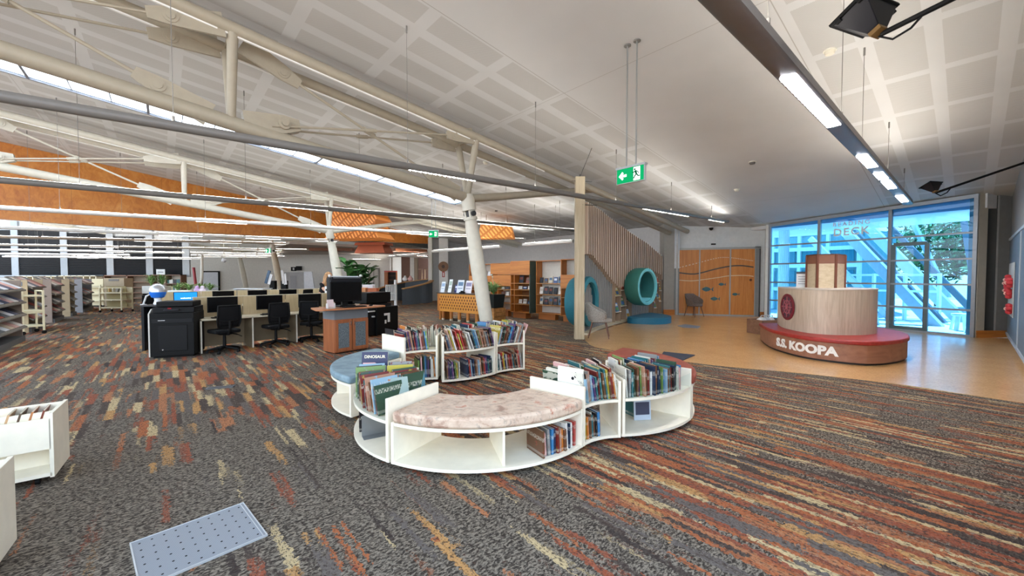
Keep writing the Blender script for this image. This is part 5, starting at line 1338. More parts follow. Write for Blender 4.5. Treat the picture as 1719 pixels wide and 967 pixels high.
# ------------------------------------------------------------------ computer desks
DA = R_(50.5); DO = Vector((-5.80, 7.43, 0)); DZ = .64
dx = Vector((math.cos(DA), math.sin(DA), 0)); dy = Vector((-math.sin(DA), math.cos(DA), 0))
def dk(x, y, z=0.0): return DO + dx * x + dy * y + Vector((0, 0, z))
DESKW = M('#c9bfa8', .4, name='pale_desk_laminate'); DIVW = wood('#b7a27c', '#cdb994', 2, 1.2, .6, 'pale_screen_board'); MODW = M('#83745c', .6)
def desk(x, y, label, w=.85, flip=False):
    r = root('workstation_desk', label, 'desk', dk(x, y), DA, 'computer workstation desks')
    mb = MB(); mb.bb(.004, w - .004, 0, .60, DZ - .028, DZ); mb.build('worktop', DESKW, r, bev=.003)
    mb = MB(); mb.bb(-.012, .012, .035, .58, .0, DZ - .028); mb.mat(1).bb(-.012, .012, .02, .035, .0, DZ - .028); mb.build('leg_panel', [MODW, M('#ded8ca', .4)], r)  # panel side coloured dark for the shade under the desk
    mb = MB(); mb.bb(.012, w, .50, .52, .06, DZ - .03); mb.build('modesty_panel', MODW, r)
    mb = MB(); mb.bb(.01, w - .01, .60, .632, DZ - .05, 1.03); mb.build('screen_divider', DIVW, r, bev=.003)
    mb = MB(); mb.bb(.0, w, .598, .634, 1.03, 1.042); mb.build('divider_cap', M('#d9cfb8', .5), r)
    return r
def monitor(x, y, label, w=.51, h=.30, z=DZ, on=None, rz=0.0):
    r = root('monitor', label, 'monitor', dk(x, y, z), DA + rz, 'desk monitors')
    mb = MB(); mb.bb(-w / 2, w / 2, -.012, .018, .10, .10 + h); mb.build('case', BLACK, r, bev=.004)
    mb = MB(); mb.bb(-w / 2 + .012, w / 2 - .012, -.0135, -.011, .116, .10 + h - .012); mb.build('screen', on or SCREEN, r)
    mb = MB(); mb.bb(-.03, .03, .018, .035, .02, .30); mb.build('stand', BLACK, r)
    mb = MB(); mb.bb(-.12, .12, -.07, .10, 0, .012); mb.build('foot', BLACK, r, bev=.003)
    return r
def keyboard(x, y, label, z=DZ):
    r = root('keyboard', label, 'keyboard', dk(x, y, z), DA, 'keyboards')
    mb = MB(); mb.bb(-.21, .21, -.065, .065, .001, .016); mb.build('case', BLACK, r, bev=.003)
    mb = MB()
    for i in range(14):
        for j in range(5): mb.bb(-.2 + i * .0286, -.2 + i * .0286 + .024, -.055 + j * .022, -.055 + j * .022 + .018, .016, .021)
    mb.build('keys', M('#232326', .5), r)
MESHM = M('#101012', .9)
def task_chair(loc, rz, label):            # faces local +y, back towards -y
    r = root('task_chair', label, 'office chair', loc, rz, 'black mesh task chairs')
    mb = MB(); pl = spline([(-.20, -.20), (-.225, 0), (-.21, .2), (0, .235), (.21, .2), (.225, 0), (.20, -.20), (0, -.22)], 4); mb.prism(pl, .375, .44); mb.build('seat', M('#0d0d0f', .9), r, bev=.02, bseg=3)
    mb = MB(); n = 8; vs = []; fs = []
    for j in range(7):
        f = j / 6; z = .50 + .40 * f; hw = .20 - .025 * f if f > .3 else .165 + .1 * f
        for i in range(n + 1):
            x = -hw + 2 * hw * i / n; vs.append((x, -.235 - .05 * f + .35 * x * x - .03 * math.sin(f * PI), z))
    for j in range(6):
        for i in range(n): fs.append((j * (n + 1) + i, j * (n + 1) + i + 1, (j + 1) * (n + 1) + i + 1, (j + 1) * (n + 1) + i))
    mb.add(vs, fs); o = mb.build('mesh_back', MESHM, r); md = o.modifiers.new('thickness', 'SOLIDIFY'); md.thickness = .012
    E = [vs[i] for i in range(n + 1)] + [vs[j * (n + 1) + n] for j in range(1, 7)] + [vs[6 * (n + 1) + i] for i in range(n - 1, -1, -1)] + [vs[j * (n + 1)] for j in range(5, 0, -1)]
    mb = MB(); mb.path(E, .014, 8, closed=True); mb.path([(-.19, -.24, .66), (-.1, -.28, .62), (0, -.29, .61), (.1, -.28, .62), (.19, -.24, .66)], .014, 8); mb.build('back_frame', BLACK, r)
    mb = MB(); mb.path([(0, -.29, .62), (0, -.30, .50), (0, -.22, .36), (0, -.05, .35)], .022, 8); mb.build('back_post', BLACK, r)
    mb = MB(); mb.tube((0, 0, .10), (0, 0, .38), .03, .025, 12); mb.boxM(.18, .2, .04, Matrix.Translation((0, 0, .36))); mb.build('gas_column', BLACK, r)
    for k in range(2): mb = MB(); mb.path([(.08, -.02 - .08 * k, .355), (.19, -.03 - .1 * k, .335 - .01 * k), (.24, -.04 - .12 * k, .30 - .01 * k)], .008, 6); mb.build('lever', BLACK, r)
    mb = MB()
    for k in range(5): t_ = k * 2 * PI / 5 + .3; mb.path([(0, 0, .10), (.14 * math.cos(t_), .14 * math.sin(t_), .085), (.27 * math.cos(t_), .27 * math.sin(t_), .06)], [.03, .022, .016], 8)
    mb.build('star_base', BLACK, r)
    for k in range(5): t_ = k * 2 * PI / 5 + .3; c = Vector((.27 * math.cos(t_), .27 * math.sin(t_), .027)); s = Vector((-math.sin(t_), math.cos(t_), 0)) * .022; mb = MB(); mb.tube(c - s, c + s, .026, n=12); mb.build('castor', BLACK, r)
    return r
dl = ['nearest front desk, beside the tall black copier', 'second front desk from the copier', 'third front desk from the copier, left of the kiosk', 'fourth front desk, hidden behind the wooden kiosk']
ml = ['black monitor on the front desk nearest the copier', 'black monitor on the second front desk', 'black monitor on the third front desk, left of the kiosk', 'black monitor on the front desk behind the kiosk']
for k in range(4):
    desk(k * .85, 0, 'pale ' + dl[k]); monitor(k * .85 + .43, .34, ml[k]); keyboard(k * .85 + .40, .13, 'black keyboard on the ' + ['desk nearest the copier', 'second front desk', 'third front desk', 'desk behind the kiosk'][k])
task_chair(dk(.33, -.10), DA + .05, 'black mesh task chair at the desk nearest the copier')
task_chair(dk(1.24, -.08), DA - .1, 'black mesh task chair at the second front desk')
task_chair(dk(1.98, -.05), DA - .55, 'black mesh task chair at the third desk, left of the kiosk')
BLUE = emit('#1f78c8', .9, 'blue_screen_glow')
for k in range(5):
    desk(.15 + k * .85, 3.85, 'pale rear-row desk, ' + ['leftmost, with the blue screen', 'third of the rear row', 'fourth of the rear row', 'fifth of the rear row', 'last of the rear row behind the kiosk'][k])
monitor(-.10, 4.2, 'small dark monitor left of the blue screen', .30, .24)
t_ = monitor(.60, 4.15, 'monitor showing a bright blue page on the rear desks', .50, .30, on=BLUE)
mb = MB(); text_on(mb, 'welcome', .06, face_mx((0, -.0145, .22), (1, 0, 0)), .0006, .001); mb.build('screen_words', WHT, t_)
monitor(1.45, 4.2, 'black monitor on the rear desks above the first task chair'); monitor(2.30, 4.2, 'black monitor on the rear desks left of the beige column'); monitor(3.15, 4.2, 'black monitor on the rear desks right of the beige column')

# ------------------------------------------------------------------ tall black copier at the end of the desks
c0 = ground(250, 603); c1 = ground(327, 598); ce = (c1 - c0); cw = ce.length; ce.normalize(); ca = math.atan2(ce.y, ce.x)
r = root('copier', 'tall black copier with pale side panel at the end of the desks', 'copier', c0, ca, 'black copiers')
mb = MB(); mb.bb(.02, cw, 0, .60, .03, .80); mb.build('body', M('#08090a', .6), r, bev=.01)
mb = MB(); mb.prism([(0, 0), (.6, 0), (.6, .84), (.12, .84), (0, .76)], 0, .022, Matrix.Translation((-.002, 0, .03)) @ Matrix(((0, 0, 1, 0), (1, 0, 0, 0), (0, 1, 0, 0), (0, 0, 0, 1)))); mb.build('side_panel', M('#cfcdc6', .4), r, bev=.004)
mb = MB(); mb.bb(.14, cw - .10, -.008, .004, .12, .58); mb.build('front_door', M('#0e0f11', .5), r, bev=.006)
mb = MB(); mb.bb(.05, cw - .02, -.006, .002, .62, .70); mb.build('paper_drawer', M('#121316', .5), r, bev=.004)
mb = MB(); mb.bb(.14, .24, -.016, -.004, .665, .675).lathe([(.012, 0), (.012, .01)], n=10, Mx=Matrix.Translation((.20, -.008, .15)) @ Matrix.Rotation(PI / 2, 4, 'X')); mb.build('drawer_handle', CHROME, r)
mb = MB(); mb.bb(.06, cw, .02, .56, .80, .90); mb.build('scanner_bed', M('#0f1012', .55), r, bev=.008)
mb = MB(); mb.bb(.10, cw - .02, .05, .52, .905, 1.0); mb.build('document_feeder', M('#0a0b0c', .55), r, bev=.012)
mb = MB(); mb.boxM(.22, .12, .02, Matrix.Translation((.33, .03, .87)) @ Matrix.Rotation(R_(25), 4, 'X')); mb.build('control_panel', M('#2a2b30', .3), r, bev=.003)
mb = MB(); mb.boxM(.05, .04, .012, Matrix.Translation((.30, .02, .885)) @ Matrix.Rotation(R_(25), 4, 'X')); mb.build('red_button', M('#a3222c', .4), r)
mb = MB(); mb.bb(.05, cw - .03, .04, .56, 0, .03); mb.build('plinth', M('#0b0b0c', .6), r)
# silver and blue dome device, dark side desk, phone handset arm, waste bin
p = at(265, 494, 7.9); b_ = root('dome_dispenser', 'silver dome device with blue band beside the copier', 'dispenser', (p.x, p.y, .90))
sd = root('side_table', 'dark narrow side table behind the copier', 'table', (p.x - .1, p.y + .05, 0), ca)
mb = MB(); mb.bb(-.16, .32, -.2, .25, .86, .885); mb.build('tabletop', M('#2b2c30', .5), sd)
for sx in (-.14, .28): mb = MB(); mb.bb(sx - .02, sx + .02, -.18, .23, 0, .86); mb.build('leg_panel', M('#202124', .5), sd)
mb = MB(); mb.bb(-.14, .26, .2, .22, .1, .86); mb.build('back_panel', M('#1d1e21', .5), sd)
mb = MB(); mb.lathe([(.06, -.02), (.075, 0), (.055, .06), (.06, .12)], n=16); mb.build('pedestal', M('#e3e5e6', .4), b_)
mb = MB(); mb.lathe([(.03, .10), (.10, .13), (.128, .20), (.13, .235)], n=24); mb.build('blue_band', M('#2272d8', .3), b_)
mb = MB(); mb.lathe([(.13, .235), (.128, .30), (.10, .36), (.05, .395), (.01, .40)], n=24); mb.build('dome', M('#c3c6ca', .25, .5), b_)
b_.location.z = .907
q = at(249, 500, 7.9); mb = MB(); mb.path([(q.x - .10, q.y, .90), (q.x - .04, q.y, 1.06), (q.x + .05, q.y, 1.10), (q.x + .08, q.y, 1.05)], .016, 8); mb.lathe([(.05, .886), (.05, .90)], c=(q.x - .10, q.y, 0), n=12); o = mb.build('goose_neck_stand', M('#d6d6d4', .4)); tag(o, 'small white curved stand left of the silver dome', 'stand')
r = root('waste_bin', 'small pale waste bin between copier and desk', 'bin', ground(331, 592)); mb = MB(); mb.lathe([(.07, 0), (.08, .2), (.075, .2), (.066, .01)], n=16); mb.build('bucket', M('#b9b6ae', .5), r)
mb = MB(); mb.lathe([(.082, .195), (.082, .21), (.076, .21)], n=16); mb.build('rim', M('#a9a69e', .5), r)

# ------------------------------------------------------------------ wooden catalogue kiosk
k0 = ground(562, 595); k1 = ground(618, 586); ke = (k1 - k0); kw = ke.length; ke.normalize(); ka = math.atan2(ke.y, ke.x)
r = root('catalogue_kiosk', 'standing cherry wood kiosk with two grey glass doors', 'kiosk', k0, ka)
CHER = wood('#8a4f30', '#a8663f', 2, 1, .4, 'cherry_veneer'); CHERH = wood('#a8683f', '#c4845a', 0, 1, .35, 'cherry_top')
KD = .42; KH = .86
mb = MB(); mb.bb(0, kw, 0, KD, .02, .64); mb.build('cabinet', CHER, r, bev=.003)
mb = MB(); mb.bb(0, kw, .0, KD, .64, KH - .03); mb.build('grey_band', M('#6f7479', .4), r)
mb = MB(); mb.bb(.02, kw - .02, .02, KD - .02, 0, .02); mb.build('plinth', BLACK, r)
t = NT('rain_glass'); n_ = t.noise(t.coord(), 70, 3); GLS = t.done(t.ramp(n_, [(.35, lin('#4b555a')), (.65, lin('#7b868b'))]), .25, bump=n_, bstr=.4)
for s in (0, 1):
    x0 = .01 + s * (kw / 2); x1 = x0 + kw / 2 - .015
    dd = MB(); dd.bb(x0, x0 + .055, -.02, 0, .04, .63).bb(x1 - .055, x1, -.02, 0, .04, .63).bb(x0 + .055, x1 - .055, -.02, 0, .04, .10).bb(x0 + .055, x1 - .055, -.02, 0, .57, .63); o = dd.build('door', CHER, r, bev=.002)
    mb = MB(); mb.bb(x0 + .05, x1 - .05, -.012, -.004, .09, .58); mb.build('glass', GLS, o)
    hxx = x1 - .03 if s == 0 else x0 + .03
    mb = MB(); mb.path([(hxx, -.02, .52), (hxx, -.045, .53), (hxx, -.045, .58), (hxx, -.02, .59)], .006, 6); mb.build('handle', CHROME, o)
pl = spline([(-.36, -.02), (-.30, -.12), (.1, -.17), (kw / 2, -.19), (kw - .1, -.17), (kw + .30, -.12), (kw + .36, -.02)], 5) + [(kw + .2, KD + .06), (-.2, KD + .06)]
mb = MB(); mb.prism(pl, KH - .03, KH); mb.build('counter_top', CHERH, r, bev=.006)
kp = lambda x, y, z: k0 + ke * x + Vector((-ke.y, ke.x, 0)) * y + Vector((0, 0, z))
m_ = root('catalogue_terminal', 'large black hooded screen terminal on the wooden kiosk', 'monitor', kp(kw * .5, .2, KH + .001), ka)
mb = MB(); mb.bb(-.33, .33, -.03, .10, .10, .56); mb.build('case', M('#0b0c0e', .5), m_, bev=.01)
mb = MB(); mb.bb(-.30, .30, -.034, -.028, .12, .46); mb.build('screen', SCREEN, m_)
mb = MB(); mb.prism([(-.33, .48), (.33, .48), (.30, .58), (-.30, .58)], -.05, .12, Matrix(((1, 0, 0, 0), (0, 0, 1, 0), (0, 1, 0, 0), (0, 0, 0, 1)))); mb.build('hood', M('#1d1f24', .35), m_, bev=.006)
mb = MB(); mb.boxM(.56, .10, .006, Matrix.Translation((0, -.02, .575)) @ Matrix.Rotation(R_(20), 4, 'X')); mb.build('hood_light_strip', M('#8f959c', .3), m_)
for sx in (-.32, .32): mb = MB(); mb.ball((sx, 0, .60), .028, 12, 8); mb.build('corner_knob', M('#d9dadb', .3), m_)
mb = MB(); mb.bb(-.06, .06, .02, .08, .03, .12).bb(-.16, .16, -.08, .12, 0, .03); mb.build('stand', BLACK, m_, bev=.004)
r2 = root('keyboard', 'black keyboard on the kiosk counter', 'keyboard', kp(kw * .55, -.05, KH + .001), ka, 'keyboards')
mb = MB(); mb.bb(-.22, .22, -.07, .07, 0, .018); mb.build('case', BLACK, r2, bev=.003)
mb = MB()
for i in range(14):
    for j in range(5): mb.bb(-.2 + i * .0286, -.2 + i * .0286 + .024, -.055 + j * .022, -.055 + j * .022 + .018, .018, .023)
mb.build('keys', M('#232326', .5), r2)
mb = MB(); q = kp(kw + .06, -.02, KH + .012); mb.ball(q, .045, 12, 8, (.8, 1.2, .4)); o = mb.build('computer_mouse', BLACK); tag(o, 'black mouse on the right wing of the kiosk counter', 'mouse')
r3 = root('slip_holder', 'clear slip holder with pale paper slips on the kiosk', 'holder', kp(-.05, .02, KH + .001), ka)
mb = MB(); mb.bb(-.07, .07, -.03, .05, 0, .01).bb(-.07, -.065, -.03, .05, 0, .09).bb(.065, .07, -.03, .05, 0, .09); mb.build('tray', M('#c9c6c4', .3), r3)
mb = MB(); mb.boxM(.12, .02, .14, Matrix.Translation((0, .02, .09)) @ Matrix.Rotation(-.25, 4, 'X')); mb.build('slips', M('#dcc9cb', .7), r3)

# ------------------------------------------------------------------ second black printer with white symbol
q0 = ground(633, 564.5); q1 = ground(668.5, 558); qe = (q1 - q0); qw = qe.length; qe.normalize(); qa = math.atan2(qe.y, qe.x)
r = root('copier', 'black copier with a white angular symbol right of the kiosk', 'copier', q0, qa, 'black copiers')
mb = MB(); mb.bb(0, qw, 0, .55, .03, .70); mb.build('body', M('#08090a', .6), r, bev=.01)
mb = MB(); mb.bb(-.30, 0, .05, .5, .03, .66); mb.build('side_unit', M('#141518', .4), r, bev=.008)
mb = MB(); mb.bb(-.25, -.05, -.0, .06, .60, .63).bb(-.12, -.06, .0, .06, .47, .50); mb.build('white_tag', M('#d6d8d8', .4), r)
mb = MB(); mb.bb(-.05, qw * .75, .06, .5, .70, .78); mb.build('output_tray', M('#1a1b1e', .4), r, bev=.006)
mb = MB(); mb.bb(-.28, qw * .70, .04, .5, .80, 1.06); mb.build('scanner_unit', M('#0a0b0c', .55), r, bev=.012)
mb = MB(); mb.bb(.02, qw * .65, .12, .4, .76, .80); mb.build('neck', BLACK, r)
Mx = Matrix(((1, 0, 0, qw * .32), (0, 0, -1, -.004), (0, 1, 0, .28), (0, 0, 0, 1)))
mb = MB(); mb.prism([(0, .20), (.0, .255), (.20, .255), (.20, .03), (.12, .03), (.12, .20)], -.001, .006, Mx); mb.prism([(.02, .0), (.02, .09), (.075, .09), (.075, .0)], -.001, .006, Mx); mb.build('white_symbol', M('#eceeec', .5), r, smooth=False)
for x in (.04, qw - .04): mb = MB(); mb.tube((x - .015, .05, .02), (x + .015, .05, .02), .02, n=10); mb.build('caster', BLACK, r)
# white baby gate and stands behind
gp = at(654, 493, 19.0); r = root('white_gate', 'small white slatted gate standing behind the black copier', 'gate', (gp.x, gp.y, 0), qa)
mb = MB(); mb.bb(.36, .46, -.05, .05, 0, 1.28); mb.build('post', M('#e9eaea', .4), r, bev=.004)
mb = MB(); mb.bb(-.25, .36, -.02, .02, 1.0, 1.06).bb(-.25, .36, -.02, .02, .30, .36).bb(-.25, .36, -.02, .02, .62, .66); mb.build('rail', M('#e9eaea', .4), r)
for k in range(6): mb = MB(); mb.bb(-.25 + k * .115, -.20 + k * .115, -.015, .015, .3, 1.0); mb.build('slat', M('#e9eaea', .4), r)
mb = MB(); mb.bb(-.3, .5, -.12, .12, 0, .03); mb.build('foot', M('#d9d9d8', .4), r)

# ------------------------------------------------------------------ lattice reception desk with things on it
ra = math.atan2(-BX.y, -BX.x)          # front runs along -b
rp = ground(735, 536.5)
e_ = ground(821, 546) - rp; ra = math.atan2(e_.y, e_.x); RL = 2.36
r = root('reception_desk', 'honey timber reception desk with diamond lattice front and round legs', 'desk', rp, ra)
RH = .90
LATF = NT('diamond_lattice_timber'); tc = LATF.coord(); sp = LATF.n('SeparateXYZ', {0: tc})
u_ = LATF.math('MODULO', LATF.math('ADD', LATF.math('DIVIDE', sp.outputs[0], .12), 50.0), 1.0)
rw = LATF.math('FLOOR', LATF.math('DIVIDE', sp.outputs[2], .092))
u2 = LATF.math('MODULO', LATF.math('ADD', LATF.math('ADD', LATF.math('DIVIDE', sp.outputs[0], .12), 50.0), LATF.math('MULTIPLY', rw, .5)), 1.0)
v_ = LATF.math('MODULO', LATF.math('ADD', LATF.math('DIVIDE', sp.outputs[2], .092), 50.0), 1.0)
dd_ = LATF.math('ADD', LATF.math('MULTIPLY', LATF.math('ABSOLUTE', LATF.math('SUBTRACT', u2, .5)), 1.5), LATF.math('ABSOLUTE', LATF.math('SUBTRACT', v_, .5)))
inz = LATF.math('MULTIPLY', LATF.math('GREATER_THAN', sp.outputs[2], .37), LATF.math('LESS_THAN', sp.outputs[2], .83))
hole = LATF.math('MULTIPLY', LATF.math('LESS_THAN', dd_, .46), inz)
col = LATF.mix(hole, lin('#d8943f'), lin('#6e3510')); LATF = LATF.done(col, .45, bump=LATF.math('SUBTRACT', 1.0, hole), bstr=.5, bdist=.01)
mb = MB(); mb.bb(.10, RL, .0, .04, .30, RH - .02); mb.build('lattice_front', LATF, r)
mb = MB(); mb.bb(-.04, .10, .02, .55, .30, RH - .02); mb.build('side_front', TIMBER, r)
mb = MB(); mb.bb(.10, RL, .10, .60, .32, RH - .05); mb.build('cabinet', M('#5b3a20', .6), r)
mb = MB(); mb.bb(-.06, RL + .02, -.02, .64, RH - .02, RH + .01); mb.build('counter_top', M('#3b322d', .35), r, bev=.003)
for k in range(6): x = .18 + k * .40; mb = MB(); mb.tube((x, .09, .0), (x, .09, .31), .055, n=14); mb.mat(1).tube((x, .09, .001), (x, .09, .06), .057, n=14); mb.build('leg', [TIMBER, M('#cdbfa8', .5)], r)
mb = MB(); mb.bb(-.03, .06, .08, .50, 0, .31); mb.build('end_leg', TIMBER, r)
rk = lambda x, y, z: rp + Vector((math.cos(ra), math.sin(ra), 0)) * x + Vector((-math.sin(ra), math.cos(ra), 0)) * y + Vector((0, 0, z))
def leaflet(x, y, z, w, h, hexc, label, frame=None, grp='leaflets on the reception desk', rz=0.0, lean=-.22, strip=None):
    mb = MB(); Mx = Matrix.Translation(frame(x, y, z + h / 2 + .004)) @ Matrix.Rotation(ra + rz, 4, 'Z') @ Matrix.Rotation(lean, 4, 'X')
    mb.boxM(w, .012, h, Mx); mb.mat(1).boxM(w * .75, .004, h * .3, Mx @ Matrix.Translation((0, -.007, h * .2))); mb.boxM(w * .7, .004, h * .05, Mx @ Matrix.Translation((0, -.007, -h * .15)))
    o = mb.build('leaflet_stand', [M(hexc, .4), M(strip or '#6f86a8', .5)]); tag(o, label, 'leaflet', grp); return o
for i, (x, w, h, c_, lb) in enumerate(((.12, .20, .36, '#dfe6ee', 'tall pale leaflet stand at the left end of the reception desk'), (.42, .16, .44, '#e8ecf0', 'tall white leaflet stand, second on the reception desk'), (.66, .18, .26, '#2a3470', 'navy leaflet stand on the reception desk'), (.98, .30, .42, '#d8e0ea', 'broad pale leaflet stand in the middle of the reception desk'), (1.30, .30, .40, '#e6e3ec', 'broad lilac-white leaflet stand on the reception desk'), (1.95, .16, .28, '#e9e4da', 'cream leaflet stand leaning near the column'))):
    leaflet(x, .14 + .06 * (i % 3), RH + .01, w, h, c_, lb, rk, strip=['#8aa0c0', '#9fb4a8', '#c8cfe8', '#5a7a9a', '#8a86a8', '#7a6a58'][i])
mb = MB(); q = rk(1.14, .06, RH + .012); mb.box((q.x, q.y, q.z + .02), (.20, .09, .04), rz=ra); mb.box((q.x, q.y, q.z + .06), (.12, .03, .04), rz=ra); o = mb.build('desk_phone', BLACK, bev=.004); tag(o, 'black phone handset on the front of the reception desk', 'phone')
m_ = root('monitor', 'black monitor back on the reception desk', 'monitor', rk(1.78, .38, RH + .011), ra + .2, 'desk monitors')
mb = MB(); mb.bb(-.22, .22, -.02, .02, .08, .36); mb.build('case', BLACK, m_, bev=.006)
mb = MB(); mb.bb(-.04, .04, -.01, .04, .01, .12).bb(-.1, .1, -.06, .08, 0, .012); mb.build('stand', BLACK, m_)
# plant crate beside the desk
cp = ground(827, 547); cp = Vector((-.56, 12.05, 0))
r = root('plant_crate', 'square timber planter crate under the black pot', 'crate', cp, ra)
STR = wood('#8a5a2a', '#c98f4c', 0, .5, .5, 'striped_crate_timber')
for k in range(4): mb = MB(); mb.bb(-.26, .26, -.26, .26, .01 + k * .125, .01 + k * .125 + .118); mb.build('board', STR, r, bev=.004)
r = root('plant_pot', 'black square pot with a spider plant by the reception desk', 'potted plant', cp + Vector((0, 0, .511)), ra)
mb = MB(); mb.prism([(-.21, -.21), (.21, -.21), (.21, .21), (-.21, .21)], 0, .40, top=[(-.25, -.25), (.25, -.25), (.25, .25), (-.25, .25)]); mb.build('pot', M('#1e2422', .4), r, bev=.006)
def blade_plant(r, n, rad, h, m, seed, base=(0, 0, 0), w=.012):
    rn = random.Random(seed); mb = MB(); rn_h = [.0, .15, .3, .45, .6, .2, .4]
    for k in range(n):
        t_ = rn.uniform(0, 2 * PI); L = rn.uniform(.6, 1.0); d_ = Vector((math.cos(t_), math.sin(t_), 0)); s_ = Vector((-d_.y, d_.x, 0)); P = []
        for j in range(6):
            f = j / 5; up_ = rn_h[k % 7]; P.append(Vector(base) + d_ * rad * L * (f ** 1.3) * (1.35 - up_ * .6) + Vector((0, 0, h * L * (.55 + up_) * (1.9 * f - 1.45 * f * f))))
        for j in range(5):
            w0, w1 = w * (1 - j / 5.2), w * (1 - (j + 1) / 5.2); mb.add([P[j] - s_ * w0, P[j] + s_ * w0, P[j + 1] + s_ * w1, P[j + 1] - s_ * w1], [(0, 1, 2, 3)])
    return mb.build('leaves', m, r)
LEAFG = leaf_mat('#4f7d36', '#a6c57e'); LEAFD = leaf_mat('#1f4a22', '#3f7434')
blade_plant(r, 220, .40, .62, LEAFG, 3, (0, 0, .38), .016)
mb = MB(); mb.path([(0, 0, .4), (-.02, .02, .75), (-.10, .03, .98)], .004, 5); mb.ball((-.10, .03, .98), .03, 8, 6); mb.ball((-.06, .03, .92), .02, 8, 6); mb.build('flower_stem', M('#dfe6d2', .6), r)
mb = MB(); q = rk(2.22, .25, 0); mb.box((q.x, q.y, .16), (.20, .3, .32), rz=ra); o = mb.build('green_bin', M('#1d7a4c', .5), bev=.01); tag(o, 'small green bin tucked under the reception desk', 'bin')

# ------------------------------------------------------------------ honey timber bookcases behind the desk
b0 = Vector((-.02, 14.15, 0)); bdir = (Vector((1.93, 12.66, 0)) - Vector((-.47, 14.69, 0))).normalized(); ba = math.atan2(bdir.y, bdir.x)
bo = Vector((.70, 13.55, 0))
BW = lambda x, y, z: bo + bdir * x + Vector((-bdir.y, bdir.x, 0)) * y + Vector((0, 0, z))
SHW = M('#b6814d', .45, name='shelf_timber'); BKW = M('#d6d2c8', .8); GRN = M('#4a5a52', .5)
def bookcase(x, w, label, z0, z1, shelves, closed=(), dep=.34, y=0.0, back=BKW, right=None, legs=True, name='bookcase', divs=()):
    r = root(name, label, 'bookcase', BW(x, y, 0), ba, 'honey timber bookcases')
    t_ = .022
    mb = MB(); mb.bb(0, t_, 0, dep, z0, z1); mb.build('side_panel', TIMBER, r)
    mb = MB(); mb.bb(w - t_, w, 0, dep, z0, z1); mb.build('side_panel', right or TIMBER, r)
    mb = MB(); mb.bb(0, w, 0, dep, z1 - t_, z1).bb(t_, w - t_, .01, dep, z0, z0 + t_); mb.build('carcass', TIMBERH, r)
    mb = MB(); mb.bb(t_, w - t_, dep - .012, dep, z0, z1); mb.build('back_panel', back, r)
    for z in shelves: mb = MB(); mb.bb(t_, w - t_, .005, dep - .012, z - t_, z); mb.build('shelf', SHW, r)
    for (za, zb) in closed: mb = MB(); mb.bb(.002, w - .002, -.018, .0, za, zb); mb.build('cabinet_door', TIMBERH, r, bev=.002)
    for (dx_, za, zb) in divs: mb = MB(); mb.bb(dx_, dx_ + t_, .0, dep, za, zb); mb.build('divider', TIMBER, r)
    if z0 > .1: mb = MB(); mb.bb(.04, w * .7, .10, dep - .05, 0, z0); mb.build('plinth', M('#b06a34', .5), r)
    else: mb = MB(); mb.bb(.03, w - .03, .05, dep - .05, 0, z0); mb.build('plinth', M('#3a2a1e', .6), r)
    return r
# from left to right
bookcase(-3.10, 1.16, 'leftmost honey bookcase with two open cubbies over a closed panel', .22, 1.92, [.62, .95], closed=[(1.10, 1.47)], divs=[(.56, 1.47, 1.92)])
bookcase(-1.93, 1.05, 'honey bookcase half hidden by the near column, doors above open shelves', .22, 1.93, [.50, .75, .98], closed=[(1.10, 1.50), (1.52, 1.90)], divs=[(.30, .24, 1.1)])
bookcase(-.87, .86, 'honey bookcase with green end panel jutting forward', .20, 1.98, [.50, .80, 1.0, 1.22, 1.52], closed=[(1.52, 1.96)], y=-.14, dep=.45, right=GRN, divs=[(.16, .22, 1.5)], back=M('#8c5a30', .6))
bookcase(.10, 1.02, 'honey bookcase with white back and display books right of the green end', .20, 1.98, [.50, .85, 1.22], y=.06)
bookcase(1.13, .92, 'rightmost honey bookcase beside the teal tunnel pod', .18, 2.0, [.48, .78, 1.08], closed=[(1.08, 1.50)], y=.0)
rn = random.Random(5)
SM = ['#e8e6e0', '#3d5a8a', '#26303f', '#c9c2b2', '#dfe3ea', '#8a4a3a', '#4a6d8f', '#f0eee8', '#6a5a4a', '#20242a']
SN = ['white', 'blue', 'dark navy', 'beige', 'pale grey', 'red brown', 'steel blue', 'off-white', 'brown', 'black']
def shelf_items(x, w, z, y, n, where, grp, h=(.16, .26)):
    for k in range(n):
        ci = rn.randrange(10); hh = rn.uniform(*h); xx = x + w * (k + .5) / n; ww = min(.20, w / n * .75)
        mb = MB(); Mx = Matrix.Translation(BW(xx, y, z + hh / 2 + .008)) @ Matrix.Rotation(ba + rn.uniform(-.15, .15), 4, 'Z') @ Matrix.Rotation(-.18, 4, 'X')
        mb.boxM(ww, .02, hh, Mx); mb.mat(1).boxM(ww * .7, .004, hh * .35, Mx @ Matrix.Translation((0, -.012, hh * .1)))
        o = mb.build('display_book', [M(SM[ci], .5), M(SM[(ci + 3) % 10], .5)]); tag(o, '%s book, %s from the left, %s' % (SN[ci], ORD[k], where), 'book', grp)
shelf_items(.14, .95, 1.22, .20, 5, 'top shelf of the white-backed bookcase', 'books in the honey bookcases')
shelf_items(.14, .95, .85, .20, 5, 'middle shelf of the white-backed bookcase', 'books in the honey bookcases')
shelf_items(.14, .95, .50, .20, 5, 'lower shelf of the white-backed bookcase', 'books in the honey bookcases')
shelf_items(-.68, .62, 1.22, .06, 2, 'upper shelf beside the green end panel', 'books in the honey bookcases')
shelf_items(-.68, .62, 1.0, .06, 3, 'second shelf beside the green end panel', 'books in the honey bookcases', (.08, .12))
shelf_items(-.68, .62, .50, .06, 3, 'lower shelf beside the green end panel', 'books in the honey bookcases', (.10, .16))
shelf_items(-1.58, .62, .75, .16, 3, 'lower shelf of the bookcase behind the column', 'books in the honey bookcases', (.12, .18))
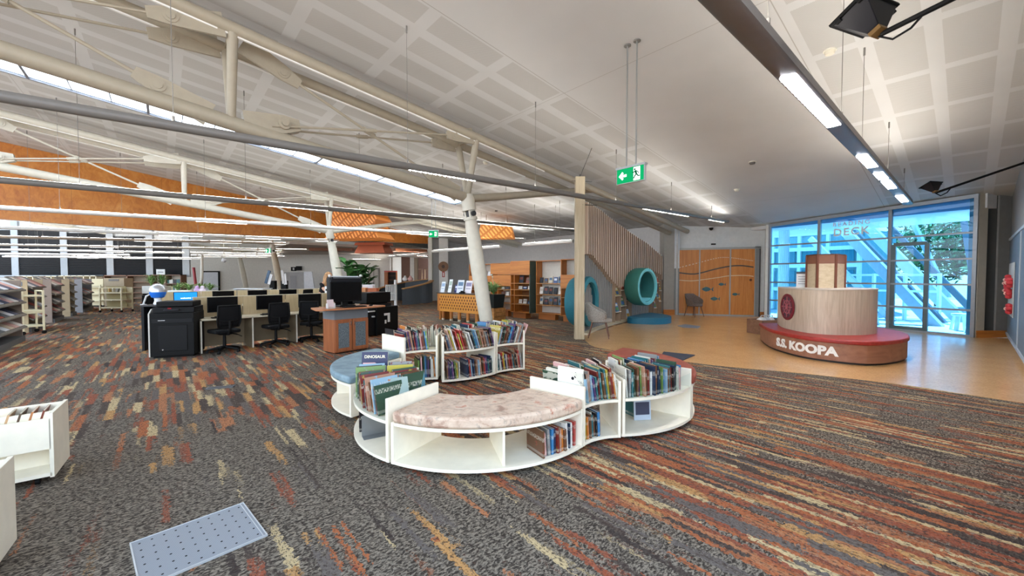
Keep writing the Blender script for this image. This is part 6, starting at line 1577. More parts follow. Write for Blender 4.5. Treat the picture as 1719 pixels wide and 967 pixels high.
shelf_items(-1.58, .62, .98, .16, 3, 'upper shelf of the bookcase behind the column', 'books in the honey bookcases', (.06, .09))
shelf_items(1.2, .78, .78, .16, 3, 'upper shelf of the bookcase by the teal pod', 'books in the honey bookcases', (.10, .18))
shelf_items(1.2, .78, .48, .16, 3, 'lower shelf of the bookcase by the teal pod', 'books in the honey bookcases', (.18, .26))
shelf_items(-3.02, .46, 1.47, .16, 2, 'left cubby of the leftmost bookcase', 'books in the honey bookcases', (.08, .14))
shelf_items(-2.50, .46, 1.47, .16, 2, 'right cubby of the leftmost bookcase', 'books in the honey bookcases', (.10, .22))
shelf_items(-3.0, .95, .62, .16, 4, 'lower shelf of the leftmost bookcase', 'books in the honey bookcases', (.12, .2))
shelf_items(-3.0, .95, .95, .16, 3, 'upper open shelf of the leftmost bookcase', 'books in the honey bookcases', (.06, .1))
mb = MB(); q = BW(1.95, -.35, 0); mb.boxM(.5, .03, 1.3, Matrix.Translation((q.x, q.y, .75)) @ Matrix.Rotation(ba - .9, 4, 'Z') @ Matrix.Rotation(-.12, 4, 'X')); mb.mat(1).boxM(.42, .008, 1.1, Matrix.Translation((q.x, q.y, .75)) @ Matrix.Rotation(ba - .9, 4, 'Z') @ Matrix.Rotation(-.12, 4, 'X') @ Matrix.Translation((0, -.02, 0)))
o = mb.build('display_board', [M('#1f4a6a', .5), M('#c8dcf0', .4)]); tag(o, 'pale blue display board standing behind the teal tunnel pod', 'display board')
# clock, extinguisher sign and door on the end wall
c = S(12.5, 20.45); q = Vector((c.x, c.y - .19, 2.02)); r = root('wall_clock', 'round brown disc on the white column', 'clock', q)
mb = MB(); mb.lathe([(.30, 0), (.30, .03), (.02, .05)], n=24, Mx=Matrix.Translation(q) @ Matrix.Rotation(PI / 2, 4, 'X')); mb.build('disc', wood('#5a3a22', '#9a6a3a', 0, 1), r, world=True)
mb = MB(); mb.lathe([(.10, .045), (.10, .06)], n=16, Mx=Matrix.Translation(q) @ Matrix.Rotation(PI / 2, 4, 'X')); mb.build('hub', M('#4a2f1c', .5), r, world=True)
r = root('fire_sign', 'red and white fire sign on the white column', 'sign', (c.x, c.y - .18, 1.35)); mb = MB(); mb.bb(-.10, .10, -.01, 0, 0, .42); mb.build('board', M('#f0efec', .5), r)
mb = MB(); mb.bb(-.08, .08, -.014, -.009, .05, .38); mb.build('red_field', M('#b5443a', .5), r)
mb = MB(); mb.bb(-.03, .03, -.018, -.013, .10, .32); mb.build('white_field', M('#f0efec', .5), r)
r = root('wall_box', 'grey dispenser box low on the white column', 'dispenser', (c.x + .02, c.y - .18, .62)); mb = MB(); mb.bb(-.16, .16, -.16, 0, 0, .40); mb.build('case', M('#b4b5b4', .5), r, bev=.01)
mb = MB(); mb.bb(-.10, .10, -.165, -.158, .08, .22); mb.build('slot', M('#6a6c6e', .5), r)
wq = [S(14.46, b_) for b_ in (10.9, 9.1)]
r = root('door_2', 'brown and glass doorway top showing above the honey bookcases', 'door', S(14.46, 10.0), math.atan2(-BX.y, -BX.x), kind='structure')
dr_ = -BX; o0 = S(14.46, 11.6)
mb = MB(); mb.bar(o0 + Vector((0, 0, 1.1)), o0 + dr_ * 1.6 + Vector((0, 0, 1.1)), .06, 2.2); mb.build('leaf', M('#6d4226', .5), r, world=True)
mb = MB(); mb.bar(o0 + dr_ * 1.65 + Vector((0, 0, 1.1)), o0 + dr_ * 2.9 + Vector((0, 0, 1.1)), .05, 2.2); mb.build('glass', M('#7f8f96', .2), r, world=True)
mb = MB(); mb.bar(o0 - dr_ * .06 + Vector((0, 0, 2.23)), o0 + dr_ * 2.96 + Vector((0, 0, 2.23)), .09, .08); mb.build('door_frame', M('#4a4038', .5), r, world=True)

# ------------------------------------------------------------------ curved grey counter and the dark far zone
cpt = spline([(675, 512), (690, 511), (705, 509.5), (718, 508.5), (724, 507)], 4)
r = root('curved_counter', 'curved dark grey counter with a rising timber edge', 'counter', ground(700, 510))
mb = MB(); tb = MB(); P = [ground(u, v) for u, v in cpt]; Q = [p + Vector((1.2, 3.0, 0)).normalized() * .0 for p in P]
for i in range(len(P) - 1):
    f0, f1 = i / (len(P) - 1), (i + 1) / (len(P) - 1); z0, z1 = .80 + .40 * f0 ** 1.2, .80 + .40 * f1 ** 1.2
    a_, b_ = P[i], P[i + 1]; th_ = Vector((.05, .12, 0))
    mb.add([a_, b_, b_ + Vector((0, 0, z1)), a_ + Vector((0, 0, z0)), a_ + th_, b_ + th_, b_ + th_ + Vector((0, 0, z1)), a_ + th_ + Vector((0, 0, z0))], [(0, 1, 2, 3), (7, 6, 5, 4), (0, 4, 5, 1), (1, 5, 6, 2), (2, 6, 7, 3), (3, 7, 4, 0)])
    tb.bar(a_ + th_ / 2 + Vector((0, 0, z0 + .02)), b_ + th_ / 2 + Vector((0, 0, z1 + .02)), .24, .05)
mb.build('front', M('#56606a', .6), r, world=True); tb.build('timber_edge', M('#b98a52', .5), r, world=True)
mb = MB(); tb = MB(); P2 = [ground(625, 508), ground(640, 506), ground(680, 504), ground(722, 504)]
zt = [.55, .80, 1.10, 1.30]
for i in range(3):
    a_, b_ = P2[i], P2[i + 1]; th_ = Vector((.02, .12, 0))
    mb.add([a_, b_, b_ + Vector((0, 0, zt[i + 1])), a_ + Vector((0, 0, zt[i])), a_ + th_, b_ + th_, b_ + th_ + Vector((0, 0, zt[i + 1])), a_ + th_ + Vector((0, 0, zt[i]))], [(0, 1, 2, 3), (7, 6, 5, 4), (0, 4, 5, 1), (1, 5, 6, 2), (2, 6, 7, 3), (3, 7, 4, 0)])
    tb.bar(a_ + Vector((0, 0, zt[i])), b_ + Vector((0, 0, zt[i + 1])), .2, .05)
mb.build('rear_wall', M('#4c565e', .6), r, world=True); tb.build('rear_timber_edge', M('#b98a52', .5), r, world=True)
for i, (u, c_) in enumerate(((680, '#eceae6'), (689, '#d9a8a0'))):
    p = at(u, 468.5, 21.9); mb = MB(); mb.ball(p, .15, 12, 8, (1, .8, .8)); mb.ball(p + Vector((0, 0, .12)), .07, 10, 6); o = mb.build('soft_toy', M(c_, .8)); tag(o, ['white', 'white and pink'][i] + ' soft toy sitting on the curved counter', 'soft toy')
p = ground(645, 500); r = root('orange_shelf_unit', 'narrow orange shelving unit by the brown wall', 'bookcase', (p.x, 28.5, 0), .1)
mb = MB(); mb.bb(-.42, -.18, -.2, .2, 0, 1.75); mb.build('side_panel', M('#b9703a', .5), r)
mb = MB(); mb.bb(-.18, .42, .18, .2, 0, 1.75); mb.build('back_panel', M('#3a2a22', .6), r)
mb = MB(); mb.bb(.38, .42, -.2, .2, 0, 1.75); mb.build('side_panel', M('#b9703a', .5), r)
mb = MB(); mb.bb(-.42, .42, -.2, .2, 1.75, 1.85); mb.build('top', M('#d9695a', .5), r)
for z in (.3, .6, .9, 1.2, 1.5): mb = MB(); mb.bb(-.18, .38, -.18, .18, z - .02, z); mb.build('shelf', M('#8a5a3a', .5), r)
for (u0, u1) in ((699, 708), (713, 720)):
    a_, b_ = at(u0, 470, 29), at(u1, 470, 29); mb = MB()
    for x in (a_.x, b_.x): mb.bb(x - .03, x + .03, 29, 29.06, 0, 2.0)
    mb.bb(a_.x, b_.x, 29, 29.06, 1.95, 2.0); o = mb.build('door_frame_stand', M('#a08468', .5)); tag(o, 'thin timber frame %s against the brown wall' % ('nearer the beige post' if u0 == 699 else 'beside the slender white post'), 'frame')
mb = MB(); p = at(693, 450, 26); mb.bb(p.x - .18, p.x + .08, 26, 26.25, 0, 3.2); mb.mat(1).bb(p.x + .08, p.x + .30, 26.02, 26.25, 0, 3.2); struct(mb.build('trim_far_post', [M('#e6e1d8', .6), M('#a8927a', .6)]))
# grey door and white wall features
def back_panel(u0, v0, u1, v1, m, name, label, cat, Y=28.96, th=.05, fr=None, sub=None):
    a_, b_ = at(u0, v1, Y), at(u1, v0, Y); r = root(name, label, cat, ((a_.x + b_.x) / 2, Y, max(a_.z, 0)))
    z0 = max(a_.z, 0.0) if v1 < 490 else 0.0
    mb = MB(); mb.bb(a_.x, b_.x, Y - th, Y, z0, b_.z); mb.build('panel', m, r, world=True)
    if fr:
        mb = MB(); w = .09
        mb.bb(a_.x - w, a_.x, Y - th * 1.5, Y, z0, b_.z + w).bb(b_.x, b_.x + w, Y - th * 1.5, Y, z0, b_.z + w).bb(a_.x, b_.x, Y - th * 1.5, Y, b_.z, b_.z + w); mb.build('frame', fr, r, world=True)
    if sub: sub(r, a_, b_, Y, th)
    return r
back_panel(342, 457, 367, 500, M('#dfe3ec', .4), 'white_door', 'white door in a black frame at the back left wall', 'door', fr=BLACK)
back_panel(621, 452, 635, 499, M('#c3bfb6', .6), 'back_door', 'pale double door at the right end of the white back wall', 'door', fr=M('#8f8a82', .5), sub=lambda r, a_, b_, Y, th: MB().bb((a_.x + b_.x) / 2 - .02, (a_.x + b_.x) / 2 + .02, Y - th * 1.3, Y - th, 0, b_.z).build('meeting_line', M('#77736c', .5), r, world=True))
back_panel(477, 457, 511, 499, M('#b9b8b8', .6), 'grey_cupboard', 'light grey double cupboard against the back wall', 'cupboard', sub=lambda r, a_, b_, Y, th: MB().bb(a_.x + .5, a_.x + .95, Y - th * 1.4, Y - th, .1, 1.5).build('door', M('#a9a8ac', .6), r, world=True))
mb = MB(); a_, b_ = at(511, 456, 27.5), at(531, 492, 27.5); mb.prism([(a_.x, 0), (b_.x, 0), (b_.x - .25, a_.z), (a_.x, a_.z)], 27.42, 27.5, Matrix(((1, 0, 0, 0), (0, 0, 1, 0), (0, 1, 0, 0), (0, 0, 0, 1)))); o = mb.build('whiteboard_panel', M('#e4e6ec', .4)); tag(o, 'plain white standing panel right of the grey cupboard', 'panel')
p = at(498, 452, 28.9); r = root('wall_speaker', 'black and white box unit high on the back wall', 'speaker', p); mb = MB(); mb.bb(-.35, -.02, -.12, 0, -.12, .16); mb.build('dark_box', BLACK, r); mb = MB(); mb.bb(-.22, -.10, -.13, -.12, -.06, .10); mb.build('white_label', M('#d6d6d6', .5), r); mb = MB(); mb.bb(.02, .38, -.15, 0, -.08, .22); mb.build('side_box', BLACK, r)
mb = MB(); a_, b_ = at(325, 449, 20), at(327, 479, 20); mb.bar((a_.x, 20, a_.z), (b_.x + .05, 20, b_.z), .12, .06); mb.bar((b_.x + .05, 20, b_.z), (b_.x + .05, 20, 0), .05, .05); o = mb.build('red_stand', M('#b0424a', .5)); tag(o, 'tall thin red stand beside the white pipe', 'stand')
mb = MB(); mb.path([at(339, 428, 19), at(339, 466, 19), at(337.5, 474, 19), at(333, 481, 19), at(328, 486, 19), Vector((at(326, 486, 19).x, 19, 0))], .06, 10); o = mb.build('white_pipe', STEELW); tag(o, 'bent white pipe rising behind the rear desks', 'pipe')
p = at(376, 437, 22); r = root('security_camera', 'small white security camera hanging near the fourth column', 'security camera', p); mb = MB(); mb.ball((0, 0, 0), .12, 12, 8); mb.build('dome', M('#e6e9ee', .4), r); mb = MB(); mb.tube((0, 0, .1), (0, 0, roofz(p.x, p.y) - p.z), .02, n=6); mb.build('drop_rod', STEELW, r)

# ------------------------------------------------------------------ blinds wall with low shelving
edges_u = [-40, 22, 104, 181, 247, 308]
tops = [388, 388, 397, 400, 405, 405]
BY = 23.06
for k in range(5):
    x0, x1 = at(edges_u[k] + (9 if k else 0), 460, BY).x, at(edges_u[k + 1] - (0 if k < 4 else 0), 460, BY).x
    r = root('window_%d' % (k + 4), ['leftmost', 'second', 'third', 'fourth', 'rightmost'][k] + ' dark blind-covered window of the back left wall', 'window', ((x0 + x1) / 2, BY, 1.5), 0, kind='structure')
    zt_, zb_ = at(100, [386, 386, 391, 397, 404][k], BY).z, at(100, 462, BY).z
    mb = MB(); t_n = 26
    for j in range(t_n):
        z = zb_ + (zt_ - zb_) * (j + .5) / t_n; mb.box(((x0 + x1) / 2, BY, z), (x1 - x0, .05, (zt_ - zb_) / t_n * .9), rx=.25)
    mb.build('blind', M('#17191c', .6), r, world=True)
    mb = MB(); mb.bb(x1, x1 + .40, BY - .06, BY + .04, zb_ - .1, zt_ + .5); mb.bb(x0, x1, BY - .05, BY + .04, zb_ - .12, zb_); mb.build('window_frame', M('#9fa3a6', .6), r, world=True)
def low_case(u0, u1, label, hexc, shelves, ztop, Y=22.6, dep=.4, cols=1, backc='#8a7a68'):
    x0, x1 = at(u0, 480, Y).x, at(u1, 480, Y).x; r = root('low_bookcase', label, 'bookcase', ((x0 + x1) / 2, Y, 0), 0, 'low bookcases along the back windows')
    m = M(hexc, .5); w = x1 - x0
    mb = MB(); mb.bb(-w / 2, -w / 2 + .05, -dep / 2, dep / 2, 0, ztop); mb.build('side_panel', m, r); mb = MB(); mb.bb(w / 2 - .05, w / 2, -dep / 2, dep / 2, 0, ztop); mb.build('side_panel', m, r)
    mb = MB(); mb.bb(-w / 2, w / 2, dep / 2 - .03, dep / 2, 0, ztop); mb.build('back_panel', M(backc, .7), r)
    mb = MB(); mb.bb(-w / 2, w / 2, -dep / 2, dep / 2, ztop - .05, ztop); mb.build('top', m, r)
    for z in shelves: mb = MB(); mb.bb(-w / 2 + .05, w / 2 - .05, -dep / 2, dep / 2 - .03, z - .04, z); mb.build('shelf', m, r)
    for j in range(1, cols): xx = -w / 2 + w * j / cols; mb = MB(); mb.bb(xx - .03, xx + .03, -dep / 2, dep / 2, 0, ztop); mb.build('divider', m, r)
    return r, x0, x1
low_case(32, 103, 'long cream low shelving under the second dark window', '#d9ccae', [.3, .8, 1.1], 1.48, cols=7)
low_case(104, 168, 'long cream low shelving under the third dark window', '#d9ccae', [.3, .7, 1.0, 1.3], 1.5, cols=6)
low_case(180, 258, 'empty brown low bookcase under the fourth dark window', '#7a5236', [.25, .55, .85, 1.15], 1.52, cols=2)
low_case(258, 309, 'brown low bookcase with books at the right end of the dark windows', '#6e4a32', [.25, .65, 1.05], 1.55, cols=2, backc='#c9beae')
def far_books(u0, u1, zs, n, Y, where, grp, pal=('#2b3b5a', '#d9d6cc', '#7a3a32', '#3f6a6a', '#c9b88a', '#23242a')):
    nm = ('dark blue', 'cream', 'red brown', 'teal', 'tan', 'black')
    for zi, z in enumerate(zs):
        x0, x1 = at(u0, 480, Y).x, at(u1, 480, Y).x; x = x0; k = 0; st = (x1 - x0) / n
        while k < n:
            ci = (k * 5 + zi * 3 + rn.randrange(3)) % 6; h = rn.uniform(.17, .24); mb = MB(); mb.bb(x, x + st * .86, Y - .1, Y + .12, z, z + h); o = mb.build('shelf_book', M(pal[ci], .5))
            tag(o, '%s book, %s along the %s shelf of the %s' % (nm[ci], ORD[k], ['lower', 'upper', 'top'][zi], where), 'book', grp); x += st; k += 1
far_books(278, 305, (.66, 1.06), 9, 22.55, 'right-end brown bookcase', 'books on the far brown bookcase')
far_books(118, 145, (.71, 1.01), 8, 22.55, 'cream shelving under the third window', 'books on the far cream shelving')
mb = MB(); p = at(270, 457, 22.5); mb.bb(p.x - .24, p.x + .24, 22.48, 22.5, 1.551, 1.55 + .30); mb.mat(1).bb(p.x - .16, p.x + .16, 22.474, 22.48, 1.66, 1.72); o = mb.build('shelf_sign', [M('#d3d7d6', .5), M('#8a8f92', .5)]); tag(o, 'small pale sign standing on the brown bookcase', 'sign')

# ------------------------------------------------------------------ magazine shelving, trolleys and book trucks on the left
MAGM = ['#e8e4e0', '#a8483f', '#3c4a6a', '#c9b7a0', '#5b6a74', '#d7a8a0', '#2b2c33', '#dfe3ea']
MAGN = ['white', 'red', 'navy', 'tan', 'slate', 'pink', 'black', 'pale grey']
def mag_unit(b0_, b1_, a_f, dep, zt_, label, panel, nmag, where, tiers=4, sign=False, mags=True):
    r = root('magazine_shelf', label, 'magazine shelving', S(a_f - dep / 2, (b0_ + b1_) / 2), ANG_A, 'magazine shelving rows')
    # local: +x = a (front), +y = b
    L = b1_ - b0_; hd = dep / 2
    for y in (-L / 2, L / 2): mb = MB(); mb.bb(-hd, hd - .02, y - .02, y + .02, 0, zt_); mb.build('end_panel', panel, r, bev=.004)
    mb = MB(); mb.bb(-hd, -hd + .03, -L / 2, L / 2, 0, zt_); mb.build('back_panel', panel, r)
    mb = MB(); mb.bb(-hd, hd + .02, -L / 2, L / 2, 0, .12); mb.build('plinth', M('#5a5c5e', .6), r)
    for k in range(tiers):
        z = .30 + (zt_ - .52) * k / max(1, tiers - 1) * .98
        mb = MB(); mb.prism([(-hd + .05, .30), (hd + .06, .0), (hd + .06, .03), (-hd + .06, .33)], -L / 2 + .03, L / 2 - .03, Matrix(((1, 0, 0, 0), (0, 0, 1, 0), (0, 1, 0, z), (0, 0, 0, 1)))); mb.build('sloping_shelf', M('#77726a', .6), r)
        if mags:
            ang = math.atan2(.2, -dep - .01); n = nmag
            for j in range(n):
                y = -L / 2 + .10 + (L - .2) * (j + .5) / n; ci = (j * 3 + k * 5 + rn.randrange(2)) % 8
                Mx = Matrix.Translation(S(a_f - dep / 2, (b0_ + b1_) / 2, z)) @ Matrix.Rotation(ANG_A, 4, 'Z') @ Matrix.Translation((.085, y, .178)) @ Matrix.Rotation(math.atan2(.3, dep), 4, 'Y')
                mb = MB(); mb.boxM(.46, (L - .2) / n * .90, .012, Mx); mb.mat(1).boxM(.10, (L - .2) / n * .8, .004, Mx @ Matrix.Translation((-.15, 0, .008)))
                o = mb.build('magazine', [M(MAGM[ci], .4), M(MAGM[(ci + 3) % 8], .4)]); tag(o, '%s magazine, %s from the left on the %s tier of the %s' % (MAGN[ci], ORD[j], ['lowest', 'second', 'third', 'top'][k], where), 'magazine', 'magazines on sloping shelves')
    if sign: mb = MB(); mb.bb(-hd + .06, hd - .1, -L / 2 - .035, -L / 2 - .02, zt_ - .16, zt_ - .05); mb.build('sign_strip', M('#6f727a', .5), r)
    return r
GP = M('#9b8a7e', .7); BP = M('#b8a484', .7)
mag_unit(10.6, 14.0, -2.40, .52, 1.36, 'nearest grey-brown magazine shelving at the left frame edge', GP, 9, 'nearest shelving')
mag_unit(15.9, 17.6, -2.62, .45, 1.36, 'beige-ended magazine shelving behind the cream trolley', BP, 4, 'beige-ended shelving', sign=True)
mag_unit(18.8, 20.4, -2.62, .45, 1.36, 'third magazine shelving row with sloping dark sides', GP, 4, 'third shelving row')
mag_unit(21.4, 22.4, -2.55, .45, 1.34, 'narrow tan-ended shelving before the grey racks', BP, 2, 'tan-ended shelving', mags=False)
mag_unit(23.4, 26.2, -2.45, .5, 1.34, 'grey display rack beyond the tan-ended shelving', M('#9da0a6', .6), 6, 'grey display rack', tiers=3)
def box_panel(u0, u1, vt, vb, Y, hexc, label, dep=.45, sign=True):
    a_, b_ = at(u0, vt, Y), at(u1, vt, Y); r = root('shelf_end', label, 'shelving end', ((a_.x + b_.x) / 2, Y, 0), 0, 'beige shelving ends'); w = b_.x - a_.x
    mb = MB(); mb.bb(-w / 2, w / 2, 0, dep, 0.05, a_.z); mb.build('end_panel', M(hexc, .7), r, bev=.01)
    mb = MB(); mb.bb(-w / 2 + .02, w / 2 - .02, .03, dep - .03, 0, .05); mb.build('plinth', BLACK, r)
    if sign: mb = MB(); mb.bb(-w * .25, w * .25, -.012, 0, a_.z - .14, a_.z - .04); mb.build('sign_strip', M('#77726a', .5), r)
    else:
        for z in (.5, .95): mb = MB(); mb.bb(-w / 2, w / 2, -.006, 0, z, z + .02); mb.build('board_joint', M('#9a8c72', .6), r)
box_panel(145, 173, 468, 514, 19.2, '#d4c7a4', 'cream shelving end behind the smaller cream trolley', sign=False)
box_panel(174, 208, 467, 514, 18.6, '#b5a284', 'tan shelving end behind the wide book truck')
CREAM = M('#ded3b0', .5)
def trolley(p, w, d_, h, rz, label, shelves, name='book_trolley', ends=False, books=0):
    r = root(name, label, 'book trolley', p, rz, 'cream book trolleys')
    for sx in (-w / 2, w / 2):
        for sy in (-d_ / 2, d_ / 2): mb = MB(); mb.bb(sx - .018, sx + .018, sy - .018, sy + .018, .06, h); mb.build('upright', CREAM, r)
    for z in shelves: mb = MB(); mb.bb(-w / 2, w / 2, -d_ / 2, d_ / 2, z - .035, z); mb.bb(-w / 2, w / 2, d_ / 2 - .01, d_ / 2, z, z + .16) if ends else None; mb.build('shelf', CREAM if not ends else [CREAM], r)
    if ends:
        for z in shelves: mb = MB(); mb.boxM(w - .05, .02, .24, Matrix.Translation((0, .02, z + .13)) @ Matrix.Rotation(.15, 4, 'X')); mb.build('sloping_board', M('#9a8b62', .6), r)
    for sy in (-d_ / 2, d_ / 2): mb = MB(); mb.bb(-w / 2, w / 2, sy - .015, sy + .015, h - .03, h); mb.build('handle_rail', CREAM, r)
    for sx in (-w / 2, w / 2):
        for sy in (-d_ / 2, d_ / 2): mb = MB(); mb.tube((sx - .015, sy, .045), (sx + .015, sy, .045), .045, n=10).bb(sx - .02, sx + .02, sy - .02, sy + .02, .05, .09); mb.build('caster', [BLACK], r)
    return r
p = ground(51, 560); trolley(p, .62, .34, 1.10, ANG_A - PI / 2 + .35, 'tall cream trolley in front of the beige-ended shelving', [.22, .56, .60, .98])
p = ground(164, 514.5, 0); trolley(p, .62, .4, 1.05, .1, 'smaller cream trolley before the cream shelving end', [.3, .62, .95])
p = ground(196, 523.5); tr_ = trolley(p, .82, .5, 1.0, .06, 'wide cream book truck with sloping shelves near the copier', [.20, .52, .80], ends=True)
for k in range(4):
    mb = MB(); q = Vector((p.x - .25 + k * .16, p.y + .04, .835)); mb.box((q.x, q.y, q.z + .06), (.03 + .06 * (k == 2), .2, .15), rz=.06, ry=.3 * (k > 1)); o = mb.build('returned_book', M(['#c9a46a', '#d6d0c2', '#8a8478', '#e2ded4'][k], .6)); tag(o, '%s book lying on top of the wide book truck, %s from the left' % (['tan', 'cream', 'grey', 'white'][k], ORD[k]), 'book', 'books on the wide book truck')
# lounge chair
p = ground(220, 504); r = root('lounge_chair', 'mauve upholstered lounge chair by the brown bookcase', 'armchair', (p.x, p.y + .4, 0), .25); MAU = M('#8f7a78', .85)
mb = MB(); mb.bb(-.42, .42, -.38, .35, .22, .48); mb.build('seat', MAU, r, bev=.06, bseg=3)
mb = MB(); mb.boxM(.84, .2, .6, Matrix.Translation((0, .38, .66)) @ Matrix.Rotation(-.2, 4, 'X')); mb.build('backrest', MAU, r, bev=.06, bseg=3)
for sx in (-.36, .36):
    for sy in (-.3, .32): mb = MB(); mb.tube((sx, sy, 0), (sx, sy, .24), .02, n=8); mb.build('leg', CHROME, r)
# planters between the desks and the back windows
def planter(u, v, Y, w, hexc, label, h, seed, m):
    p = at(u, v, Y); r = root('potted_plant', label, 'potted plant', (p.x, Y, 0), 0, 'planters before the back windows'); pz = p.z
    mb = MB(); mb.bb(-w / 2, w / 2, -.2, .2, pz - .32, pz); mb.build('planter_box', M(hexc, .5), r, bev=.01)
    mb = MB(); mb.bb(-w / 2 + .02, w / 2 - .02, -.18, .18, 0, pz - .32); mb.build('stand', BLACK, r)
    for j in range(2): blade_plant(r, 60, .32, h, m, seed + j, ((j - .5) * w * .5, 0, pz - .02), .03)
planter(263, 480, 17, .9, '#dcdcd6', 'bushy planter left of the blue screen', .85, 21, LEAFG)
planter(308, 487, 14, .8, '#e2e2da', 'low leafy planter behind the blue screen', .42, 31, LEAFG)
planter(346, 487, 14.5, .6, '#cfd0ca', 'leafy planter in front of the white door', .45, 41, LEAFG)
for i, (u, c_) in enumerate(((331, '#c9a6d0'), (340, '#e6d8e6'))):
    p = at(u, 488, 13.4); mb = MB(); mb.ball(p, .10, 10, 8, (1, .8, 1)); mb.ball(p + Vector((0, 0, .11)), .06, 10, 6); o = mb.build('soft_toy', M(c_, .8)); tag(o, ['lilac', 'pale pink'][i] + ' soft toy perched behind the rear desks', 'soft toy')
sb = root('toy_ledge', 'pale ledge cabinet behind the rear desks', 'cabinet', (at(336, 490, 13.4).x, 13.4, 0)); zt_ = at(336, 491.5, 13.4).z
mb = MB(); mb.bb(-1.0, .6, -.2, .2, zt_ - .04, zt_); mb.build('top', M('#d8c8a8', .5), sb); mb = MB(); mb.bb(-.98, .58, -.18, .18, 0, zt_ - .04); mb.build('body', M('#bfb093', .5), sb)
# self-service stands by the beige column
for (u, lb, tl) in ((458, 'blue and white tilted self-service stand left of the beige column', -.3), (477, 'black and white stand right of the beige column', .1)):
    p = at(u, 480, 18.5); r = root('service_stand', lb, 'stand', (p.x, 18.5, 0)); mb = MB(); mb.bb(-.10, .14, -.1, .1, 0, 1.25); mb.build('pedestal', BLACK, r, bev=.01)
    mb = MB(); mb.boxM(.12, .05, .62, Matrix.Translation((-.16 if tl < 0 else .02, -.12, 1.42)) @ Matrix.Rotation(-tl, 4, 'Y')); mb.build('screen_panel', M('#3c5a78' if tl < 0 else '#c9c6c4', .4), r, bev=.006)
    mb = MB(); mb.boxM(.14, .04, .5, Matrix.Translation((-.06 if tl < 0 else .1, -.1, 1.32)) @ Matrix.Rotation(-tl, 4, 'Y')); mb.build('white_panel', M('#e2e4e6', .4), r, bev=.006)
tb_ = root('white_table', 'long white table edge seen behind the rear desks', 'table', (at(425, 484, 15).x, 15, 0)); zt_ = at(425, 484, 15).z
mb = MB(); mb.bb(-.55, .55, -.3, .3, zt_ - .03, zt_); mb.build('tabletop', M('#dfe6ea', .3), tb_)
for sx in (-.5, .5): mb = MB(); mb.bb(sx - .02, sx + .02, -.25, .25, 0, zt_ - .03); mb.build('leg_panel', M('#c9ccce', .5), tb_)
# fiddle leaf figs
def fig(p, h, label, seed, n):
    r = root('fig_plant', label, 'potted plant', p, 0, 'fiddle leaf figs'); rn2 = random.Random(seed)
    mb = MB(); mb.lathe([(.20, 0), (.27, .42), (.25, .42), (.2, .36)], n=18); mb.build('pot', M('#c9c3b8', .6), r)
    mb = MB()
    for k in range(3): t_ = k * 2.1; mb.path([(0, 0, .3), (.10 * math.cos(t_), .1 * math.sin(t_), h * .5), (.22 * math.cos(t_), .22 * math.sin(t_), h * .9)], [.025, .02, .012], 7)
    mb.build('stem', M('#5a4636', .8), r)
    mb = MB()
    for k in range(n):
        st = rn2.randrange(3); f = rn2.uniform(.32, .98); t0 = st * 2.1; c = Vector((.22 * f * math.cos(t0), .22 * f * math.sin(t0), h * f)); t_ = rn2.uniform(0, 2 * PI); d_ = Vector((math.cos(t_), math.sin(t_), rn2.uniform(.2, 1.5))).normalized(); s_ = d_.cross(Vector((0, 0, 1))).normalized(); L = rn2.uniform(.26, .42); nrm_ = s_.cross(d_)
        prof = [(0, .01), (.2, .06), (.45, .10), (.7, .15), (.9, .11), (1, .01)]; vs = []
        for (fx, wd) in prof: q = c + d_ * (.06 + L * fx) - Vector((0, 0, .10 * fx * fx)); vs += [q - s_ * wd + nrm_ * .03, q, q + s_ * wd + nrm_ * .03]
        mb.add(vs, [(j * 3 + i, j * 3 + i + 1, j * 3 + i + 4, j * 3 + i + 3) for j in range(5) for i in (0, 1)])
    mb.build('leaves', LEAFD, r)
p = at(591, 480, 13.5); fig((p.x, 13.5, 0), 1.85, 'tall fiddle leaf fig right behind the kiosk screen', 3, 110)
p = at(612, 490, 15.5); fig((p.x, 15.5, 0), 1.75, 'darker fiddle leaf fig beside the pale double door', 8, 110)
# pale desk clutter beside the kiosk: white box and orange baskets
for (u, v, Y, w_, h_, c_, nm, lb, ct) in ((619, 487, 13, .34, .34, '#c9ccd2', 'white_box', 'pale grey box behind the black copier', 'box'), (608, 489, 12.8, .3, .22, '#c98a5a', 'orange_basket', 'orange basket left of the pale grey box', 'basket'), (627, 489, 12.8, .28, .2, '#b5623a', 'orange_basket', 'red-orange basket right of the pale grey box', 'basket')):
    p = at(u, v, Y); mb = MB(); z0 = at(u, 492, Y).z; mb.bb(p.x - w_ / 2, p.x + w_ / 2, Y - .12, Y + .12, z0, z0 + h_ * .75); mb.bb(p.x - w_ / 2 - .01, p.x + w_ / 2 + .01, Y - .13, Y + .13, z0 + h_ * .75, z0 + h_ * .8); o = mb.build(nm, M(c_, .6), bev=.008); tag(o, lb, ct)
lg = root('low_cabinet', 'pale low cabinet behind the black copier', 'cabinet', (at(615, 500, 12.9).x, 12.9, 0)); z0 = at(615, 492, 12.9).z
mb = MB(); mb.bb(-.62, .5, -.22, .22, 0, z0 - .03); mb.build('body', M('#cdb58a', .5), lg); mb = MB(); mb.bb(-.65, .53, -.24, .24, z0 - .03, z0 - .002); mb.build('top', M('#dcc79e', .5), lg)

